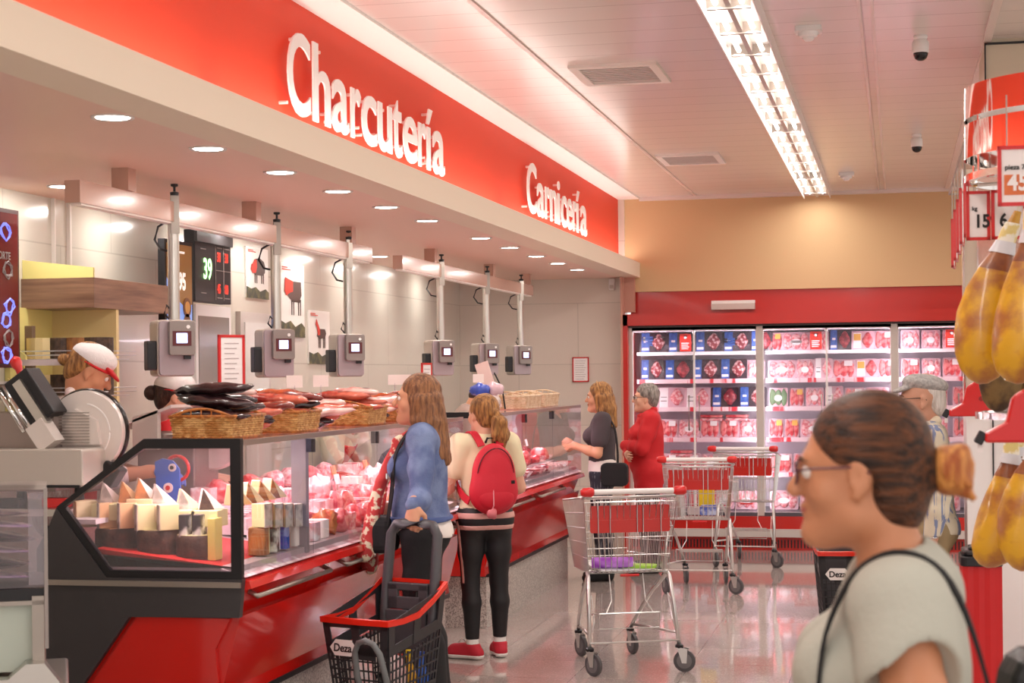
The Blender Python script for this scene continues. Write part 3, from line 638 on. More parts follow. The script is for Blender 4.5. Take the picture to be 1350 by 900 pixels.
# ---------------------------------------------------------------- baskets of packed sausages on top
BAND = M('wicker_edge', '#c4752e', .5, noise='#96551f', nscale=40, bump=.6, bscale=150)
def basket(x0, y0, x1, y1, z, label):
    t = thing('wicker_basket', label, 'basket', ((x0+x1)/2, (y0+y1)/2, z), 0, 'wicker baskets on the counters')
    cx, cy = (x0+x1)/2, (y0+y1)/2; h = .095
    # woven wall: upright stakes and horizontal strands
    n = 0
    def ring(e, zz, m=.0): return [(x0-e, y0-e, zz), (x1+e, y0-e, zz), (x1+e, y1+e, zz), (x0-e, y1+e, zz)]
    mb = MB()
    for k in range(9):
        zz = z+.012+k*.0095; pts = []
        r4 = ring(.010*k/8, zz)
        for a in range(4):
            p, q = Vector(r4[a]), Vector(r4[(a+1) % 4]); nseg = max(4, int((q-p).length/.02)); d = (q-p).normalized(); nn = Vector((d.y, -d.x, 0))
            for s in range(nseg): pts.append(p.lerp(q, s/nseg)+nn*(.003 if (s+k) % 2 else -.003))
        mb.tube(pts, .0058, 5, closed=True)
    mb.build('woven_side', WICK, t, smooth=True)
    mb = MB()
    for e, zz, rr in ((0, z+.006, .009), (.012, z+h, .0085)):
        mb.tube(ring(e, zz), rr, 6, closed=True)
    mb.build('rim', BAND, t, smooth=True)
    MB().box(x0, y0, z+.001, x1, y1, z+.008).build('bottom', WICK, t)
    for yy in (y0, y1):
        mb = MB(); mb.tube([(x0-.01+(x1-x0+.02)*s/12, yy-.01 if yy == y0 else yy+.01, z+h+.032*math.sin(PI*s/12)) for s in range(13)], .006, 6)
        for s in range(2, 11, 2): 
            xx = x0-.01+(x1-x0+.02)*s/12; mb.tube([(xx, yy-.01 if yy == y0 else yy+.01, z+h), (xx, yy-.01 if yy == y0 else yy+.01, z+h+.032*math.sin(PI*s/12))], .003, 5)
        mb.build('arched_handle', BAND, t, smooth=True)
    return t
VACB = M('vacuum_black', '#1b1418', .18, noise='#3a1d20', nscale=8, coat=.6, bump=.5, bscale=30); VACR = M('vacuum_red', '#a8352a', .2, noise='#d9705a', nscale=12, coat=.6, bump=.5, bscale=30)
VACP = M('vacuum_pink', '#dc8c86', .2, noise='#f6cbc2', nscale=12, coat=.6, bump=.4, bscale=30); VACO = M('vacuum_orange', '#c85a30', .25, noise='#7c2a20', nscale=10, coat=.5)
def pile(x0, y0, x1, y1, z, n, cols, where, r):
    zz = z+.03
    for k in range(n):
        w = r.uniform(.30, .40) if k > 2 else r.uniform(.20, .24); l = r.uniform(.08, .13); cx = (x0+x1)/2+r.uniform(-.05, .03) if k > 2 else (x0+x1)/2; cy = y0+(y1-y0)*(.2+.6*((k*.37) % 1))
        h = .026; lay = z+.03+k*.0185
        mb = MB(); mb.blob((0, 0, 0), (w/2, l/2, h/2+.012), k, .1, nu=18, nv=8, freq=3)
        R = Matrix.Rotation(r.uniform(-.35, .35), 3, 'Z') @ Matrix.Rotation(r.uniform(-.10, .10), 3, 'Y')
        mb.v = [tuple(R @ Vector((p[0], p[1], p[2]+.004*math.sin(p[0]*60+k)))+Vector((cx, cy, lay+.01))) for p in mb.v]
        m = cols[k % len(cols)]
        o = mb.build('vacuum_pack', m, smooth=True)
        cn = {VACB: 'black', VACR: 'dark red', VACP: 'pink', VACO: 'orange-red'}[m]
        tag(o, '%s sausage pack on %s, %s upwards' % (cn, where, ORD[k]), 'cured sausage', 'vacuum packs piled in the baskets')
r5 = random.Random(3)
bs = [(-2.93, 6.75, -2.68, 7.10, 'the nearest basket', [VACB, VACB, VACR, VACB, VACB, VACP, VACB, VACB, VACP, VACB], 10),
      (-2.93, 7.54, -2.68, 7.85, 'the second basket', [VACB, VACR, VACO, VACR, VACB, VACO, VACR, VACO], 8),
      (-2.92, 8.60, -2.67, 8.92, 'the third basket', [VACB, VACR, VACP, VACR, VACR, VACP, VACR, VACP], 8),
      (-2.92, 9.35, -2.67, 9.68, 'the fourth basket', [VACR, VACP, VACR, VACP, VACR, VACO], 6)]
for i, (a, b, c, d, wh, cols, n) in enumerate(bs):
    basket(a, b, c, d, 1.447, 'wicker basket of sausage packs on the near counter, %s from the near end' % ORD[i])
    pile(a, b, c, d, 1.45, n, cols, wh, r5)
pile(-2.95, 7.15, -2.70, 7.5, 1.43, 6, [VACB, VACR, VACB, VACB, VACR, VACO], 'glass after the nearest basket', r5)
pile(-2.95, 8.0, -2.70, 8.5, 1.43, 6, [VACB, VACB, VACR, VACP, VACR, VACP], 'glass after the second basket', r5)
pile(-2.95, 8.98, -2.70, 9.3, 1.43, 6, [VACR, VACB, VACR, VACP, VACR, VACP], 'glass after the third basket', r5)
pile(-2.95, 9.8, -2.70, 10.2, 1.43, 8, [VACR, VACO, VACR, VACR, VACR, VACO, VACR], 'glass at the far counter end', r5)
WICK0 = WICK; WICK = M('wicker_pale', '#ecd3b4', .55, noise='#d8b48c', nscale=30, bump=.6, bscale=120); BAND0 = BAND; BAND = WICK
basket(-2.95, 12.55, -2.68, 13.1, 1.45, 'pale shallow wicker basket on the farther counter, nearer one'); basket(-2.95, 13.35, -2.70, 13.9, 1.45, 'pale shallow wicker basket on the farther counter, nearest the back wall')
# yellow and blue crumpled bags on the far end
for (x, y, z, r, m, lab) in ((-2.78, 11.55, 1.60, .055, M('bag_blue', '#3b55c4', .3, coat=.4), 'crumpled blue bag on top of the farther counter'), (-2.70, 11.62, 1.605, .055, M('bag_pink', '#e8c2cc', .25, coat=.5), 'crumpled pink plastic bag beside the blue bag'), (-2.73, 11.58, 1.515, .068, M('bag_clear', '#d9c8c2', .2, coat=.6), 'crumpled clear plastic bag under the blue bag')):
    tag(MB().blob((x, y, z), (r*1.1, r, r*.85), 7, .25, freq=3.5, nu=18, nv=12).build('plastic_bag', m, smooth=True), lab, 'bag')
# framed notices standing on the counters
def notice(x, y, z, w, h, rz, ry, label, stand=False):
    t = thing('framed_notice', label, 'notice', (x, y, z), rz); t['_o'] = (0, 0, 0)
    T = Matrix.Rotation(ry, 4, 'X')
    fr = MB()
    for b in ((-w/2, -.005, 0, w/2, .005, .012), (-w/2, -.005, h-.012, w/2, .005, h), (-w/2, -.005, 0, -w/2+.012, .005, h), (w/2-.012, -.005, 0, w/2, .005, h)): fr.box(*b)
    fr.v = [tuple(T @ Vector(p)) for p in fr.v]; fr.build('frame', REDPL, t)
    p = MB().box(-w/2+.01, -.002, .01, w/2-.01, .002, h-.01).mat(1)
    for k in range(int(h/.022)-2): p.box(-w/2+.03, -.0035, h-.04-k*.022, w/2-.03-.01*(k % 3), -.002, h-.036-k*.022)
    p.v = [tuple(T @ Vector(q)) for q in p.v]; p.build('sheet', [PAPER, M('ink_soft', '#b9a8a8', .6)], t)
    return t
notice(-2.86, 7.22, 1.50, .13, .39, Rd(50), 0, 'tall red framed notice standing among the sausage packs')
notice(-2.80, 10.25, 1.45, .14, .33, Rd(80), 0, 'red edged notice standing edge-on at the far end of the near counter')
notice(-3.045, 16.885, 1.625, .165, .245, 0, 0, 'red framed paper notice on the pale back wall')
t = thing('notice_stand', 'pink-white notice board leaning on the farther counter beside the basket', 'notice', (-2.9, 12.3, 1.45))
MB().box(-2.95, 12.30, 1.45, -2.85, 12.31, 1.80, R=Matrix.Rotation(-.3, 3, 'Y')).build('board', M('board_pink', '#eccfc8', .4), t)
MB().tube([(-2.82, 12.5, 1.45), (-2.84, 12.5, 1.6), (-2.90, 12.5, 1.72)], .006, 6).build('prop_arm', BLACK, t)
# ================================================================ STAFF SIDE
# hanging beams with the scales
def beam(ya, yb, lab, blocks):
    t = thing('hanging_beam', lab, 'beam', (-3.35, (ya+yb)/2, 2.44))
    BM = M('beam_panel', '#c9a08f', .2, coat=.3)
    MB().box(-3.42, ya, 2.445, -3.35, yb, 2.54).build('rail', BM, t)
    MB().box(-3.41, ya+.03, 2.437, -3.36, yb-.03, 2.446).build('underside_strip', M('beam_led', '#fff6ee', .4, emit='#fff2e4', estr=.0), t)
    for y in blocks: MB().box(-3.41, y-.05, 2.54, -3.33, y+.03, 2.64).build('hanger_block', BM, t)
beam(6.77, 10.95, 'long pinkish beam hung below the soffit over the nearer counter', [7.25, 8.83, 10.5])
beam(11.66, 16.1, 'long pinkish beam hung below the soffit over the farther counter', [12.5, 14.4, 15.9])
SCG = M('scale_body', '#b9ada2', .35, metal=.3); SCD = M('scale_front', '#8e837e', .35, metal=.3)
def scale_unit():
    t = thing('hanging_scale', '', 'scale', (0, 0, 0), 0, 'scales hung from the beams'); t['_o'] = (0, 0, 0)
    MB().tube([(0, 0, .27), (0, 0, .73)], .028, 16).build('pole', STEEL, t, smooth='auto')
    MB().box(.024, -.02, .68, .04, .02, .86).build('pole_bracket', STEELD, t)
    MB().lathe([(.02, .86), (.022, .875), (.006, .88), (.006, .90), (.018, .905), (.018, .915)], (.03, 0, 0), 12).build('knob', BLACK, t)
    MB().tube([(-.02, -.03, .74), (-.09, -.05, .72), (-.12, -.06, .66), (-.06, -.05, .61), (-.01, -.03, .60)], .006, 6).build('cable', BLACK, t, smooth=True)
    MB().tube([(0, -.02, .27), (.01, -.05, .30), (.02, -.04, .34), (0, -.02, .32)], .005, 6).build('lower_cable', BLACK, t, smooth=True)
    b = MB().rbox(-.12, -.09, .0, .03, .09, .27, .02, axis='x').build('body', SCG, t, bevel=.004)
    MB().rbox(.03, -.085, .005, .05, .085, .265, .018, axis='x').build('front_plate', M('scale_plate', '#a5969a', .35, metal=.2), t, bevel=.003)
    h = MB().rbox(.05, -.045, .10, .085, .08, .265, .012, axis='x').build('display_housing', SCD, t, bevel=.004)
    MB().box(.085, -.03, .145, .087, .06, .215).build('screen_frame', M('scale_red', '#5a1c20', .3), t)
    MB().box(.087, -.012, .158, .0885, .04, .205).build('screen', M('scale_screen', '#cfe0ff', .3, emit='#b9ccff', estr=1.6), t)
    MB().lathe([(.009, .085), (.009, .089)], (0, .045, .235), 12, 'x').build('button', WHITEP, t)
    MB().box(.05, .03, .082, .075, .06, .10).build('printer_slot', BLACK, t)
    MB().rbox(-.05, -.135, .03, .02, -.09, .17, .01, axis='y').build('side_reader', BLACK, t, bevel=.003)
    return t
sc = scale_unit()
names = ['nearest scale on the nearer beam, above the nearest basket', 'middle scale hung from the nearer beam', 'farthest scale hung from the nearer beam', 'nearest scale hung from the farther beam, behind the woman in denim', 'middle scale hung from the farther beam', 'last scale hung from the farther beam, nearest the back wall']
for i, y in enumerate((7.78, 9.18, 10.48, 12.75, 14.25, 15.6)):
    o = sc if i == 0 else copy_tree(sc)
    o.location = (-3.37, y, 1.70 if i else 1.71); o.rotation_euler = (0, 0, Rd(-52)); o['label'] = 'grey '+names[i]
# number display
t = thing('queue_display', 'black queue number display hanging by the staff wall showing green 39', 'display', (-4.0, 10.17, 2.14))
MB().box(-4.06, 9.90, 2.15, -3.99, 10.46, 2.57).build('case', BLACK, t, bevel=.004)
MB().box(-3.995, 9.90, 2.50, -3.975, 10.46, 2.57).build('top_bar', DARK, t)
MB().box(-4.03, 10.15, 2.57, -4.01, 10.18, 2.64).build('hanger', STEELD, t)
UX, UY = (0, 1, 0), (0, 0, 1)
GRN = M('led_green', '#a8ff9a', emit='#b6ffa4', estr=2.2); RLED = M('led_red', '#ff3020', emit='#ff2818', estr=1.8)
text(MB(), '39', (-3.985, 10.01, 2.29), .17, UX, UY, .003, sx=.8).build('green_digits', GRN, t)
for (y, z, s) in ((10.23, 2.40, '38'), (10.35, 2.40, '38'), (10.23, 2.21, '45'), (10.35, 2.21, '80')): text(MB(), s, (-3.985, y, z), .08, UX, UY, .0, sx=.62).build('red_digits', RLED, t)
mb = MB(); mb.box(-3.989, 10.205, 2.17, -3.986, 10.209, 2.49).box(-3.989, 10.335, 2.17, -3.986, 10.338, 2.49).box(-3.989, 10.205, 2.345, -3.986, 10.45, 2.349)
for (y, z) in ((9.98, 2.46), (10.23, 2.48), (10.35, 2.48), (9.98, 2.20), (10.23, 2.18), (10.35, 2.18)): mb.box(-3.989, y, z, -3.986, y+.08, z+.006)
mb.build('grid_lines', M('grid_grey', '#9c9490', .5), t)
t.location.y -= .38
# promotional screen
t = thing('price_screen', 'upright hanging screen with brown and blue picture and the price 2,95', 'screen', (-3.92, 9.1, 1.75))
MB().box(-3.96, 8.93, 1.74, -3.92, 9.32, 2.47).build('case', BLACK, t)
BRN = M('screen_brown', '#8a6430', .4, emit='#8a5c28', estr=.35); BLU = M('screen_blue', '#7fa0dc', .4, emit='#6f92d8', estr=.5)
m = MB(); m.add([(-3.918, 8.95, 2.45), (-3.918, 9.30, 2.45), (-3.918, 9.30, 2.12), (-3.918, 9.2, 2.10), (-3.918, 9.1, 2.14), (-3.918, 8.95, 2.26)], [(0, 1, 2, 3, 4, 5)]); m.build('brown_picture', BRN, t)
m = MB(); m.add([(-3.9185, 8.95, 1.76), (-3.9185, 9.30, 1.76), (-3.9185, 9.30, 2.12), (-3.9185, 9.2, 2.10), (-3.9185, 9.1, 2.14), (-3.9185, 8.95, 2.26)], [(0, 1, 2, 3, 4, 5)]); m.build('blue_picture', BLU, t)
PT = M('print_white', '#f5f0e8', .5, emit='#fff8ee', estr=.5)
text(MB(), '2\'95', (-3.914, 9.04, 2.20), .13, UX, UY, .005, sx=.75).build('price_print', PT, t)
m = MB()
for k, w in enumerate((.2, .12, .08)): m.box(-3.916, 8.99, 2.40-k*.03, -3.914, 8.99+w, 2.412-k*.03)
m.build('small_print', PT, t)
MB().lathe([(.055, -3.916), (.055, -3.913)], (0, 9.22, 2.10), 18, 'x').mat(1).lathe([(.035, -3.913), (.035, -3.911)], (0, 9.22, 2.10), 18, 'x').build('round_seal', [M('seal_brown', '#7a4a22', .4), M('seal_gold', '#d8a04a', .4)], t)
MB().lathe([(.045, -3.916), (.045, -3.913)], (0, 9.22, 2.02), 18, 'x').build('round_seal', M('seal_brown', '#7a4a22', .4), t)
# menu screen at the picture's left edge
t = thing('menu_screen', 'dark red menu screen with blue chalk style drawings at the left wall', 'screen', (-4.1, 7.3, 1.76))
MB().box(-4.15, 6.95, 1.76, -4.10, 7.64, 2.51).build('case', M('screen_case', '#4a2320', .4), t)
MB().box(-4.10, 6.97, 1.78, -4.096, 7.62, 2.49).build('panel', M('screen_maroon', '#5a1414', .25, emit='#5a0c0c', estr=.3), t)
NE = M('neon_blue', '#7f8df0', .4, emit='#7078e8', estr=.9); NE2 = M('neon_grey', '#9a8f8c', .5)
rr = random.Random(2)
for k, (y, z) in enumerate(((7.50, 2.40), (7.52, 2.22), (7.53, 2.05), (7.50, 1.98), (7.52, 1.90), (7.50, 1.82), (7.28, 2.3), (7.2, 2.0))):
    m = MB()
    for q in range(3):
        pts = [(-4.093, y+.055*math.cos(a)*rr.uniform(.5, 1), z+.045*math.sin(a*1.0)*rr.uniform(.5, 1)) for a in [i*2*PI/9 for i in range(9)]]
        m.tube(pts, .0035, 4, closed=True)
    m.build('chalk_drawing', NE if k % 3 != 1 else NE2, t)
text(MB(), 'CORTE', (-4.093, 7.40, 2.27), .05, UX, UY, .001, sx=.9).build('chalk_word', NE2, t)
# animal posters
HILL = M('hill_print', '#77704a', .6, noise='#4a4a3c', nscale=12); ADK = M('animal_dark', '#5d4640', .6); ARD = M('animal_red', '#d8402e', .6)
def poster(y0, y1, z0, z1, kind, label):
    t = thing('wall_poster', label, 'poster', (-4.268, (y0+y1)/2, z0), 0, 'animal posters on the staff wall')
    MB().box(-4.268, y0, z0, -4.258, y1, z1).build('sheet', M('poster_white', '#f4efe8', .45), t)
    w = y1-y0; h = z1-z0; X = -4.256
    def poly(pts, m, nm, dx=0): MB().prism([(y0+a*w, z0+b*h) for a, b in pts], 'x', X+dx, X+.002+dx).build(nm, m, t)
    poly([(0, 0), (1, 0), (1, .14), (.85, .20), (.6, .14), (.4, .22), (.2, .18), (0, .22)], HILL, 'hill_picture')
    if kind == 'pig':
        poly([(.22, .58), (.28, .50), (.42, .46), (.7, .46), (.82, .52), (.84, .64), (.78, .74), (.6, .80), (.42, .78), (.3, .70)], ADK, 'animal_body')
        poly([(.18, .56), (.26, .49), (.4, .5), (.46, .62), (.44, .76), (.34, .76), (.28, .68), (.22, .66)], ARD, 'animal_head', .002)
        legs = (.38, .46, .68, .76)
    elif kind == 'cow':
        poly([(.3, .56), (.45, .50), (.78, .50), (.86, .58), (.84, .76), (.5, .76), (.34, .72)], ADK, 'animal_body')
        poly([(.16, .62), (.24, .56), (.38, .6), (.5, .62), (.5, .76), (.34, .78), (.2, .80), (.18, .72)], ARD, 'animal_head', .002)
        legs = (.46, .54, .74, .82)
    else:
        poly([(.36, .52), (.5, .47), (.74, .49), (.8, .58), (.74, .66), (.46, .66)], ADK, 'animal_body')
        poly([(.30, .74), (.34, .84), (.40, .76), (.50, .64), (.5, .54), (.40, .54), (.36, .68)], ARD, 'animal_head', .002)
        legs = (.46, .52, .68, .74)
    m = MB()
    for k, a in enumerate(legs): m.prism([(y0+(a-.02)*w, z0+.52*h), (y0+(a+.02)*w, z0+.52*h), (y0+(a+.015)*w, z0+.30*h), (y0+(a-.012)*w, z0+.30*h)], 'x', X, X+.0015)
    m.prism([(y0+(legs[0]-.02)*w, z0+.515*h), (y0+(legs[3]+.02)*w, z0+.515*h), (y0+(legs[3]+.01)*w, z0+.48*h), (y0+(legs[0])*w, z0+.48*h)], 'x', X, X+.0015)
    m.build('animal_legs', ADK, t)
    m = MB(); m.box(X, y0+.08*w, z0+.93*h, X+.0015, y0+.3*w, z0+.945*h).box(X, y0+.08*w, z0+.90*h, X+.0015, y0+.42*w, z0+.915*h); m.build('heading', ARD, t)
poster(11.03, 11.45, 2.24, 2.585, 'pig', 'white poster with a pig, nearest of the three animal posters')
poster(11.68, 12.2, 1.99, 2.52, 'cow', 'white poster with a cow, middle of the three animal posters')
poster(12.29, 12.78, 1.80, 2.20, 'goat', 'white poster with a goat, lowest of the three animal posters')
bpy.data.objects['wall_poster'].children  # keep
# cheese unit on the staff wall
YEL = M('unit_yellow', '#ecdf8e', .5); YELD = M('unit_cream', '#e6cf96', .5)
t = thing('cheese_shelf_unit', 'pale yellow wall unit with wooden canopy and wire shelves of cheese', 'shelf unit', (-4.1, 8.4, 1.2))
MB().box(-4.268, 8.24, 1.2, -3.885, 8.27, 2.06).build('back_panel', YELD, t)
MB().box(-4.268, 7.80, 1.2, -4.24, 8.24, 2.06).build('side_panel', YEL, t)
m = MB(); m.prism([(-4.268, 2.30), (-4.268, 2.2), (-3.885, 2.2), (-3.885, 2.255)], 'y', 7.985, 8.0); m.build('top_panel', YEL, t)
MB().box(-4.268, 7.97, 2.055, -3.875, 9.0, 2.205).build('canopy', WOOD, t, bevel=.002)
MB().box(-4.268, 7.95, 1.2, -4.20, 7.985, 1.97).build('side_post', M('unit_post', '#7a6252', .5), t)
for k, z in enumerate((1.80, 1.62)):
    m = MB()
    for q in range(9): m.tube([(-4.17+q*.045, 7.78, z), (-4.17+q*.045, 8.22, z)], .003, 5)
    for d in (.02, .04): m.tube([(-4.17, 7.78, z+d), (-3.77, 7.78, z+d), (-3.77, 8.22, z+d)], .003, 5)
    m.build('wire_shelf', ZINC, t)
    MB().box(-4.17, 7.765, z-.03, -3.77, 7.775, z+.0).build('shelf_rail', M('rail_pinkwhite', '#dfcfcb', .4), t)
    MB().prism([(-4.24, z-.03), (-4.24, z+.09), (-4.14, z+.02), (-4.14, z-.03)], 'y', 7.77, 7.785).build('shelf_bracket', YEL, t)
for s, z in enumerate((1.805, 1.625)):
    for i in range(4):
        f = [CR, RINDD, RINDO, RINDD][i]
        wedge(-4.12+i*.095, 7.93, z, .085 if i == 0 else .07, .10, Rd(-170), Rd(30), CR if i == 0 else [0, CO, RINDO, CO][i], YELD if i == 0 else f, '%s cheese piece on the %s wire shelf, %s from the left' % (['cream', 'dark', 'orange brown', 'dark'][i], ['upper', 'lower'][s], ORD[i]), group='cheeses on the staff wall shelves')
# slicer on a steel stand
t = thing('slicer_table', 'low steel table carrying the meat slicer behind the counter end', 'table', (-3.75, 7.1, 0))
MB().box(-4.22, 6.82, 1.12, -3.44, 7.42, 1.15).build('table_top', STEEL, t)
for x in (-4.2, -3.5):
    for y in (6.85, 7.37): MB().box(x, y, 0, x+.04, y+.04, 1.12).build('leg', STEELD, t)
for (x, y, z, w, m, nm, lab) in ((-3.56, 6.95, 1.15, .06, REDPL, 'packet', 'small red packet on the steel slicer table'), (-3.75, 6.9, 1.15, .05, BLACK, 'packet', 'small black packet on the steel slicer table')):
    tag(MB().rbox(x-w, y-w*.6, z, x+w, y+w*.6, z+.04, .01).build(nm, m, bevel=.003), lab, 'packet')
SL = M('slicer_paint', '#c6bdb4', .3, metal=.25); SLW = M('slicer_white', '#ded4ce', .28, metal=.2)
t = thing('meat_slicer', 'large grey electric meat slicer with round blade guard and black grip', 'slicer', (-3.72, 7.12, 1.15))
MB().rbox(-4.0, 6.92, 1.225, -3.55, 7.3, 1.36, .012, axis='y').build('motor_base', SL, t, bevel=.006)
for x in (-3.95, -3.6):
    MB().lathe([(.02, 1.15), (.016, 1.225)], (x, 7.0, 0), 12).build('foot', BLACK, t); MB().lathe([(.02, 1.15), (.016, 1.225)], (x, 7.25, 0), 12).build('foot', BLACK, t)
MB().box(-3.99, 6.915, 1.222, -3.56, 6.925, 1.232).build('base_trim', BLACK, t)
MB().lathe([(.025, 6.912), (.025, 6.918)], (-3.955, 0, 1.262), 20, 'y').mat(1).prism([(-3.962, 1.25), (-3.943, 1.262), (-3.962, 1.275)], 'y', 6.905, 6.912).build('round_badge', [M('badge_blue', '#3a3f9a', .4), WHITEP], t)
cxs, czs = -3.635, 1.415
MB().lathe([(.158, 7.15), (.162, 7.158), (.162, 7.17), (.158, 7.18)], (cxs, 0, czs), 44, 'y').build('blade', M('blade_edge', '#3a3636', .25, metal=.7), t, smooth='auto')
MB().lathe([(.11, 7.118), (.150, 7.125), (.154, 7.15), (.154, 7.155)], (cxs, 0, czs), 44, 'y').build('blade_cover', SLW, t, smooth='auto')
m = MB(); m.tube([(cxs+.105*math.cos(a), 7.119, czs+.105*math.sin(a)) for a in np.linspace(-PI*.45, PI*.45, 24)], .0035, 5); m.build('cover_ring', WHITEP, t)
m = MB().prism([(-3.74, 1.37), (-3.56, 1.37), (-3.575, 1.46), (-3.66, 1.50)], 'y', 7.095, 7.12); m.build('ribbed_plate', SLW, t)
m = MB()
for k in range(11): m.box(-3.75, 7.09, 1.375+k*.011, -3.60, 7.096, 1.379+k*.011)
m.build('plate_ribs', STEELD, t)
Ty = lambda a, c: (lambda v: v)
RS = Matrix.Rotation(Rd(33), 3, 'Y')
m = MB().box(-3.86, 7.0, 1.44, -3.74, 7.12, 1.64, R=Matrix.Rotation(Rd(-35), 3, 'Y')); m.build('black_grip', BLACK, t, bevel=.008)
m = MB().box(-3.80, 6.98, 1.43, -3.765, 7.02, 1.62, R=Matrix.Rotation(Rd(-35), 3, 'Y')); m.build('grip_bracket', STEEL, t)
m = MB().box(-3.775, 6.97, 1.36, -3.70, 7.05, 1.46, R=Matrix.Rotation(Rd(-35), 3, 'Y')); m.build('carriage_block', SLW, t)
m = MB().tube([(-3.90, 7.0, 1.585), (-3.78, 7.0, 1.42)], .011, 10); m.tube([(-3.93, 6.99, 1.60), (-3.81, 6.99, 1.42)], .009, 10); m.build('guide_rod', CHROME, t, smooth=True)
m = MB().lathe([(.012, 0), (.020, .012), (.014, .03), (.014, .055), (.022, .075), (.020, .095), (.006, .105)], (0, 0, 0), 16, T=Matrix.Translation((-3.84, 7.06, 1.60)) @ Matrix.Rotation(Rd(-25), 4, 'Y')); m.build('red_knob', REDPL, t, smooth=True)
m = MB().add([(-4.20, 6.95, 1.50), (-3.90, 6.95, 1.605), (-3.90, 7.35, 1.605), (-4.20, 7.35, 1.50), (-4.20, 6.95, 1.49), (-3.90, 6.95, 1.595), (-3.90, 7.35, 1.595), (-4.20, 7.35, 1.49)], [(0, 1, 2, 3), (7, 6, 5, 4), (0, 4, 5, 1), (1, 5, 6, 2), (2, 6, 7, 3), (3, 7, 4, 0)]); m.build('meat_table', SLW, t)
MB().box(-4.19, 7.05, 1.20, -3.72, 7.34, 1.49).build('table_skirt', M('skirt_steel', '#a1928c', .3, metal=.6), t)
MB().prism([(-4.2, 1.20), (-4.02, 1.20), (-4.05, 1.49), (-4.2, 1.46)], 'y', 6.90, 6.93).build('side_guard', SL, t)
m = MB()
for a in range(4): m.tube([(-4.10, 6.885, 1.30), (-4.10+.03*math.cos(a*PI/2+.7), 6.885, 1.30+.03*math.sin(a*PI/2+.7))], .008, 8)
m.lathe([(.014, 6.88), (.014, 6.90)], (-4.10, 0, 1.30), 12, 'y'); m.build('star_knob', BLACK, t)
MB().box(-3.57, 7.1, 1.22, -3.50, 7.18, 1.30, R=Matrix.Rotation(.6, 3, 'Y')).build('sharpener', BLACK, t, bevel=.006)
t.location.x += .10; t.scale = (1.2, 1.1, 1.2)
# second slicer farther along
t = thing('meat_slicer', 'second steel slicer partly hidden behind the first basket', 'slicer', (-3.5, 7.9, 1.12))
MB().add([(-3.72, 7.8, 1.46), (-3.40, 7.8, 1.575), (-3.40, 8.2, 1.575), (-3.72, 8.2, 1.46), (-3.72, 7.8, 1.45), (-3.40, 7.8, 1.56), (-3.40, 8.2, 1.56), (-3.72, 8.2, 1.45)], [(0, 1, 2, 3), (7, 6, 5, 4), (0, 4, 5, 1), (1, 5, 6, 2), (2, 6, 7, 3), (3, 7, 4, 0)]).build('meat_table', SLW, t)
MB().box(-3.60, 7.85, 1.13, -3.30, 8.15, 1.44).build('motor_base', M('skirt_steel'), t, bevel=.01)
MB().prism([(-3.60, 1.36), (-3.47, 1.36), (-3.47, 1.55), (-3.60, 1.52)], 'y', 7.80, 7.84).build('side_guard', SL, t)
MB().lathe([(.14, 8.02), (.15, 8.03), (.15, 8.05)], (-3.28, 0, 1.40), 36, 'y').build('blade', SLW, t, smooth='auto')
# staff worktop along the wall and staff side shelf under the slicers
t = thing('staff_worktop', 'steel worktop standing along the staff wall behind the counters', 'worktop', (-4.05, 12, 0))
MB().box(-4.26, 9.2, .86, -4.0, 16.6, .90).build('top', STEEL, t); MB().box(-4.26, 9.2, .12, -4.02, 16.6, .86).build('cabinet', WHITEP, t)
t = thing('slicer_table', 'steel table under the second slicer behind the near counter', 'table', (-3.5, 8.0, 0))
MB().box(-3.72, 7.75, 1.09, -3.44, 8.3, 1.12).build('table_top', STEEL, t)
for y in (7.78, 8.23):
    MB().box(-3.70, y, 0, -3.66, y+.04, 1.09).build('leg', STEELD, t)
# small white alarm on the back wall
t = thing('wall_sensor', 'small white sensor high on the back wall beside the red case', 'sensor', (-2.72, 16.86, 2.52))
MB().rbox(-2.755, 16.86, 2.52, -2.695, 16.9, 2.63, .012, axis='y').build('body', WHITEP, t, bevel=.005)
MB().box(-2.745, 16.855, 2.535, -2.705, 16.862, 2.57).build('lens', LGREY, t)
# acrylic holders on the counter tops
for i, y in enumerate((8.15, 8.55, 9.9, 10.1, 12.0)):
    t = thing('ticket_holder', 'clear acrylic ticket holder standing on the counter top, %s from the near end' % ORD[i], 'holder', (-2.9, y, 1.45), 0, 'acrylic holders')
    MB().tube([(-2.9, y, 1.46), (-2.9, y, 1.66)], .004, 6).build('stem', ACRYL, t); MB().box(-2.94, y-.003, 1.65, -2.86, y+.003, 1.71, R=Matrix.Rotation(.5, 3, 'Z')).build('card', M('holder_card', '#efe0da', .3), t)
    MB().box(-2.93, y-.03, 1.45, -2.87, y+.03, 1.46).build('foot', ACRYL, t)
# foreground display case at the picture's left edge
t = thing('glass_display_case', 'small glass display case with steel frame at the bottom left corner', 'display case', (-2.86, 5.5, 0)); GC = t
A, B, C_, D_ = -3.75, -2.86, 5.5, 6.05
MB().box(A, C_, .99, B, C_+.006, 1.315).build('glass_front', GLASSP, t); MB().box(B-.006, C_, .99, B, D_, 1.315).build('glass_side', GLASSP, t); MB().box(A, C_, 1.315, B, D_, 1.325).build('glass_top', GLASSP, t)
MB().box(B-.06, C_-.004, 1.0, B-.004, C_-.001, 1.315).build('glass_edge', ACRYL, t); MB().box(B-.008, C_-.006, .78, B+.004, C_+.02, 1.33).build('corner_strip', M('strip_dull', '#a39a95', .4, metal=.3), t)
MB().box(A, C_+.01, .94, B-.01, D_, .985).build('tray', BLACK, t)
MB().box(A, C_+.03, .70, B-.05, D_, .94).build('body', M('case_body', '#c4d0c4', .35), t)
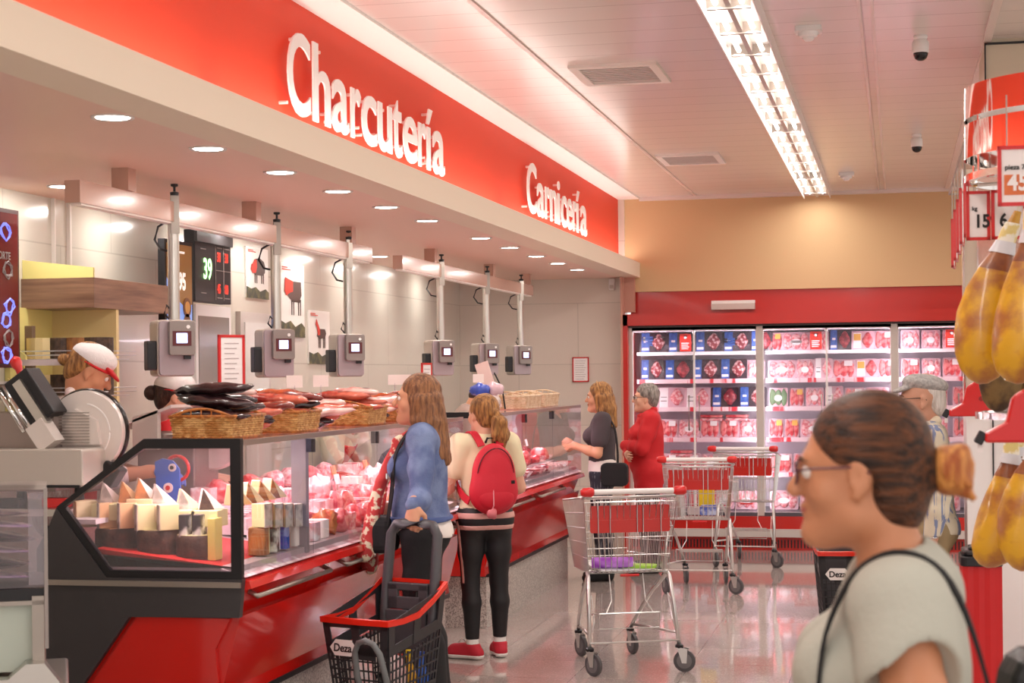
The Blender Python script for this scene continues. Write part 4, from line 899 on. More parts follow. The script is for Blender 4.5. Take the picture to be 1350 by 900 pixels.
MB().box(B-.05, C_, .60, B-.01, D_, .96).box(A, C_, .93, B-.01, C_+.03, .945).build('frame', STEELD, t)
m = MB(); m.box(A, C_-.1, .0, -2.79, D_, .66); m.build('steel_base', STEEL, t, bevel=.01)
m = MB(); m.prism([(A, .66), (-2.81, .66), (-2.87, .74), (-2.93, .74), (-2.99, .69), (A, .69)], 'y', C_-.08, C_+.02); m.build('base_lip', STEEL, t)
MB().box(A, C_-.14, .45, -2.9, C_-.1, .60).build('base_box', STEELD, t)
GC.rotation_euler.z = Rd(27)
for k in range(9):
    z = 1.0+k*.03; m = MB(); m.blob((0, 0, 0), (.28, .16, .012), k, .1, nu=18)
    R = Matrix.Rotation(Rd(27), 3, 'Z') @ Matrix.Rotation(.15-.05*(k % 3), 3, 'Y'); m.v = [tuple(R @ Vector(p)+Vector((-3.26, 5.57, z))) for p in m.v]
    tag(m.build('vacuum_pack', [VACB, M('vacuum_violet', '#b9a6dc', .15, noise='#efe8ff', nscale=9, coat=.7), VACB][k % 3] if k else MATS.get('vacuum_violet', VACB), smooth=True), 'shiny pack in the glass case at bottom left, %s upwards' % ORD[k], 'packed food', 'packs in the glass case')
# ================================================================ RIGHT SIDE
BEIGE = M('column_beige', '#d8cbb8', .25, metal=.2)
struct('wall_pillar', MB().box(.46, 9.40, 0, 1.3, 10.1, 3.42), M('pillar_paint', '#d9cdb6', .4))
struct('trim_pillar', MB().box(.455, 9.385, 2.7, .462, 9.40, 3.40).box(.455, 9.385, 3.39, 1.3, 9.40, 3.40), BLACK)
t = thing('display_column', 'stainless clad column with mirror panel behind the hanging hams', 'column', (.5, 9.2, 1.5))
MB().box(.33, 9.15, 1.52, .40, 9.38, 2.72).build('cladding', BEIGE, t); MB().box(.402, 9.15, 1.52, .80, 9.38, 2.72).build('mirror_panel', M('mirror_pink', '#d9b8aa', .15, metal=.8), t)
for x in (.33, .40): MB().box(x-.004, 9.14, 1.52, x+.004, 9.152, 2.72).build('edge_strip', CHROME, t)
t = thing('white_cabinet', 'tall white cabinet below the stainless column at the right edge', 'cabinet', (.7, 9.2, 0))
MB().box(.33, 9.0, .08, 1.2, 9.39, 1.49).build('body', WHITEP, t, bevel=.004); MB().box(.325, 8.99, 1.49, 1.2, 9.39, 1.52).build('lid', STEELD, t); MB().box(.34, 9.02, 0, 1.2, 9.39, .08).build('plinth', STEELD, t)
MB().box(.455, 8.994, .10, .462, 9.0, 1.48).build('door_gap', BLACK, t)
# red ribbed bin
t = thing('waste_bin', 'red ribbed waste bin with black lid in front of the white cabinet', 'bin', (.365, 8.4, 0))
m = MB(); pts = []
for k in range(28):
    a0 = k/28; s_ = a0*4; sd = int(s_); f = s_-sd; w, d = .085, .12
    x, y = [(-w+2*w*f, -d), (w, -d+2*d*f), (w-2*w*f, d), (-w, d-2*d*f)][sd]
    q = .006 if k % 2 else 0; n_ = [(0, -1), (1, 0), (0, 1), (-1, 0)][sd]
    pts.append((.365+x+n_[0]*q, 8.4+y+n_[1]*q))
m.prism(pts, 'z', .02, .80); m.build('body', M('bin_red', '#c5161a', .4), t)
MB().rbox(.27, 8.26, .80, .46, 8.54, .845, .03).build('rim', BLACK, t, bevel=.006)
m = MB(); m.rbox(.28, 8.28, .845, .45, 8.52, .87, .04); m.box(.31, 8.32, .87, .42, 8.46, .885); m.build('lid', M('bin_bag', '#1d1b1e', .3, bump=.6, bscale=25), t, bevel=.008)
# ham rack with chrome rings
RCX, RCY = .72, 6.75
t = thing('ham_rack', 'round chrome rack from which the cured hams hang at the right edge', 'rack', (RCX, RCY, 0))
def ring(z0, z1, r, m, nm, th=.004):
    MB().lathe([(r, z0), (r, z1), (r-th, z1), (r-th, z0), (r, z0)], (RCX, RCY, 0), 56, caps=False).build(nm, m, t, smooth='auto')
CHB = M('chrome_band', '#e9e4e0', .06, metal=1)
ring(2.63, 2.745, .47, CHB, 'upper_band'); ring(2.485, 2.61, .47, CHB, 'lower_band', .003); ring(2.40, 2.425, .47, CHROME, 'hanging_rail', .02); ring(1.52, 1.545, .44, CHROME, 'hanging_rail', .02)
MB().lathe([(.05, 0), (.05, 2.9)], (RCX, RCY, 0), 20).build('pole', CHROME, t, smooth='auto'); MB().lathe([(.40, 0), (.40, .05), (.1, .08), (.05, .10)], (RCX, RCY, 0), 30).build('base', STEEL, t, smooth='auto')
for a in range(8):
    c_, s_ = math.cos(a*PI/4+.4), math.sin(a*PI/4+.4)
    MB().tube([(RCX+.04*c_, RCY+.04*s_, 2.41), (RCX+.46*c_, RCY+.46*s_, 2.41)], .008, 6).build('spoke', CHROME, t); MB().tube([(RCX+.04*c_, RCY+.04*s_, 1.53), (RCX+.43*c_, RCY+.43*s_, 1.53)], .008, 6).build('spoke', CHROME, t)
    MB().tube([(RCX+.462*c_, RCY+.462*s_, 2.42), (RCX+.462*c_, RCY+.462*s_, 2.64)], .005, 6).build('hanger_rod', CHROME, t)
HAM = M('ham_fat', '#d8a31a', .38, noise='#a8682a', nscale=9, nramp=(.44, .62), bump=.35, bscale=14, coat=.35)
HAMB = M('ham_skin', '#a4602a', .4, noise='#7a3e1e', nscale=9, bump=.3, bscale=20, coat=.3)
HAMD = M('ham_mould', '#7d6338', .6, noise='#463222', nscale=14, bump=.5, bscale=30)
NET = M('ham_paper', '#e3cf86', .35, noise='#f4efe0', nscale=30, nramp=(.45, .55)); STRAP = M('ham_strap', '#dcdce2', .3, coat=.4)
def ham(x, y, ztop, L, r, rz, lean, label, dark=False, tilt=10):
    t = thing('cured_ham', label, 'ham', (x, y, ztop-L), rz, 'hams hanging on the chrome rack'); t['_o'] = (0, 0, 0)
    prof = [(0, .012), (.07, .020), (.12, .024), (.18, .024), (.25, .034), (.35, .055), (.48, .078), (.62, .096), (.75, .104), (.86, .096), (.94, .070), (.985, .035), (1, .005)]
    seg = 26; vs = []
    for u_, rr_ in prof:
        z = L*(1-u_); R_ = rr_*r/.104; sh = lean*math.sin(u_*PI)*.03
        for k in range(seg):
            a = 2*PI*k/seg; bulge = 1+.07*math.sin(2*a+u_*5)+.04*math.sin(3*a+1+u_*9)
            vs.append((R_*math.cos(a)*bulge+sh, R_*.66*math.sin(a)*bulge+.01*math.sin(u_*4), z))
    n = len(prof)
    def part(i0, i1, m, nm, grow=0):
        v2 = [tuple(Vector(p)*1 + (Vector((p[0], p[1], 0)).normalized()*grow if grow else Vector((0, 0, 0)))) for p in vs[i0*seg:(i1+1)*seg]]
        f = [(i*seg+k, i*seg+(k+1) % seg, (i+1)*seg+(k+1) % seg, (i+1)*seg+k) for i in range(i1-i0) for k in range(seg)]
        f += [tuple(range(seg)), tuple((i1-i0)*seg+k for k in range(seg))]
        MB().add(v2, f).build(nm, m, t, smooth='auto')
    part(0, 12, HAMD if dark else HAM, 'meat_body'); part(3, 5, HAMB, 'rind', .0015); part(1, 4, NET, 'paper_cuff', .006)
    part(3, 4, STRAP, 'tag_band', .010)
    m = MB().tube([(0, 0, L), (0, 0, L+.05), (.01, 0, L+.07)], .004, 6); m.build('hook_cord', M('cord_white', '#e8e2d4', .6), t)
    t.rotation_euler = (0, Rd(tilt), rz)
    return t
ham(.285, 6.56, 2.29, .64, .110, 0, -1, 'leftmost mustard yellow cured ham in the upper tier of the rack', False, 13)
ham(.405, 6.36, 2.31, .66, .125, 0, 1, 'large mustard yellow cured ham in front, upper tier, cut by the frame', False, 5)
ham(.47, 6.95, 2.20, .62, .10, 1.2, 1, 'dark brown cured ham hanging behind the yellow upper ones', True)
ham(.36, 6.90, 2.16, .62, .09, .2, 0, 'brown mould covered ham hanging behind the leftmost upper one', True)
ham(.305, 6.50, 1.50, .51, .095, 0, 1, 'leftmost yellow ham in the lower tier of the rack')
ham(.415, 6.40, 1.51, .52, .088, 0, -1, 'second yellow ham in the lower tier, cut by the frame')
ham(.415, 6.85, 1.50, .50, .08, 1.0, 0, 'brown ham hanging behind the lower yellow ones', True)
# price cards
def price_card(x, y, z, w, h, rz, big, small, orange, label, group='red framed price cards'):
    t = thing('price_card', label, 'price card', (x, y, z), rz, group); t['_o'] = (0, 0, 0)
    m = MB()
    for b in ((0, -.006, 0, w, .006, .012), (0, -.006, h-.012, w, .006, h), (0, -.006, 0, .012, .006, h), (w-.012, -.006, 0, w, .006, h)): m.box(*b)
    m.build('frame', REDPL, t)
    MB().box(.01, -.002, .01, w-.01, .002, h-.01).build('sheet', PAPER, t)
    if orange: MB().box(.02, -.004, .035, w-.02, -.002, h*.52).build('price_block', M('price_orange', '#dd7440', .5), t)
    ux, uy = (1, 0, 0), (0, 0, 1)
    if small: text(MB(), small, (.022, -.005, h-.075), .022, ux, uy, .0005).build('small_print', INK, t); 
    if big: text(MB(), big, (.03, -.006, .05), .075 if orange else .07, ux, uy, .002, sx=.85).build('price_print', PAPER if orange else INK, t)
    MB().tube([(.03, 0, h), (.03, 0, h+.16)], .0025, 5).build('rod', STEELD, t)
price_card(.312, 5.70, 2.215, .26, .19, Rd(4), '45', 'pieza 7-8 kg', True, 'nearest price card with orange block and white 45')
price_card(.262, 6.95, 2.20, .09, .19, Rd(3), '159', 'kg', False, 'price card with black 159 behind the nearest card')
price_card(.355, 6.93, 2.20, .13, .19, Rd(3), '6', '', False, 'price card with a black 6 beside the 159 card')
for i, (x, y, z) in enumerate(((.272, 7.30, 2.24), (.268, 7.7, 2.24), (.268, 8.1, 2.23), (.268, 8.5, 2.22), (.268, 8.9, 2.21))):
    price_card(x, y, z, .15, .24, Rd(84), '', '', False, 'red framed price card seen edge-on, %s going away from the camera' % ORD[i])
t = thing('card_rail', 'thin rail carrying the row of red framed price cards', 'rail', (.27, 8.0, 2.6)); MB().tube([(.27, 6.9, 2.62), (.27, 9.39, 2.62), (.33, 9.39, 2.62)], .006, 6).build('bar', STEELD, t)
for y in (7.33, 7.73, 8.13, 8.53, 8.93): MB().tube([(.27, y, 2.62), (.27, y, 2.44)], .003, 5).build('drop_rod', STEELD, t)
# ticket dispensers
def dispenser(x, y, z, label, arm):
    t = thing('ticket_dispenser', label, 'ticket dispenser', (x, y, z-.09), 0, 'red queue ticket dispensers'); t['_o'] = (x, y, z-.09)
    pts = [(x+.085*math.cos(a), z+.085*math.sin(a)) for a in np.linspace(-PI*.48, PI*.80, 26)]+[(x-.085, z-.02), (x-.15, z-.055), (x-.15, z-.085)]
    MB().prism(pts, 'y', y-.035, y+.035).build('housing', REDPL, t, bevel=.008)
    MB().lathe([(.012, y-.041), (.012, y-.036)], (x, 0, z), 14, 'y').build('hub', M('hub_dark_red', '#8e1010', .3), t)
    MB().box(x-.175, y-.03, z-.09, x-.148, y+.03, z-.05, R=Matrix.Rotation(.5, 3, 'Y')).build('cutter', BLACK, t, bevel=.004)
    MB().box(x-.17, y-.012, z-.115, x-.155, y+.012, z-.08).build('ticket', PAPER, t)
    if arm == 'column': MB().box(x+.08, y-.01, z-.03, x+.13, y+.02, z+.05).build('bracket', BLACK, t); MB().tube([(x+.10, y, z), (x+.10, y+.45, z)], .01, 8).build('arm', STEELD, t)
    else: MB().tube([(x+.02, y, z-.09), (x+.02, y, z-.13), (x+.16, y+.05, z-.15), (x+.16, y+.05, 0)], .012, 8).build('post', CHROME, t); MB().lathe([(.14, 0), (.14, .015), (.03, .03)], (x+.16, y+.05, 0), 20).build('base', STEELD, t)
dispenser(.385, 8.62, 1.565, 'red snail shaped ticket dispenser in front of the white cabinet, the farther one', 'column')
dispenser(.41, 5.62, 1.56, 'red snail shaped ticket dispenser cut by the right edge, the nearer one', 'post')
tag(MB().blob((.44, 8.8, 1.585), (.05, .04, .065), 4, .3, freq=5).build('seasoning_bag', M('bag_mottled', '#4a4038', .3, noise='#d8c8a8', nscale=60, nramp=(.5, .55)), smooth=True), 'mottled dark bag standing on the white cabinet lid', 'bag')
# ================================================================ TROLLEYS AND BASKETS
def seg_grid(mb, a, b, c, d, n, m, r):
    """wires over the quad a-b-c-d: n wires running from edge ab to edge dc, m wires across"""
    a, b, c, d = map(Vector, (a, b, c, d))
    for i in range(n+1): mb.tube([a.lerp(b, i/n), d.lerp(c, i/n)], r, 4, cap=False)
    for j in range(m+1): mb.tube([a.lerp(d, j/m), b.lerp(c, j/m)], r*1.3, 4, cap=False)
def trolley(label):
    t = thing('shopping_trolley', label, 'shopping trolley', (0, 0, 0), 0); t['_o'] = (0, 0, 0)
    W0, W1, w0, w1 = .275, .205, .235, .165        # half widths: top rear, top front, bottom rear, bottom front
    yr, yf, br, bf = .06, .92, .12, .78; zr, zf, zb0, zb1 = 1.0, .93, .56, .53
    T = lambda s: [(s*W0, yr, zr), (s*W1, yf, zf), (s*w1, bf, zb1), (s*w0, br, zb0)]
    for s, nm in ((-1, 'left_side'), (1, 'right_side')):
        a, b, c, d = T(s); mb = MB(); seg_grid(mb, a, b, c, d, 26, 5, .0021); mb.build(nm, ZINC, t)
    mb = MB(); seg_grid(mb, (-W1, yf, zf), (W1, yf, zf), (w1, bf, zb1), (-w1, bf, zb1), 12, 4, .0024); mb.build('front_side', ZINC, t)
    mb = MB(); seg_grid(mb, (-w0, br, zb0), (w0, br, zb0), (w1, bf, zb1), (-w1, bf, zb1), 14, 5, .0024); mb.build('bottom', ZINC, t)
    mb = MB(); seg_grid(mb, (-W0, yr, zr-.03), (W0, yr, zr-.03), (w0, br, zb0), (-w0, br, zb0), 14, 4, .0024); mb.build('rear_gate', ZINC, t)
    mb = MB(); mb.tube([(-W0, yr, zr), (-W1, yf-.03, zf), (-W1+.03, yf, zf), (W1-.03, yf, zf), (W1, yf-.03, zf), (W0, yr, zr)], .007, 8, closed=True); mb.build('top_rim', ZINC, t, smooth=True)
    # child seat with red flap
    mb = MB(); seg_grid(mb, (-.2, .10, .97), (.2, .10, .97), (.19, .30, .80), (-.19, .30, .80), 8, 3, .0026); seg_grid(mb, (-.2, .34, .98), (.2, .34, .98), (.19, .30, .80), (-.19, .30, .80), 8, 2, .0026); mb.build('child_seat', ZINC, t)
    fl = MB().rbox(-.235, -.003, .795, .235, .003, .95, .012, axis='y').build('seat_flap', REDM, t); fl.location = (0, .075, 0)
    mb = MB()
    for x in (-.19, -.12, .04, .075, .18): mb.tube([(x, .066, .98), (x, .066, .79)], .003, 5)
    mb.build('flap_wire', ZINC, t)
    MB().tube([(-.25, -.02, 1.035), (.25, -.02, 1.035)], .016, 12).build('handle', WHITEP, t, smooth='auto')
    for s in (-1, 1):
        MB().lathe([(.016, -.04), (.026, -.025), (.028, .02), (.020, .035)], (s*.27, -.02, 1.035), 12, 'x').build('handle_cap', REDPL, t, smooth=True)
        MB().tube([(s*.265, -.02, 1.035), (s*.27, .03, 1.01), (s*.275, .10, .99)], .009, 8).build('handle_arm', ZINC, t, smooth=True)
        # chassis: rear leg, long side tube, front leg
        MB().tube([(s*.262, .0, .15), (s*.25, .07, .40), (s*.24, .11, .54), (s*.235, .16, .56)], .012, 8).build('rear_leg', ZINC, t, smooth=True)
        MB().tube([(s*.235, .14, .55), (s*.21, .38, .42), (s*.175, .64, .22), (s*.165, .70, .16)], .012, 8).build('front_leg', ZINC, t, smooth=True)
        MB().tube([(s*.258, .02, .22), (s*.20, .40, .20), (s*.168, .69, .18)], .008, 6).build('side_tube', ZINC, t, smooth=True)
        MB().tube([(s*.25, .06, .38), (s*.225, .10, .44), (s*.23, .02, .30), (s*.245, .015, .24)], .004, 5).build('coin_bracket', ZINC, t)
    MB().tube([(-.262, .0, .18), (.262, .0, .18)], .006, 6).build('cross_tube', ZINC, t)
    mb = MB(); seg_grid(mb, (-.18, .10, .33), (.18, .10, .33), (.15, .52, .27), (-.15, .52, .27), 3, 3, .0035)
    mb.tube([(-.18, .10, .33), (-.18, .12, .24), (.18, .12, .24), (.18, .10, .33)], .004, 5).tube([(-.1, .13, .40), (-.1, .18, .545)], .0035, 5).tube([(.1, .13, .40), (.1, .18, .545)], .0035, 5).tube([(-.1, .13, .40), (-.14, .10, .33)], .0035, 5).tube([(.1, .13, .40), (.14, .10, .33)], .0035, 5)
    mb.build('lower_rack', ZINC, t)
    MB().tube([(-.05, .115, .545), (.06, .115, .545)], .008, 6).build('red_clip', REDPL, t)
    for (x, y, a) in ((-.262, 0, .5), (.262, 0, 1.1), (-.162, .71, .3), (.162, .71, .2)):
        c_, s_ = math.cos(a), math.sin(a); ox, oy = x+.03*s_, y-.03*c_
        R = Matrix.Translation((ox, oy, .0625)) @ Matrix.Rotation(a, 4, 'Z')
        w = MB().lathe([(.05, -.012), (.0625, -.010), (.0625, .010), (.05, .012)], (0, 0, 0), 26, 'x', T=R).build('wheel', M('tyre', '#4c4a4c', .5), t, smooth='auto')
        MB().lathe([(.040, -.014), (.044, -.013), (.044, .013), (.040, .014)], (0, 0, 0), 20, 'x', T=R).build('wheel_disc', GREYP, w, smooth='auto', world=False)
        f = MB()
        for sx in (-.018, .018): f.prism([(.012, -.012), (-.014, -.012), (-.02, .07), (.045, .08), (.03, .045)], 'x', sx-.0015, sx+.0015, T=R)
        f.box(-.02, -.02, .068, .02, .045, .073) if False else None
        f.build('fork', ZINC, t)
        MB().lathe([(.020, .135), (.024, .140), (.024, .152), (.016, .158)], (x, y, 0), 14).build('swivel', BLACK, t, smooth='auto')
    return t
tr = trolley('nearest empty shopping trolley with red seat flap, purple roll in its basket')
tr.location = (-1.475, 9.815, 0); tr.rotation_euler = (0, 0, Rd(23.5))
tb = copy_tree(tr); tb['label'] = 'middle shopping trolley holding yellow and blue packs, pointing at the case'; tb.location = (-1.52, 13.45, 0); tb.rotation_euler = (0, 0, Rd(2))
tc = copy_tree(tr); tc['label'] = 'farthest shopping trolley, standing closest to the refrigerated wall case'; tc.location = (-1.33, 15.35, 0); tc.rotation_euler = (0, 0, Rd(-4))
def at_trolley(tx, x, y, z):
    a = tx.rotation_euler.z; return (tx.location.x+x*math.cos(a)-y*math.sin(a), tx.location.y+x*math.sin(a)+y*math.cos(a), z)
p = at_trolley(tr, 0, .45, .565)
RZ = Matrix.Rotation(Rd(23.5), 3, 'Z')
o = MB().rbox(p[0]-.15, p[1]-.29, .565, p[0]+.15, p[1]+.29, .572, .02); o.v = [tuple(RZ @ (Vector(q)-Vector(p))+Vector(p)) for q in o.v]
tag(o.build('trolley_liner', M('liner_white', '#e6ecec', .25)), 'white plastic sheet lying in the nearest trolley', 'liner')
p = at_trolley(tr, -.05, .24, .606)
tag(MB().tube([(p[0]-.13, p[1]-.03, p[2]), (p[0]+.10, p[1]+.03, p[2])], .032, 16).build('wrapped_roll', M('purple', '#9a3fc0', .35, noise='#c58ae0', nscale=12), smooth='auto'), 'purple wrapped roll lying in the nearest trolley', 'roll')
p = at_trolley(tr, .10, .25, .582)
tag(MB().rbox(p[0]-.12, p[1]-.06, .573, p[0]+.10, p[1]+.06, .590, .03).build('green_leaflet', M('lime', '#a4d84a', .4), bevel=.003), 'lime green packet lying beside the purple roll', 'packet')
for k, (x, y, z, sx, sz, m, lab) in enumerate(((.03, .55, .60, .06, .10, M('pack_yellow', '#e8c820', .4), 'yellow pack in the middle trolley'), (.05, .45, .57, .065, .08, M('pack_blue', '#4a62c0', .4, noise='#c8d4ee', nscale=20), 'blue pack in the middle trolley'), (-.05, .5, .57, .07, .06, M('pack_clear', '#cfc4c2', .2, coat=.5), 'clear crumpled bag in the middle trolley'))):
    p = at_trolley(tb, x, y, z); tag(MB().rbox(p[0]-sx, p[1]-.04, z, p[0]+sx, p[1]+.04, z+sz*(1.8 if k == 0 else 1), .015, axis='y').build('grocery_pack', m, bevel=.004), lab, 'groceries')
# ---------------------------------------------------------------- rolling baskets
BASK = M('basket_black', '#2a292d', .42)
HANDLE = M('basket_handle', '#4a484c', .4)
RRIM = M('basket_red', '#e02a18', .3, coat=.3)
def rolling_basket(label, loc, rz, loop=True, tall=True):
    t = thing('rolling_basket', label, 'shopping basket', loc, rz); t['_o'] = (0, 0, 0)
    wt, dt, wb, db = .185, .225, .135, .16
    def zr(y): return .60+.13*max(0, (y+.05)/.275)**1.3
    cor = lambda u, v, z0=None: None
    def P(x, y, f):            # f 0 bottom .. 1 top; x,y in -1..1
        w = wb+(wt-wb)*f; d = db+(dt-db)*f; yy = y*d; return Vector((x*w, yy, .07+(zr(yy)-.07)*f))
    def wall(fn, n, nm):
        mb = MB(); th = .006
        def strip(u0, u1, f0, f1):
            a, b, c, d = fn(u0, f0), fn(u1, f0), fn(u1, f1), fn(u0, f1); nn = (b-a).cross(d-a).normalized()*th
            vs = [a, b, c, d, a+nn, b+nn, c+nn, d+nn]; mb.add(vs, [(0, 3, 2, 1), (4, 5, 6, 7), (0, 1, 5, 4), (1, 2, 6, 5), (2, 3, 7, 6), (3, 0, 4, 7)])
        for i in range(n+1):
            u = -1+2*i/n; w = .05 if i in (0, n) else .016; strip(max(-1, u-w), min(1, u+w), .0, .72)
        for j in range(10):
            f = .0+j*.08; strip(-1, 1, f, f+(.03 if j in (0, 4) else .013))
        strip(-1, 1, .70, .78); strip(-1, -.80, .76, .99); strip(.80, 1, .76, .99); strip(-.12, .12, .76, .99); strip(-1, 1, .93, .99)
        if nm == 'front_wall': strip(-.55, .6, .66, .80)
        mb.build(nm, BASK, t)
    wall(lambda u, f: P(u, -1, f), 12, 'front_wall'); wall(lambda u, f: P(-u, 1, f), 12, 'back_wall')
    wall(lambda u, f: P(1, u, f), 14, 'right_wall'); wall(lambda u, f: P(-1, -u, f), 14, 'left_wall')
    MB().box(-wb, -db, .06, wb, db, .075).build('bottom', BASK, t)
    pts = [P(-1, -1, 1), P(0, -1.03, 1), P(1, -1, 1)]+[P(1, y, 1) for y in (-.5, 0, .5)]+[P(1, 1, 1), P(0, 1.02, 1), P(-1, 1, 1)]+[P(-1, y, 1) for y in (.5, 0, -.5)]
    mb = MB(); vs = []
    for p in pts:
        o_ = Vector((p.x, p.y, 0)).normalized()
        for a, b in ((-.002, -.02), (.012, -.018), (.014, .008), (-.004, .010)): vs.append(p+o_*a+Vector((0, 0, b)))
    n = len(pts); mb.add(vs, [(i*4+k, i*4+(k+1) % 4, ((i+1) % n)*4+(k+1) % 4, ((i+1) % n)*4+k) for i in range(n) for k in range(4)]); mb.build('rim', RRIM, t)
    # tall pull handle at the back
    hz = 1.0 if tall else .72
    m = MB(); y = .21
    fr = lambda pts, r: m.tube(pts, r, 8)
    outer = [(-.115, .15, .12), (-.14, y-.02, .60), (-.135, y+.03, hz-.05), (-.105, y+.035, hz-.005), (-.06, y+.035, hz), (.06, y+.035, hz), (.105, y+.035, hz-.005), (.135, y+.03, hz-.05), (.14, y-.02, .60), (.115, .15, .12)]
    m.tube(outer, .025, 8); m.build('pull_handle', HANDLE, t, smooth=True)
    m = MB(); m.box(-.115, y-.03, .60, .115, y-.012, .66).box(-.115, y-.03, .69, .115, y-.008, .725).box(-.115, y-.05, .2, .115, y-.035, .60).box(-.115, y-.03, .60, -.06, y-.01, .72).box(.06, y-.03, .60, .115, y-.01, .72); m.build('handle_panel', HANDLE, t, bevel=.004)
    if loop: MB().tube([(x_+.125, y_, z_) for x_, y_, z_ in [(-.07, -.19, .12), (-.08, -.27, .36), (-.07, -.30, .47), (-.042, -.31, .515), (0, -.312, .53), (.042, -.31, .515), (.07, -.30, .47), (.08, -.27, .36), (.07, -.19, .12)]], .014, 8).build('tow_loop', M('loop_grey', '#6b6f70', .4), t, smooth=True)
    # badge
    bz = .47; q = P(0, -1, (bz-.07)/.53); yb = q.y-.010
    hexa = [(-.075, 0), (-.045, .036), (.045, .036), (.075, 0), (.045, -.036), (-.045, -.036)]
    RT = Matrix.Translation((-.072, yb, bz)) @ Matrix.Rotation(-.10, 4, 'X')
    MB().prism(hexa, 'y', -.003, .003, T=RT).build('badge', WHITEP, t)
    mb = text(MB(), 'Deza', (0, 0, 0), .05, (1, 0, 0), (0, 0, 1), .0012, center=True); mb.v = [tuple(RT @ (Vector(p)+Vector((0, -.0045, -.017)))) for p in mb.v]; mb.build('badge_print', INK, t)
    for (x, y) in ((-.12, -.13), (.12, -.13), (-.13, .16), (.13, .16)):
        MB().lathe([(.02, -.011), (.031, -.010), (.031, .010), (.02, .011)], (x, y, .031), 18, 'x').build('wheel', BLACK, t, smooth='auto'); MB().box(x-.008, y-.012, .04, x+.008, y+.012, .065).build('axle_block', BASK, t)
    return t
rb = rolling_basket('black rolling basket with red rim held by the woman in denim, full of groceries', (-2.33, 7.75, 0), Rd(-20))
rb2 = rolling_basket('black rolling basket with red rim and white badge behind the blurred woman', (-.33, 11.0, 0), Rd(8), loop=False, tall=False)
def at_b(x, y, z):
    a = Rd(-20); return Vector((-2.33+x*math.cos(a)-y*math.sin(a), 7.75+x*math.sin(a)+y*math.cos(a), z))
gs = [((-.06, -.10, .26), (.06, .055, .17), M('g_pink', '#f0b7b4', .35, noise='#ffffff', nscale=14), 'pink and white pack at the front of the held basket', 'grocery_pack'),
      ((.04, -.09, .10), (.05, .05, .13), M('g_rose', '#e88f90', .4, noise='#c84a50', nscale=10), 'rose coloured pack low in the held basket', 'grocery_pack'),
      ((.09, -.05, .30), (.055, .06, .13), M('g_white', '#f2e6e0', .4, noise='#e8b8b8', nscale=12), 'white and pink pack at the right of the held basket', 'grocery_pack'),
      ((-.07, .04, .10), (.05, .06, .14), M('g_red', '#c02a26', .4, noise='#e8d8b0', nscale=12), 'red pack at the left of the held basket', 'grocery_pack'),
      ((.05, .05, .09), (.05, .05, .13), M('g_orange', '#d88a3a', .4), 'orange pack low in the held basket', 'grocery_pack')]
for c, s_, m, lab, nm in gs:
    p = at_b(*c); tag(MB().blob(p, s_, 5, .12, nu=20, nv=12, freq=2.6).build(nm, m, smooth=True), lab, 'groceries')
for c, hh, m, cap, lab in (((.115, .03, .12), .32, M('g_yellow', '#e0a818', .3), M('cap_yellow', '#e8c81c', .35), 'yellow bottle in the held basket'), ((.12, .12, .12), .30, M('g_blue', '#2f66c8', .3), M('cap_blue', '#3c5ab0', .3), 'blue bottle in the held basket'), ((.0, .12, .10), .30, M('g_amber', '#c8641c', .3), M('cap_red', '#b83020', .3), 'amber bottle in the held basket')):
    p = at_b(*c); t = thing('bottle', lab, 'bottle', tuple(p), 0, 'bottles in the held basket'); t['_o'] = (0, 0, 0)
    MB().lathe([(.03, 0), (.034, .02), (.034, hh*.6), (.028, hh*.72), (.013, hh*.82), (.013, hh*.9)], (0, 0, 0), 20).build('body', m, t, smooth='auto'); MB().lathe([(.016, hh*.9), (.016, hh)], (0, 0, 0), 16).build('cap', cap, t, smooth='auto')
    MB().lathe([(.0345, hh*.2), (.0345, hh*.5)], (0, 0, 0), 20).build('label_band', LABW, t, smooth=True)
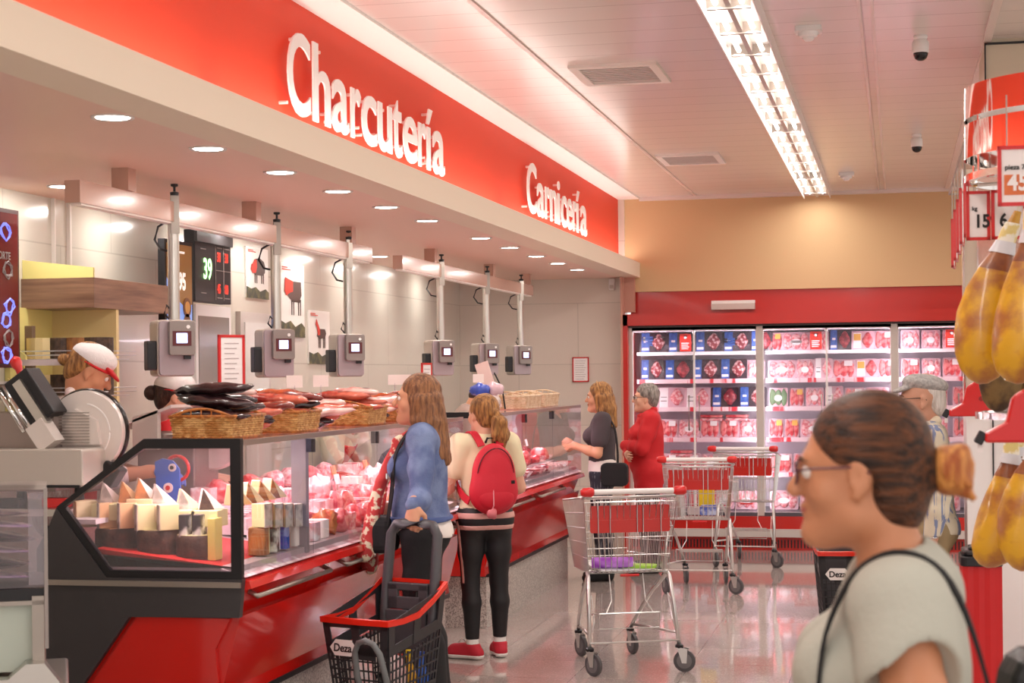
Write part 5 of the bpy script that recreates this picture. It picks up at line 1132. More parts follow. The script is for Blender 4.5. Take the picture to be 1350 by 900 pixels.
# ================================================================ PEOPLE
def rotm(ax, deg): return np.array(Matrix.Rotation(math.radians(deg), 3, ax))
class Field:
    """signed distance field made of tapered limbs and ellipsoids, turned into one smooth mesh"""
    def __init__(s): s.p = []
    def cone(s, a, b, ra, rb, k=.02, op='+', sq=None): s.p.append(('c', np.array(a, float), np.array(b, float), ra, rb, k, op, sq)); return s
    def ell(s, c, r, R=None, k=.02, op='+'): s.p.append(('e', np.array(c, float), np.array(r, float), np.eye(3) if R is None else np.array(R), None, k, op, None)); return s
    def plane(s, p, n): s.p.append(('p', np.array(p, float), np.array(n, float)/np.linalg.norm(n), None, None, 0, '&', None)); return s
    def chain(s, pts, rs, k=.02, op='+'):
        for i in range(len(pts)-1): s.cone(pts[i], pts[i+1], rs[i], rs[i+1], k, op)
        return s
    def mesh(s, res, fold=0, fscale=30):
        lo = np.full(3, 9.); hi = np.full(3, -9.)
        for q in s.p:
            if q[6] != '+': continue
            if q[0] == 'c': r = max(q[3], q[4]); lo = np.minimum(lo, np.minimum(q[1], q[2])-r); hi = np.maximum(hi, np.maximum(q[1], q[2])+r)
            else: r = q[2].max(); lo = np.minimum(lo, q[1]-r); hi = np.maximum(hi, q[1]+r)
        lo -= 3*res+.012; hi += 3*res+.012; n = np.ceil((hi-lo)/res).astype(int)+1
        F = np.full(n, 1., np.float32); ax = [(lo[i]+np.arange(n[i])*res).astype(np.float32) for i in range(3)]
        for q in s.p:
            k = q[5]
            if q[0] == 'p':
                d = ((ax[0][:, None, None]-q[1][0])*q[2][0]+(ax[1][None, :, None]-q[1][1])*q[2][1]+(ax[2][None, None, :]-q[1][2])*q[2][2]).astype(np.float32)
                F = np.maximum(F, d); continue
            if q[0] == 'c': r = max(q[3], q[4]); a = np.minimum(q[1], q[2])-r; b = np.maximum(q[1], q[2])+r
            else: r = q[2].max(); a = q[1]-r; b = q[1]+r
            mg = k+3*res+.01
            i0 = np.maximum(0, np.floor((a-mg-lo)/res).astype(int)); i1 = np.minimum(n, np.ceil((b+mg-lo)/res).astype(int)+1)
            if (i1 <= i0).any(): continue
            sl = tuple(slice(i0[i], i1[i]) for i in range(3))
            X = ax[0][sl[0]][:, None, None]; Y = ax[1][sl[1]][None, :, None]; Z = ax[2][sl[2]][None, None, :]
            if q[0] == 'c':
                A, B = q[1], q[2]; D = B-A; L2 = max(float(D@D), 1e-9)
                t = np.clip(((X-A[0])*D[0]+(Y-A[1])*D[1]+(Z-A[2])*D[2])/L2, 0, 1)
                d = np.sqrt((X-A[0]-t*D[0])**2+(Y-A[1]-t*D[1])**2+(Z-A[2]-t*D[2])**2)-(q[3]+(q[4]-q[3])*t)
            else:
                C, r3_, R = q[1], q[2], q[3]
                x, y, z = X-C[0], Y-C[1], Z-C[2]
                u = [(x*R[0, j]+y*R[1, j]+z*R[2, j]) for j in range(3)]
                k0 = np.sqrt((u[0]/r3_[0])**2+(u[1]/r3_[1])**2+(u[2]/r3_[2])**2); k1 = np.sqrt((u[0]/r3_[0]**2)**2+(u[1]/r3_[1]**2)**2+(u[2]/r3_[2]**2)**2)
                d = k0*(k0-1)/np.maximum(k1, 1e-6)
            f = F[sl]
            if q[6] == '+':
                h = np.maximum(k-np.abs(f-d), 0)/k if k > 0 else 0; F[sl] = np.minimum(f, d)-(h*h*k*.25 if k > 0 else 0)
            elif q[6] == '-':
                h = np.maximum(k-np.abs(f+d), 0)/k if k > 0 else 0; F[sl] = np.maximum(f, -d)+(h*h*k*.25 if k > 0 else 0)
        if fold:
            X = ax[0][:, None, None]; Y = ax[1][None, :, None]; Z = ax[2][None, None, :]
            F = F+fold*(np.sin(X*fscale+Z*fscale*.6+2*np.sin(Z*9))*np.sin(Y*fscale*.8+Z*fscale*.35+1.3))
        F = F.astype(np.float32); F[0] = F[-1] = 1; F[:, 0] = F[:, -1] = 1; F[:, :, 0] = F[:, :, -1] = 1
        return nets(F, lo, res)
def nets(F, lo, res):
    S = F < 0; nx, ny, nz = F.shape
    c = [S[i:nx-1+i, j:ny-1+j, k:nz-1+k] for i in (0, 1) for j in (0, 1) for k in (0, 1)]
    cnt = sum(a.astype(np.int8) for a in c); act = (cnt > 0) & (cnt < 8); idx = np.argwhere(act)
    val = np.stack([F[idx[:, 0]+i, idx[:, 1]+j, idx[:, 2]+k] for i in (0, 1) for j in (0, 1) for k in (0, 1)], 1)
    off = np.array([(i, j, k) for i in (0, 1) for j in (0, 1) for k in (0, 1)], float)
    acc = np.zeros((len(idx), 3)); num = np.zeros(len(idx))
    for a in range(8):
        for b in range(a+1, 8):
            if bin(a ^ b).count('1') != 1: continue
            va, vb = val[:, a], val[:, b]; m = (va < 0) != (vb < 0); t = np.where(m, va/np.where(m, va-vb, 1), 0)
            acc += np.where(m[:, None], off[a]+(off[b]-off[a])*t[:, None], 0); num += m
    V = (idx+acc/num[:, None])*res+lo
    ids = np.full(act.shape, -1, np.int64); ids[act] = np.arange(len(idx)); faces = []
    for d in range(3):
        e = (d+1) % 3; g = (d+2) % 3
        s0 = [slice(None)]*3; s1 = [slice(None)]*3; s0[d] = slice(0, -1); s1[d] = slice(1, None)
        A, B = S[tuple(s0)], S[tuple(s1)]; ed = np.argwhere(A != B)
        ed = ed[(ed[:, e] > 0) & (ed[:, g] > 0) & (ed[:, e] < F.shape[e]-1) & (ed[:, g] < F.shape[g]-1)]
        fl = A[tuple(ed.T)]
        q = []
        for (a, b) in ((-1, -1), (0, -1), (0, 0), (-1, 0)):
            p = ed.copy(); p[:, e] += a; p[:, g] += b; q.append(ids[tuple(p.T)])
        Q = np.stack(q, 1); Q = np.where(fl[:, None], Q, Q[:, ::-1]); faces.append(Q)
    return V, np.concatenate(faces)
def mesh_obj(name, V, Q, m, parent):
    me = bpy.data.meshes.new(name); n = len(Q)
    me.vertices.add(len(V)); me.vertices.foreach_set('co', V.astype(np.float32).ravel())
    me.loops.add(n*4); me.loops.foreach_set('vertex_index', Q.astype(np.int32).ravel())
    me.polygons.add(n); me.polygons.foreach_set('loop_start', np.arange(0, n*4, 4, dtype=np.int32))
    me.update(calc_edges=True); me.validate(); me.polygons.foreach_set('use_smooth', [True]*len(me.polygons))
    for mm in (m if isinstance(m, (list, tuple)) else [m]): me.materials.append(mm)
    o = bpy.data.objects.new(name, me); COL.objects.link(o)
    if parent is not None: o.parent = parent
    return o
class Fig:
    """posed person; local frame faces +Y, x to the person's right"""
    def __init__(s, name, label, loc, rz, H=1.65, w=1.0, belly=0, bust=.0, lean=0, head_pitch=0, head_yaw=0, skin=None, res=.0075, hs=1.0):
        s.t = thing(name, label, 'person', loc, rz); s.t['_o'] = (0, 0, 0)
        s.k = H/1.65; s.w = w; s.belly = belly; s.bust = bust; s.skin = skin or SKIN; s.res = res; s.hs = hs
        L = rotm('X', -lean); pv = np.array((0, 0, .93)); s.L = L
        up = lambda p: (L @ (np.array(p, float)-pv)+pv)*s.k
        s.up = up
        s.J = {}
        for sd, sg in (('r', 1), ('l', -1)):
            s.J['hip'+sd] = np.array((sg*.088*w, 0, .87))*s.k; s.J['kn'+sd] = np.array((sg*.095, .012, .48))*s.k; s.J['an'+sd] = np.array((sg*.095, -.02, .085))*s.k
            s.J['toe'+sd] = np.array((sg*.115, .13, .035))*s.k
            s.J['sh'+sd] = up((sg*.160*w, -.01, 1.345)); s.J['el'+sd] = up((sg*.205*w, -.03, 1.07)); s.J['wr'+sd] = up((sg*.215*w, .03, .84))
        s.neck0 = up((0, -.015, 1.37)); s.hc = up((0, .022, 1.535)); s.HR = rotm('Z', head_yaw) @ rotm('X', -head_pitch) @ L
        if lean: s.HR = rotm('Z', head_yaw) @ rotm('X', -head_pitch)
        s.hand = {'r': dict(d=(0, .2, -1), n=(-1, 0, 0), curl=22), 'l': dict(d=(0, .2, -1), n=(1, 0, 0), curl=22)}
    def hp(s, p): return s.hc+s.HR @ (np.array(p, float)*s.k*s.hs)
    def torso(s, f, e=0, hip=True):
        k = s.k; w = s.w; L = s.L
        if hip:
            f.ell(np.array((0, -.01, .91))*k, ((.165*w+e)*k, (.115*w+e)*k, (.125+e)*k), None, .05)
            for sg in (-1, 1): f.ell(np.array((sg*.07*w, -.055, .88))*k, ((.085*w+e)*k, (.08*w+e)*k, (.09+e)*k), None, .04)
        f.ell(s.up((0, 0, 1.06)), ((.135*w+e)*k, (.098*w+e+s.belly*.4)*k, (.16+e)*k), L, .06)
        if s.belly: f.ell(s.up((0, .05, 1.02)), ((.12*w+e)*k, (.08+s.belly+e)*k, (.13+e)*k), L, .06)
        f.ell(s.up((0, -.005, 1.22)), ((.150*w+e)*k, (.105*w+e)*k, (.17+e)*k), L, .05)
        f.cone(s.J['shl']*.9+s.J['shr']*.1, s.J['shr']*.9+s.J['shl']*.1, (.056+e)*k, (.056+e)*k, .05)
        f.cone(s.neck0+s.L @ np.array((0, -.01, -.02))*k, (s.J['shr']+s.neck0)/2, (.055+e)*k, (.05+e)*k, .04); f.cone(s.neck0+s.L @ np.array((0, -.01, -.02))*k, (s.J['shl']+s.neck0)/2, (.055+e)*k, (.05+e)*k, .04)
        if s.bust:
            for sg in (-1, 1): f.ell(s.up((sg*.075*w, .08, 1.215)), ((.068+e)*k, (.05+s.bust+e)*k, (.065+e)*k), L, .035)
    def arm(s, f, sd, e=0, t1=1.0, stop='wr', flare=0):
        k = s.k; S_, E_, W_ = s.J['sh'+sd], s.J['el'+sd], s.J['wr'+sd]
        f.cone(S_, S_+(E_-S_)*.5, (.055*s.w+e)*k, (.047*s.w+e)*k, .03)
        if stop == 'half': f.cone(S_, S_+(E_-S_)*t1, (.055*s.w+e)*k, (.048*s.w+e+flare)*k, .03); return
        f.cone(S_+(E_-S_)*.5, E_, (.047*s.w+e)*k, (.038*s.w+e)*k, .03)
        M_ = E_+(W_-E_)*.35; f.cone(E_, M_, (.038*s.w+e)*k, (.040*s.w+e)*k, .02); f.cone(M_, E_+(W_-E_)*t1, (.040*s.w+e)*k, (.027+e+flare)*k, .02)
    def leg(s, f, sd, e=0, kn=None, wide=0, t1=1.0):
        k = s.k; H_, K_, A_ = s.J['hip'+sd], s.J['kn'+sd], s.J['an'+sd]
        f.cone(H_, H_+(K_-H_)*.5, (.088*s.w+e)*k, (.072*s.w+e)*k, .04); f.cone(H_+(K_-H_)*.5, K_, (.072*s.w+e)*k, (.052*s.w+e+wide*.3)*k, .03)
        C_ = K_+(A_-K_)*.32+np.array((0, -.012, 0)); f.cone(K_, C_, (.052*s.w+e+wide*.3)*k, (.054*s.w+e+wide*.5)*k, .02); f.cone(C_, C_+(A_-C_)*t1, (.054*s.w+e+wide*.5)*k, (.036+e+wide)*k, .02)
    def foot(s, f, sd, e=0):
        k = s.k; A_, T_ = s.J['an'+sd], s.J['toe'+sd]; d = (T_-A_); d[2] = 0; d = d/np.linalg.norm(d)
        he = A_-d*.035*k; he[2] = A_[2]-.045*k
        f.cone(A_, he, (.036+e)*k, (.034+e)*k, .02); b = T_-d*.03*k; b[2] = A_[2]-.045*k; f.cone(he, b, (.033+e)*k, (.040+e)*k, .02); f.cone(A_, b, (.036+e)*k, (.036+e)*k, .03)
        tt = T_+d*.015*k; tt[2] = A_[2]-.055*k; f.cone(b, tt, (.040+e)*k, (.027+e)*k, .02)
    def handf(s, f, sd):
        h = s.hand[sd]; k = s.k*h.get('k', 1); d = np.array(h['d'], float); d /= np.linalg.norm(d); n = np.array(h['n'], float); n -= d*(n@d); n /= np.linalg.norm(n); l = np.cross(d, n)
        W_ = s.J['wr'+sd]; tside = h.get('th', 1 if sd == 'l' else -1)
        f.cone(W_-d*.02*k, W_+d*.03*k, .026*k, .024*k, .015); f.ell(W_+d*.055*k, (.040*k, .048*k, .017*k), np.stack([l, d, n], 1), .015)
        cu = math.radians(h['curl'])
        for i, (o, Ln) in enumerate(((-.030, .062), (-.010, .078), (.010, .080), (.029, .070))):
            p = W_+d*(.088-.006*abs(i-2))*k+l*o*k*-tside*-1; a = cu*.6; q = p
            for j, fr in enumerate((.45, .32, .25)):
                v = d*math.cos(a)+n*math.sin(a); q2 = q+v*Ln*fr*k; f.cone(q, q2, (.0098-.0012*j)*k, (.0090-.0012*j)*k, .004); q = q2; a += cu
        b = W_+d*.025*k+l*tside*.028*k; v = d*.62+l*tside*.62+n*.45; v /= np.linalg.norm(v); m_ = b+v*.038*k; v2 = d*.85+l*tside*.15+n*.5; v2 /= np.linalg.norm(v2)
        f.cone(b, m_, .014*k, .011*k, .012); f.cone(m_, m_+v2*.032*k, .011*k, .008*k, .006)
    def headf(s, f, neck=True, nose=1.0, fat=0, jaw=0):
        k = s.k*s.hs; P = s.hp; R = s.HR
        if neck: f.cone(s.neck0, s.hc+R @ np.array((0, -.03, -.07))*k, (.056+fat)*s.k, (.052+fat)*s.k, .03)
        f.ell(P((0, -.018, .035)), (.074*k, .092*k, .088*k), R, .02)                       # skull
        f.ell(P((0, .022, -.02)), (.064*k, .068*k, .092*k), R, .03)                        # face
        f.cone(P((-.035, .005, -.072)), P((0, .062, -.094)), (.030+jaw)*k, (.022+jaw*.6)*k, .03); f.cone(P((.035, .005, -.072)), P((0, .062, -.094)), (.030+jaw)*k, (.022+jaw*.6)*k, .03)
        f.ell(P((0, .080, -.098)), (.018*k, .014*k, .015*k), R, .02)                       # chin
        f.cone(P((-.032, .076, .024)), P((.032, .076, .024)), .010*k, .010*k, .02)         # brow
        for sg in (-1, 1):
            f.ell(P((sg*.030, .094, .006)), (.017*k, .012*k, .010*k), R, .012, '-')       # eye socket
            f.ell(P((sg*.043, .056, -.03)), (.022*k, .020*k, .022*k), R, .02)              # cheek
        f.cone(P((0, .084, .014)), P((0, .108*nose, -.022)), .0075*k, .0105*k, .012); f.ell(P((0, .103*nose, -.028)), (.014*k, .011*k, .0085*k), R, .008)
        f.ell(P((0, .089, -.052)), (.023*k, .010*k, .0055*k), R, .006); f.ell(P((0, .086, -.063)), (.020*k, .010*k, .0065*k), R, .006)
        f.ell(P((0, .098, -.0575)), (.022*k, .012*k, .0016*k), R, .003, '-')
        for sg in (-1, 1):
            RE = R @ rotm('Z', sg*-18)
            f.ell(P((sg*.074, -.004, -.006)), (.009*k, .019*k, .031*k), RE, .006); f.ell(P((sg*.084, .004, -.004)), (.007*k, .010*k, .018*k), RE, .006, '-'); f.ell(P((sg*.074, .004, -.034)), (.007*k, .009*k, .010*k), RE, .006)
    def body(s, legs=True, arms='lr', nose=1.0, fat=0, jaw=0, extra=None):
        f = Field(); s.torso(f, -.006)
        if legs:
            for sd in 'lr': s.leg(f, sd, -.006); s.foot(f, sd, -.008)
        for sd in arms: s.arm(f, sd)
        s.headf(f, True, nose, fat, jaw)
        for sd in arms: s.handf(f, sd)
        if extra: extra(f)
        V, Q = f.mesh(s.res); s.b = mesh_obj('body', V, Q, s.skin, s.t)
        for sg in (-1, 1):
            c = s.hp((sg*.030, .078, .006)); r = .0125*s.k
            e = MB().lathe([(r*math.sin(a), -r*math.cos(a)) for a in np.linspace(.05, PI-.05, 9)], tuple(c), 12).build('eye', M('eye_white', '#efe6e0', .25), s.t, smooth=True)
            c2 = s.hp((sg*.031, .0865, .006)); MB().blob(tuple(c2), (.0055*s.k,)*3, 0, 0, nu=10, nv=7).build('iris', M('iris_dark', '#2a1c16', .2), e, smooth=True)
            bv = MB().tube([tuple(s.hp((sg*(.012+.010*i), .093-.004*i*i*.4, .024+.004*math.sin(i*1.1)))) for i in range(4)], [.003*s.k, .004*s.k, .0035*s.k, .002*s.k], 6); bv.build('eyebrow', M('brow_brown', '#5a3c2a', .7), s.t, smooth=True)
        MB().blob(tuple(s.hp((0, .0885, -.0575))), (.019*s.k, .0085*s.k, .0085*s.k), 0, 0, R=Matrix(s.HR.tolist()), nu=14, nv=8).build('lips', M('lips', '#b8645a', .4), s.t, smooth=True)
        return s.b
    def cloth(s, name, fn, m, res=None, fold=.0, fscale=34):
        f = Field(); fn(f); V, Q = f.mesh(res or s.res, fold, fscale); return mesh_obj(name, V, Q, m, s.t)
    def neckhole(s, f, r=.07, fwd=.03, up=.035, k=.01):
        c = s.neck0+s.L @ np.array((0, fwd, up))*s.k; f.ell(c, (r*s.k, r*s.k*1.0, r*s.k*.9), s.L, k, '-')
def hair_mat(name, a, b, rough=.45, sc=(18, 18, 3)):
    return M(name, a, rough, noise=b, nscale=4, nramp=(.35, .65), stretch=sc, bump=.8, bscale=12, spec=.4)
def strap(name, pts, w, th, m, parent, nrm=None):
    """flat band following points; nrm gives the face direction per point"""
    nr_ = nrm if isinstance(nrm, list) else [nrm]*len(pts); P0 = [Vector(p) for p in pts]; N0 = [Vector(q).normalized() for q in nr_]; P_ = []; nrm = []; m0 = len(P0)
    for i in range(m0-1):
        a, b, c, d = P0[max(i-1, 0)], P0[i], P0[i+1], P0[min(i+2, m0-1)]
        for j in range(5):
            u = j/5; P_.append(.5*((2*b)+(c-a)*u+(2*a-5*b+4*c-d)*u*u+(3*b-a-3*c+d)*u**3)); nrm.append(tuple(N0[i].lerp(N0[i+1], u)))
    P_.append(P0[-1]); nrm.append(tuple(N0[-1]))
    mb = MB(); vs = []; n = len(P_)
    for i, p in enumerate(P_):
        d = (P_[min(i+1, n-1)]-P_[max(i-1, 0)]).normalized(); nn = Vector(nrm[i] if isinstance(nrm, list) else nrm); nn = (nn-d*nn.dot(d)).normalized(); sd = d.cross(nn)
        for a, b in ((-w/2, 0), (w/2, 0), (w/2, th), (-w/2, th)): vs.append(p+sd*a+nn*b)
    mb.add(vs, [(i*4+k, i*4+(k+1) % 4, (i+1)*4+(k+1) % 4, (i+1)*4+k) for i in range(n-1) for k in range(4)]+[(0, 1, 2, 3), ((n-1)*4+3, (n-1)*4+2, (n-1)*4+1, (n-1)*4)])
    return mb.build(name, m, parent, smooth='auto')
def glasses(F_, m, lens=None):
    for sg in (-1, 1):
        pts = [tuple(F_.hp((sg*(.031+.024*math.cos(a)), .101-.004*abs(math.cos(a)), .004+.017*math.sin(a)))) for a in np.linspace(0, 2*PI, 18)[:-1]]
        g = MB().tube(pts, .0022*F_.k, 6, closed=True).build('glasses_rim', m, F_.t, smooth=True)
        MB().tube([tuple(F_.hp((sg*.055, .098, .010))), tuple(F_.hp((sg*.070, .075, .012))), tuple(F_.hp((sg*.077, .0, .012))), tuple(F_.hp((sg*.076, -.02, 0)))], .0022*F_.k, 6).build('glasses_arm', m, F_.t, smooth=True)
    MB().tube([tuple(F_.hp((-.008, .102, .008))), tuple(F_.hp((.008, .102, .008)))], .002*F_.k, 6).build('glasses_bridge', m, F_.t)
FACE_L = math.pi/2      # facing world -X
HB = hair_mat('hair_auburn', '#22150f', '#6e3f22', sc=(22, 2.4, 22)); HBL = hair_mat('hair_honey', '#6b4326', '#c08a4e'); HBR = hair_mat('hair_brown', '#6a4430', '#a8744c')
HGR = hair_mat('hair_grey', '#6b6560', '#b5aca4'); HDK = hair_mat('hair_dark', '#2c1c18', '#4a3026'); HWH = hair_mat('hair_white', '#cfc8c0', '#f0eae4')
BLK = M('black_cloth', '#141316', .8, bump=.15, bscale=60)
# ---------------------------------------------------------------- 1 foreground woman
P = Fig('person', 'blurred woman in glasses with auburn bun and pale grey top in the foreground', (-.012, 2.93, 0), FACE_L+.02, 1.65, .98, bust=.015, res=.0062, hs=1.0, head_pitch=3)
P.hc = P.hc+np.array((0, .033, 0)); P.neck0 = P.neck0+np.array((0, .008, 0)); P.J['shl'] = P.up((-.158, -.01, 1.325)); P.J['shr'] = P.up((.158, -.01, 1.325)); P.J['ell'] = P.up((-.265, -.05, 1.06)); P.J['wrl'] = P.up((-.265, .07, .84)); P.J['elr'] = P.up((.235, -.06, 1.06)); P.J['wrr'] = P.up((.245, .06, .84))
P.skin = M('skin_warm', '#c98a66', .5, sub=.08, bump=.04, bscale=120)
P.body(fat=.0, jaw=.002)
def f(F_):
    P.torso(F_, .018); P.arm(F_, 'l', .020, .30, 'half', .012); P.arm(F_, 'r', .020, .30, 'half', .012)
    A_, E_ = P.J['shl'], P.J['ell']; F_.ell(A_+(E_-A_)*.5+np.array((-.012, 0, -.075)), (.072, .095, .185), None, .016, '-'); P.neckhole(F_, .090, .045, .035); F_.cone(P.up((0, .11, 1.40)), P.up((0, .17, 1.23)), .062, .02, .01, '-'); F_.plane(P.up((0, 0, .80)), (0, 0, -1))
P.cloth('top', f, M('top_grey', '#b7b7ab', .85, bump=.2, bscale=90), fold=.004, fscale=26)
def f(F_):
    P.torso(F_, .010); P.leg(F_, 'l', .010); P.leg(F_, 'r', .010); F_.plane(P.up((0, 0, .95)), (0, 0, 1)); F_.plane((0, 0, .09), (0, 0, -1))
P.cloth('trousers', f, M('jeans_dark', '#2c3242', .8, bump=.2, bscale=80), res=.009)
def f(F_): P.foot(F_, 'l', .004); P.foot(F_, 'r', .004); F_.plane((0, 0, .003), (0, 0, -1))
P.cloth('shoes', f, BLK, res=.009)
def f(F_):
    F_.ell(P.hp((0, -.024, .040)), (.0845, .101, .095), P.HR, .01); F_.ell(P.hp((0, -.055, -.035)), (.066, .062, .075), P.HR, .04)
    F_.ell(P.hp((0, .100, -.045)), (.10, .095, .105), P.HR, .012, '-'); F_.ell(P.hp((0, .122, .035)), (.075, .055, .05), P.HR, .02, '-')
    for sg in (-1, 1): F_.ell(P.hp((sg*.085, .01, -.035)), (.035, .045, .05), P.HR, .012, '-')
    F_.ell(P.hp((0, -.118, -.005)), (.030, .026, .030), P.HR, .02)
P.cloth('hair', f, HB)
def f(F_):
    rr = random.Random(4)
    for i in range(16):
        a = i*2*PI/16; F_.cone(P.hp((.022*math.cos(a), -.140, -.005+.024*math.sin(a))), P.hp((.028*math.cos(a+.9), -.160-.010*math.sin(a*2), -.005+.030*math.sin(a+.9))), .017, .013, .006)
    for i in range(6):
        a = i*1.05; F_.cone(P.hp((.02*math.cos(a), -.155, -.01+.022*math.sin(a))), P.hp((.026*math.cos(a), -.178+.006*math.sin(i*3), -.018+.034*math.sin(a+.3))), .012, .007, .008)
_f = f
def f(F_): _f(F_); F_.ell(P.hp((0, -.155, -.006)), (.034, .032, .038), P.HR, .01)
P.cloth('hair_bun', f, hair_mat('hair_copper', '#a8582a', '#e09a50'))
MB().tube([tuple(P.hp((.024*math.cos(a), -.130, -.006+.026*math.sin(a)))) for a in np.linspace(0, 2*PI, 18)[:-1]], .006, 6, closed=True).build('hair_tie', BLK, P.t, smooth=True)
glasses(P, M('glasses_plum', '#5c2f3e', .25))
L0 = [P.up((-.16, -.15, 1.02)), P.up((-.15, -.115, 1.22)), P.up((-.13, -.075, 1.35)), P.up((-.115, -.015, 1.392)), P.up((-.12, .045, 1.365)), P.up((-.14, .085, 1.28)), P.up((-.15, .10, 1.16))]
NR = [(0, -1, 0), (0, -1, .3), (-.2, -.5, 1), (-.2, 0, 1), (-.2, .6, 1), (0, 1, .3), (0, 1, 0)]
def outset(pts, nr, d): return [tuple(np.array(p)+np.array(n)/np.linalg.norm(n)*d) for p, n in zip(pts, nr)]
strap('bag_strap', outset(L0, NR, .019), .018, .007, BLK, P.t, NR)
bg = tag(MB().rbox(0, 0, 0, .32, .11, .30, .05, axis='y').build('handbag', M('leather_black', '#141214', .4, bump=.2, bscale=60), bevel=.02, origin=(0, 0, 0)), 'black leather shoulder bag hanging behind the blurred woman at bottom right', 'handbag')
bg.location = (.13, 2.90, .96); bg.rotation_euler = (0, Rd(12), Rd(15))
# ---------------------------------------------------------------- 2 woman in denim
P = Fig('person', 'woman in blue denim jacket with long brown hair holding the rolling basket', (-2.33, 8.42, 0), FACE_L+.20, 1.70, 1.0, bust=.02, belly=.015, head_pitch=-2)
Rl = Matrix.Rotation(-(FACE_L-.12), 3, 'Z')
def loc_of(T_, w): v = Matrix.Rotation(-T_.rotation_euler.z, 3, 'Z') @ (Vector(w)-T_.location); return np.array(v)
hb = Vector((-2.33+(-.02)*math.cos(Rd(-20))-.245*math.sin(Rd(-20)), 7.75+(-.02)*math.sin(Rd(-20))+.245*math.cos(Rd(-20)), 1.0))
wr = loc_of(P.t, hb+Vector((.0, .045, .085)))
P.J['ell'] = P.up((-.285, -.015, 1.075)); P.J['wrl'] = wr
P.J['elr'] = P.up((.23, -.02, 1.08)); P.J['wrr'] = P.up((.17, .14, .98))
P.hand['l'] = dict(d=tuple(loc_of(P.t, P.t.location+Vector((0, -.35, -.9)))), n=tuple(loc_of(P.t, P.t.location+Vector((.2, 1, -.3)))), curl=62)
P.hand['r'] = dict(d=(-.5, 1, .2), n=(-1, 0, 0), curl=40)
P.body(nose=1.05)
def f(F_):
    P.torso(F_, .018); P.arm(F_, 'l', .012, .97); P.arm(F_, 'r', .012, .95); P.neckhole(F_, .075, .03, .03)
    F_.cone(P.up((0, .16, 1.40)), P.up((0, .20, .9)), .075, .085, .015, '-'); F_.plane(P.up((0, 0, .935)), (0, -.15, -1))
DEN = M('denim', '#7a8bb2', .8, noise='#5a6a96', nscale=9, bump=.25, bscale=140); SEAM = M('denim_seam', '#4c5f92', .8)
P.cloth('denim_jacket', f, DEN, fold=.0035, fscale=38)
def f(F_): P.torso(F_, .027); F_.plane(P.up((0, 0, .975)), (0, 0, 1)); F_.plane(P.up((0, 0, .935)), (0, -.15, -1)); F_.cone(P.up((0, .18, 1.40)), P.up((0, .22, .9)), .075, .085, .015, '-')
P.cloth('jacket_waistband', f, SEAM)
def f(F_): F_.cone(P.up((-.055, -.06, 1.43)), P.up((-.075, .075, 1.36)), .028, .018, .02); F_.cone(P.up((.055, -.06, 1.43)), P.up((.075, .075, 1.36)), .028, .018, .02); F_.cone(P.up((-.055, -.06, 1.43)), P.up((.055, -.06, 1.43)), .028, .028, .02)
P.cloth('jacket_collar', f, DEN)
def f(F_): P.torso(F_, .009); P.neckhole(F_, .07, .05, .03); F_.plane(P.up((0, 0, .875)), (0, 0, -1))
P.cloth('white_top', f, M('top_white', '#efe6df', .8, bump=.1), fold=.003)
def f(F_):
    P.torso(F_, .002); P.leg(F_, 'l', .012, wide=.06); P.leg(F_, 'r', .012, wide=.06); F_.plane(P.up((0, 0, .98)), (0, 0, 1)); F_.plane((0, 0, .10), (0, 0, -1))
P.cloth('wide_trousers', f, BLK, fold=.004, fscale=30)
def f(F_): P.foot(F_, 'l', .002); P.foot(F_, 'r', .002); F_.plane((0, 0, .003), (0, 0, -1))
P.cloth('shoes', f, M('shoe_beige', '#b8a888', .6))
def long_hair(P, m, length=.30, back=.0, part=0, fringe=True):
    def f(F_):
        F_.ell(P.hp((0, -.022, .040)), (.086, .102, .095), P.HR, .01); F_.ell(P.hp((0, .108, -.045)), (.085, .098, .115), P.HR, .015, '-'); F_.ell(P.hp((0, .125, .03)), (.07, .055, .05), P.HR, .02, '-')
        for sg in (-1, 1):
            for i, (x, y, r) in enumerate(((.074, .015, .020), (.082, -.025, .032), (.072, -.065, .038), (.038, -.092, .042))):
                a = P.hp((sg*x, y, .0)); b = P.hp((sg*(x+.006), y-.012, -.10)); c_ = b+np.array((sg*.012, -.025-back, -(length-.12)*(.7+.1*i)))
                F_.cone(a, b, r, r*1.05, .02); F_.cone(b, c_, r*1.05, r*.55, .015)
    return f
P.cloth('hair', long_hair(P, HBR, .32, .02), HBR, fold=.003, fscale=70)
FLOR = M('floral_scarf', '#c03838', .7, noise='#e8dcc0', nscale=22, nramp=(.5, .56), bump=.2)
def f(F_):
    for sg, lo_ in ((-1, .80), (1, .72)):
        F_.chain([P.up((sg*.06, -.03, 1.43)), P.up((sg*.075, .11, 1.33)), P.up((sg*.085, .19, 1.15)), P.up((sg*.09, .24, .95)), P.up((sg*.10, .27, lo_))], [.022, .026, .028, .036, .044], .015)
    F_.cone(P.up((-.06, -.05, 1.44)), P.up((.06, -.05, 1.44)), .02, .02, .02)
P.cloth('floral_scarf', f, FLOR, fold=.004, fscale=60)
pts = [P.up((-.10, -.06, 1.38)), P.up((-.105, .02, 1.385)), P.up((-.125, .095, 1.27)), P.up((-.13, .115, 1.10)), P.up((-.11, .14, .93))]
nr = [(-.3, -.4, 1), (-.3, .4, 1), (-.5, 1, .3), (-.7, 1, 0), (-.5, 1, 0)]
strap('bag_strap', outset(pts, nr, .022), .032, .006, BLK, P.t, nr)
MB().rbox(-.02, 0, 0, .02, .006, .03, .004, axis='y').build('strap_buckle', CHROME, P.t).location = tuple(P.up((-.145, .155, 1.16)))
bx = loc_of(P.t, P.t.location); w = P.t.matrix_basis @ Vector(P.up((-.02, .16, .82)))
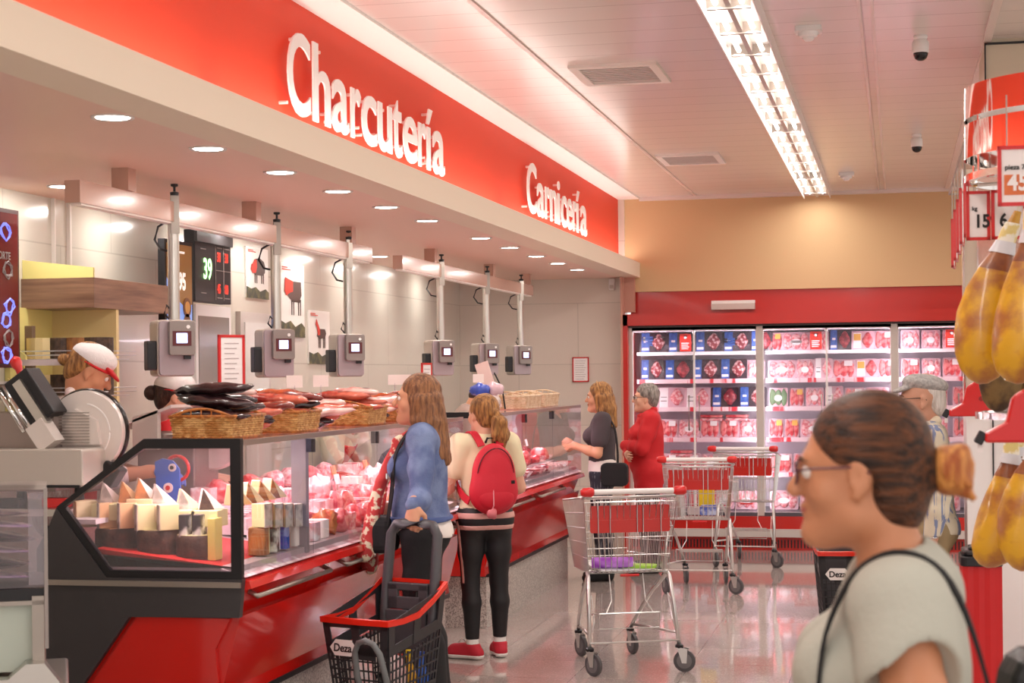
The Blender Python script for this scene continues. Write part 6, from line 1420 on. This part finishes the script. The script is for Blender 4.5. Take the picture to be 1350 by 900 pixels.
tag(MB().rbox(w.x-.09, w.y-.12, w.z-.02, w.x+.03, w.y+.10, w.z+.16, .04, axis='x').build('handbag', BLK, bevel=.02), 'black handbag hanging in front of the woman in denim', 'handbag')
# ---------------------------------------------------------------- 3 woman with backpack
P = Fig('person', 'woman with blonde ponytail, red backpack and black leggings with pink stripes', (-2.44, 10.22, 0), Rd(32), 1.575, 1.02, head_yaw=22)
P.J['toel'] = np.array((-.19, .10, .035)); P.J['ell'] = P.up((-.235, .03, 1.07)); P.J['wrl'] = P.up((-.13, .17, 1.02)); P.J['elr'] = P.up((.235, .0, 1.07)); P.J['wrr'] = P.up((.15, .17, 1.0))
P.J['anr'] = np.array((.10, .02, .085))*P.k
P.hand['l'] = dict(d=(.8, .6, 0), n=(0, 0, -1), curl=40); P.hand['r'] = dict(d=(-.8, .6, 0), n=(0, 0, -1), curl=40)
P.skin = SKIN2; P.body()
def f(F_): P.torso(F_, .008); P.arm(F_, 'l', .012, .55, 'half', .01); P.arm(F_, 'r', .012, .55, 'half', .01); P.neckhole(F_, .075); F_.plane(P.up((0, 0, .95)), (0, 0, -1))
P.cloth('tshirt', f, M('tshirt_cream', '#e8dcb8', .85, bump=.15), fold=.003)
def f(F_): P.torso(F_, .004); P.leg(F_, 'l', .004); P.leg(F_, 'r', .004); F_.plane(P.up((0, 0, 1.0)), (0, 0, 1)); F_.plane((0, 0, .12), (0, 0, -1))
P.cloth('leggings', f, M('leggings_black', '#161417', .6))
STR = M('stripe_pink', '#d9a49a', .6)
for z0, z1 in ((.885, .925), (.815, .845)):
    def f(F_): P.torso(F_, .0075); P.leg(F_, 'l', .0075); P.leg(F_, 'r', .0075); F_.plane(P.up((0, 0, z1)), (0, 0, 1)); F_.plane(P.up((0, 0, z0)), (0, 0, -1))
    P.cloth('waist_stripe', f, STR)
hl, kl, al = P.J['hipl'], P.J['knl'], P.J['anl']
pp = [(-.185, -.02, .87), (-.180, -.03, .80), (-.170, -.03, .70), (-.155, -.02, .58), (-.147, -.015, .48)]
nn = [(-1, -.4, .1)]*5; strap('leg_stripe', [tuple(np.array(q)*P.k) for q in pp], .016, .004, STR, P.t, nn)
CANV = M('canvas_red', '#c22034', .7, bump=.15, bscale=120); RUB = M('rubber_white', '#f0ebe6', .5)
for sd in 'lr':
    def f(F_): P.foot(F_, sd, .003); F_.plane((0, 0, .022), (0, 0, -1)); F_.plane((0, 0, .095), (0, 0, 1))
    sh = P.cloth('sneaker', f, CANV)
    def f(F_): P.foot(F_, sd, .008); F_.plane((0, 0, .003), (0, 0, -1)); F_.plane((0, 0, .028), (0, 0, 1))
    so = P.cloth('sole', f, RUB); so.parent = sh
    def f(F_): F_.cone(P.J['an'+sd]+np.array((0, 0, -.01)), P.J['an'+sd]+np.array((0, 0, .045)), .040, .037, .01)
    P.cloth('sock', f, RUB)
    A_ = P.J['an'+sd]; T_ = P.J['toe'+sd]; m = MB()
    for q in range(4):
        c = A_+(T_-A_)*(.35+.11*q); c[2] = .088-.009*q; m.tube([tuple(c+np.array((-.022, 0, -.006))), tuple(c+np.array((0, .004, .004))), tuple(c+np.array((.022, 0, -.006)))], .0035, 5)
    c = A_+(T_-A_)*.3; m.tube([(c[0], c[1], .10), (c[0]-.03, c[1]-.01, .13), (c[0]-.04, c[1]+.01, .10)], .003, 5).tube([(c[0], c[1], .10), (c[0]+.03, c[1], .125), (c[0]+.035, c[1]+.02, .09)], .003, 5)
    l_ = m.build('laces', RUB, sh, smooth=True)
def f(F_):
    F_.ell(P.hp((0, -.022, .038)), (.082, .098, .092), P.HR, .01); F_.ell(P.hp((0, .10, -.04)), (.085, .095, .105), P.HR, .015, '-'); F_.ell(P.hp((0, -.05, -.04)), (.062, .055, .055), P.HR, .03)
    F_.ell(P.hp((0, -.115, .01)), (.026, .02, .026), P.HR, .015)
    F_.chain([P.hp((0, -.13, .01)), P.hp((.02, -.16, -.05)), P.hp((.03, -.15, -.14)), P.hp((.045, -.14, -.22))], [.022, .036, .038, .016], .015)
    for d in (-.03, .03): F_.chain([P.hp((d, -.15, -.03)), P.hp((d*1.6+.02, -.15, -.12)), P.hp((d*2+.03, -.13, -.19))], [.02, .022, .008], .01)
P.cloth('hair', f, HBL, fold=.002, fscale=80)
BPR = M('backpack_red', '#c8172e', .6, bump=.1)
def f(F_):
    F_.ell(P.up((0, -.185, 1.15)), (.135, .075, .20), P.L, .02); F_.ell(P.up((0, -.18, 1.05)), (.15, .085, .13), P.L, .04); F_.plane(P.up((0, -.105, 1.1)), (0, 1, 0))
bp = tag(mesh_obj('backpack', *((lambda F_: (f(F_), F_.mesh(.007))[1])(Field())), BPR, None), 'bright red backpack worn by the woman with the blonde ponytail', 'backpack')
bp.location = P.t.location; bp.rotation_euler = P.t.rotation_euler
def sub(name, V, Q, m, parent): return mesh_obj(name, V, Q, m, parent)
g = Field().ell(P.up((0, -.225, 1.03)), (.115, .05, .085), None, .01); V, Q = g.mesh(.006); pk = mesh_obj('front_pocket', V, Q, BPR, bp)
MB().tube([tuple(P.up((.11*math.cos(a), -.262+.02*abs(math.cos(a)), 1.10+.012*math.sin(a*1)))) for a in np.linspace(0, PI, 12)], .0035, 5).build('zip', M('zip_dark', '#5a0e18', .5), bp)
MB().tube([tuple(P.up((.118*math.cos(a), -.225-.02*math.sin(a), 1.16+.17*math.sin(a)))) for a in np.linspace(.1, PI-.1, 16)], .004, 5).build('zip', M('zip_dark'), bp)
for sg in (-1, 1):
    q = [P.up((sg*.06, -.12, 1.33)), P.up((sg*.085, -.05, 1.405)), P.up((sg*.095, .03, 1.39)), P.up((sg*.12, .10, 1.28)), P.up((sg*.145, .06, 1.12)), P.up((sg*.15, -.05, 1.04)), P.up((sg*.13, -.12, 1.0))]
    nr = [(0, -1, 1), (0, -.3, 1), (0, .3, 1), (sg*.3, 1, .4), (sg, .5, 0), (sg, -.2, 0), (sg, -1, 0)]
    strap('shoulder_strap', outset(q, nr, .012), .045, .010, BPR, bp, nr)
MB().tube([tuple(P.up((-.03, -.12, 1.36))), tuple(P.up((-.02, -.13, 1.39))), tuple(P.up((.02, -.13, 1.39))), tuple(P.up((.03, -.12, 1.36)))], .007, 6).build('grab_loop', BLK, bp, smooth=True)
MB().tube([tuple(P.up((-.03, -.268, 1.08))), tuple(P.up((-.035, -.285, .98))), tuple(P.up((-.05, -.28, .94)))], .004, 5).build('key_cord', M('cord_pink', '#d98a90', .5), bp)
MB().blob(tuple(P.up((-.045, -.285, .93))), (.03, .018, .03), 2, .2).build('charm', M('charm_pink', '#c86a70', .5), bp, smooth=True)
MB().box(.08, -.27, 1.06, .10, -.262, 1.08).build('logo_patch', BLK, bp).location = (0, .0, 0)
# ---------------------------------------------------------------- 4 woman in dark top
P = Fig('person', 'woman in dark tee and striped trousers with shoulder length hair, hands at the glass', (-2.40, 14.25, 0), FACE_L+.14, 1.62, 1.0, bust=.02, head_pitch=2)
P.J['ell'] = P.up((-.20, .03, 1.07)); P.J['wrl'] = P.up((-.10, .23, 1.14)); P.J['elr'] = P.up((.20, .03, 1.07)); P.J['wrr'] = P.up((.10, .22, 1.12))
P.hand['l'] = dict(d=(.5, 1, .4), n=(1, -.3, -.3), curl=48); P.hand['r'] = dict(d=(-.5, 1, .4), n=(-1, -.3, -.3), curl=48)
P.body()
def f(F_): P.torso(F_, .010); P.arm(F_, 'l', .014, .62, 'half', .006); P.arm(F_, 'r', .014, .62, 'half', .006); P.neckhole(F_, .075); F_.plane(P.up((0, 0, 1.0)), (0, 0, -1))
P.cloth('tshirt', f, M('tshirt_dark', '#4a4044', .85, bump=.1), fold=.003)
def f(F_): P.torso(F_, .010); F_.plane(P.up((0, 0, 1.02)), (0, 0, 1)); F_.plane(P.up((0, 0, .88)), (0, 0, -1))
P.cloth('white_hem', f, M('top_white'))
NAV = M('trousers_navy', '#2a2a36', .8, noise='#8a8a90', nscale=2.2, nramp=(.56, .58), stretch=(40, 40, .2))
def f(F_): P.torso(F_, .005); P.leg(F_, 'l', .012, wide=.03); P.leg(F_, 'r', .012, wide=.03); F_.plane(P.up((0, 0, .92)), (0, 0, 1)); F_.plane((0, 0, .09), (0, 0, -1))
P.cloth('trousers', f, NAV)
def f(F_): P.foot(F_, 'l', .003); P.foot(F_, 'r', .003); F_.plane((0, 0, .003), (0, 0, -1))
P.cloth('shoes', f, BLK)
P.cloth('hair', long_hair(P, HBL, .26, .0), HBL, fold=.002, fscale=80)
MB().tube([tuple(P.hp((.083*math.cos(a), -.01+.02*math.sin(a), .055+.085*math.sin(a)))) for a in np.linspace(.1, PI-.1, 16)], .004, 6).build('hair_band', M('band_gold', '#c89a5a', .4), P.t, smooth=True)
pts = [P.up((-.10, -.10, 1.30)), P.up((-.10, .0, 1.41)), P.up((-.10, .08, 1.33))]; nr = [(0, -1, .3), (0, 0, 1), (0, 1, .3)]
q2 = [P.up((-.11, .0, 1.405)), P.up((-.15, -.09, 1.30)), P.up((-.17, -.12, 1.10)), P.up((-.18, -.12, .95))]; n2 = [(0, -.3, 1), (-.4, -1, .3), (-.5, -1, 0), (-.6, -1, 0)]
strap('bag_strap', outset(q2, n2, .014), .028, .006, BLK, P.t, n2)
w = P.t.matrix_basis @ Vector(P.up((-.18, -.10, .82)))
tag(MB().rbox(w.x-.10, w.y-.05, w.z-.02, w.x+.12, w.y+.05, w.z+.17, .04, axis='y').build('handbag', BLK, bevel=.02), 'black handbag hanging at the hip of the woman in dark tee', 'handbag')
# ---------------------------------------------------------------- 5 woman in red coat
P = Fig('person', 'grey haired woman in glasses and bright red coat with folded arms', (-2.10, 14.85, 0), FACE_L+.24, 1.60, 1.08, belly=.02, bust=.02)
P.J['ell'] = P.up((-.235, .07, 1.10)); P.J['wrl'] = P.up((.05, .205, 1.12)); P.J['elr'] = P.up((.235, .07, 1.08)); P.J['wrr'] = P.up((-.06, .19, 1.05))
P.hand['l'] = dict(d=(1, .15, 0), n=(0, -1, 0), curl=30); P.hand['r'] = dict(d=(-1, .1, -.1), n=(0, -1, 0), curl=30)
P.skin = SKIN2; P.body()
COAT = M('coat_red', '#c8121c', .7, bump=.15, bscale=70)
def f(F_): P.torso(F_, .022); P.arm(F_, 'l', .018, .96); P.arm(F_, 'r', .018, .96); F_.cone(P.J['hipl'], P.J['knl']*.35+P.J['hipl']*.65, .115, .115, .05); F_.cone(P.J['hipr'], P.J['knr']*.35+P.J['hipr']*.65, .115, .115, .05); P.neckhole(F_, .065); F_.plane((0, 0, .72), (0, 0, -1))
P.cloth('coat', f, COAT, fold=.004, fscale=36)
def f(F_): F_.cone(P.up((-.05, -.05, 1.43)), P.up((-.06, .07, 1.38)), .026, .018, .02); F_.cone(P.up((.05, -.05, 1.43)), P.up((.06, .07, 1.38)), .026, .018, .02); F_.cone(P.up((-.05, -.05, 1.43)), P.up((.05, -.05, 1.43)), .026, .026, .02)
P.cloth('coat_collar', f, COAT)
MB().blob(tuple(P.up((-.16, .05, .95))), (.008, .008, .008), 0, 0).build('button', STEELD, P.t, smooth=True)
def f(F_): P.leg(F_, 'l', .012, wide=.03); P.leg(F_, 'r', .012, wide=.03); F_.plane((0, 0, .80), (0, 0, 1)); F_.plane((0, 0, .08), (0, 0, -1))
P.cloth('trousers', f, M('trousers_stripe', '#332a2c', .8, noise='#7c7072', nscale=2.2, nramp=(.56, .58), stretch=(40, 40, .2)))
def f(F_): P.foot(F_, 'l', .003); P.foot(F_, 'r', .003); F_.plane((0, 0, .003), (0, 0, -1))
P.cloth('shoes', f, BLK)
def short_hair(P, r=1.0):
    def f(F_):
        F_.ell(P.hp((0, -.028, .042)), (.088*r, .100*r, .093*r), P.HR, .01); F_.ell(P.hp((0, -.07, -.02)), (.068, .048, .07), P.HR, .03); F_.ell(P.hp((0, .10, -.035)), (.10, .082, .10), P.HR, .015, '-')
        for sg in (-1, 1): F_.ell(P.hp((sg*.085, .01, -.045)), (.04, .04, .05), P.HR, .01, '-')
    return f
P.cloth('hair', short_hair(P, 1.02), HGR, fold=.005, fscale=90)
glasses(P, M('glasses_thin', '#5a4c48', .3, metal=.5))
# ---------------------------------------------------------------- 6 man in flat cap
P = Fig('person', 'older man in grey flat cap and striped shirt beyond the blurred woman', (.135, 9.2, 0), FACE_L+.08, 1.665, 1.08, belly=.03, hs=1.1, head_pitch=3)
P.J['ell'] = P.up((-.23, -.04, 1.07)); P.J['wrl'] = P.up((-.235, .0, .84)); P.J['elr'] = P.up((.23, -.04, 1.07)); P.J['wrr'] = P.up((.24, .0, .84))
P.skin = M('skin_old', '#cf9a80', .55, sub=.06, bump=.1, bscale=90); P.body(nose=1.06)
m = M('shirt_stripes', '#d9cfb8', .8, noise='#7f8cae', nscale=2.0, nramp=(.52, .55), stretch=(22, 22, .15), bump=.1)
def f(F_): P.torso(F_, .016); P.arm(F_, 'l', .016, .9); P.arm(F_, 'r', .016, .9); P.neckhole(F_, .062); F_.plane(P.up((0, 0, .86)), (0, 0, -1))
P.cloth('shirt', f, m, fold=.003)
def f(F_): F_.cone(P.up((-.045, -.05, 1.43)), P.up((-.05, .06, 1.385)), .022, .014, .015); F_.cone(P.up((.045, -.05, 1.43)), P.up((.05, .06, 1.385)), .022, .014, .015); F_.cone(P.up((-.045, -.05, 1.43)), P.up((.045, -.05, 1.43)), .022, .022, .02)
P.cloth('shirt_collar', f, M('collar_cream', '#e6dcc4', .8))
def f(F_): P.torso(F_, .008); P.leg(F_, 'l', .02, wide=.03); P.leg(F_, 'r', .02, wide=.03); F_.plane(P.up((0, 0, .95)), (0, 0, 1)); F_.plane((0, 0, .07), (0, 0, -1))
P.cloth('trousers', f, M('trousers_khaki', '#a08c68', .8, bump=.1), fold=.003)
def f(F_): P.foot(F_, 'l', .004); P.foot(F_, 'r', .004); F_.plane((0, 0, .003), (0, 0, -1))
P.cloth('shoes', f, M('shoe_brown', '#4a3426', .5))
P.cloth('hair', short_hair(P, .93), HWH, fold=.002)
def f(F_):
    F_.ell(P.hp((0, -.025, .075)), (.096, .118, .050), P.HR @ rotm('X', 12), .02); F_.ell(P.hp((0, .075, .058)), (.070, .062, .014), P.HR @ rotm('X', -14), .02); F_.ell(P.hp((0, -.02, -.02)), (.075, .09, .055), P.HR, .005, '-')
P.cloth('flat_cap', f, M('cap_tweed', '#9c9a98', .9, noise='#b8b5b2', nscale=60, bump=.3, bscale=120))
glasses(P, M('glasses_black', '#1a1614', .3))
MB().tube([tuple(P.J['wrl']+np.array((.030*math.cos(a), .030*math.sin(a), .02))) for a in np.linspace(0, 2*PI, 16)[:-1]], .006, 6, closed=True).build('wristwatch', CHROME, P.t, smooth=True)
# ---------------------------------------------------------------- staff
UNI = M('uniform_white', '#ece0dc', .8, noise='#e2c8c4', nscale=2.2, nramp=(.5, .53), stretch=(60, 60, .2), bump=.1); APR = M('apron_red', '#d01822', .7)
GLV = M('glove_blue', '#5f7fd8', .35, coat=.2)
def staff_cap(P, m2=APR):
    def f(F_): F_.ell(P.hp((0, -.015, .065)), (.094, .112, .068), P.HR @ rotm('X', 8), .01); F_.ell(P.hp((0, -.01, -.02)), (.085, .10, .060), P.HR, .005, '-')
    P.cloth('cap', f, M('cap_white', '#efe8e6', .8, bump=.3, bscale=60))
    def f(F_): F_.ell(P.hp((0, .075, .045)), (.070, .070, .012), P.HR @ rotm('X', -22), .008); F_.ell(P.hp((0, -.012, .030)), (.0925, .110, .012), P.HR, .01)
    P.cloth('cap_visor', f, m2)
P = Fig('person', 'shop worker in white cap with red visor bending over the meat slicer', (-3.90, 7.72, .12), Rd(-68), 1.75, 1.0, lean=8, head_pitch=30, bust=.02)
P.J['ell'] = P.up((-.22, .08, 1.10)); P.J['wrl'] = P.up((-.10, .30, 1.10)); P.J['elr'] = P.up((.235, .08, 1.06)); P.J['wrr'] = P.up((.20, .36, 1.13))
P.hand['r'] = dict(d=(0, 1, -.1), n=(0, 0, -1), curl=28); P.hand['l'] = dict(d=(.3, 1, -.2), n=(0, 0, -1), curl=30)
P.skin = M('skin_warm'); P.body()
def f(F_): P.torso(F_, .014); P.arm(F_, 'l', .016, .55); P.arm(F_, 'r', .016, .55); P.neckhole(F_, .07); F_.plane((0, 0, .75), (0, 0, -1))
P.cloth('tunic', f, UNI, fold=.003)
def f(F_): P.torso(F_, .020); F_.plane(P.up((0, .045, 1.1)), (0, -1, 0)); F_.plane(P.up((0, 0, 1.27)), (0, 0, 1)); F_.plane((0, 0, .6), (0, 0, -1))
P.cloth('apron', f, APR)
def f(F_): F_.cone(P.up((-.05, -.05, 1.43)), P.up((-.06, .08, 1.35)), .022, .014, .015); F_.cone(P.up((.05, -.05, 1.43)), P.up((.06, .08, 1.35)), .022, .014, .015); F_.cone(P.up((-.05, -.05, 1.43)), P.up((.05, -.05, 1.43)), .022, .022, .02)
P.cloth('tunic_collar', f, UNI)
def f(F_): P.torso(F_, .004); P.leg(F_, 'l', .015); P.leg(F_, 'r', .015); F_.plane((0, 0, .9), (0, 0, 1)); F_.plane((0, 0, .08), (0, 0, -1))
P.cloth('trousers', f, BLK, res=.01)
def f(F_): P.foot(F_, 'l', .003); P.foot(F_, 'r', .003)
P.cloth('shoes', f, BLK, res=.01)
P.cloth('hair', short_hair(P, .98), HBL)
def f(F_): F_.ell(P.hp((0, -.125, -.01)), (.03, .035, .03), P.HR, .01)
P.cloth('hair_bun', f, HBL)
staff_cap(P)
for sd in 'rl':
    def f(F_):
        s_ = P.res; h = P.hand[sd]; P.handf(F_, sd)
        for i, q in enumerate(F_.p): F_.p[i] = (q[0], q[1], q[2], q[3]+(.002 if q[0] == 'c' else 0), (q[4]+.002) if q[0] == 'c' else q[4], *q[5:])
    P.cloth('glove', f, GLV)
P = Fig('person', 'shop worker with dark bun, white cap and red tunic behind the first scale', (-3.90, 8.86, .12), Rd(-70), 1.60, 1.0, lean=4, head_pitch=8)
P.skin = SKIN2; P.J['wrl'] = P.up((-.12, .28, 1.08)); P.J['ell'] = P.up((-.22, .05, 1.10)); P.J['wrr'] = P.up((.12, .28, 1.08)); P.J['elr'] = P.up((.22, .05, 1.10))
P.hand['l'] = dict(d=(.2, 1, 0), n=(0, 0, -1), curl=30); P.hand['r'] = dict(d=(-.2, 1, 0), n=(0, 0, -1), curl=30); P.body()
def f(F_): P.torso(F_, .014); P.arm(F_, 'l', .016, .5); P.arm(F_, 'r', .016, .5); P.neckhole(F_, .07); F_.plane((0, 0, .75), (0, 0, -1))
P.cloth('tunic', f, APR, fold=.003)
def f(F_): P.torso(F_, .004); P.leg(F_, 'l', .015); P.leg(F_, 'r', .015); F_.plane((0, 0, .9), (0, 0, 1)); F_.plane((0, 0, .08), (0, 0, -1))
P.cloth('trousers', f, BLK, res=.01)
P.cloth('hair', short_hair(P, .98), HDK)
def f(F_): F_.ell(P.hp((0, -.135, .0)), (.042, .042, .042), P.HR, .01)
P.cloth('hair_bun', f, HDK)
staff_cap(P)
for (name, label, loc, rz, lean, mt) in (('person', 'shop worker in cream tunic bending down behind the near counter glass', (-3.72, 10.75, .12), Rd(-100), 38, M('tunic_cream', '#e6dcc0', .8, bump=.1)),
                                     ('person', 'shop worker reaching over the meat behind the farther counter glass', (-3.68, 13.9, .12), Rd(-75), 34, M('tunic_taupe', '#b39a90', .8, bump=.1))):
    P = Fig(name, label, loc, rz, 1.62, 1.05, lean=lean, head_pitch=lean+18)
    P.J['ell'] = P.up((-.22, .20, 1.14)); P.J['elr'] = P.up((.22, .20, 1.14)); a_ = P.J['ell']+np.array((.10, .22, -.06)); P.J['wrl'] = a_; P.J['wrr'] = P.J['elr']+np.array((-.02, .23, -.05))
    P.hand['l'] = dict(d=(.3, 1, -.2), n=(0, 0, -1), curl=35); P.hand['r'] = dict(d=(-.2, 1, -.2), n=(0, 0, -1), curl=35); P.body()
    def f(F_): P.torso(F_, .014); P.arm(F_, 'l', .016, .6, 'half'); P.arm(F_, 'r', .016, .6, 'half'); P.neckhole(F_, .07); F_.plane((0, 0, .75), (0, 0, -1))
    P.cloth('tunic', f, mt, fold=.003)
    def f(F_): P.torso(F_, .020); F_.plane(P.up((0, .05, 1.1)), tuple(P.L @ np.array((0, -1, 0)))); F_.plane(P.up((0, 0, 1.30)), tuple(P.L @ np.array((0, 0, 1)))); F_.plane((0, 0, .6), (0, 0, -1))
    P.cloth('apron', f, APR)
    def f(F_): P.torso(F_, .004); P.leg(F_, 'l', .015); P.leg(F_, 'r', .015); F_.plane((0, 0, .9), (0, 0, 1)); F_.plane((0, 0, .08), (0, 0, -1))
    P.cloth('trousers', f, BLK, res=.01)
    P.cloth('hair', short_hair(P, 1.0), HDK)
    staff_cap(P)
# ---------------------------------------------------------------- tidy
for o in bpy.data.objects:
    if '_o' in o: del o['_o']
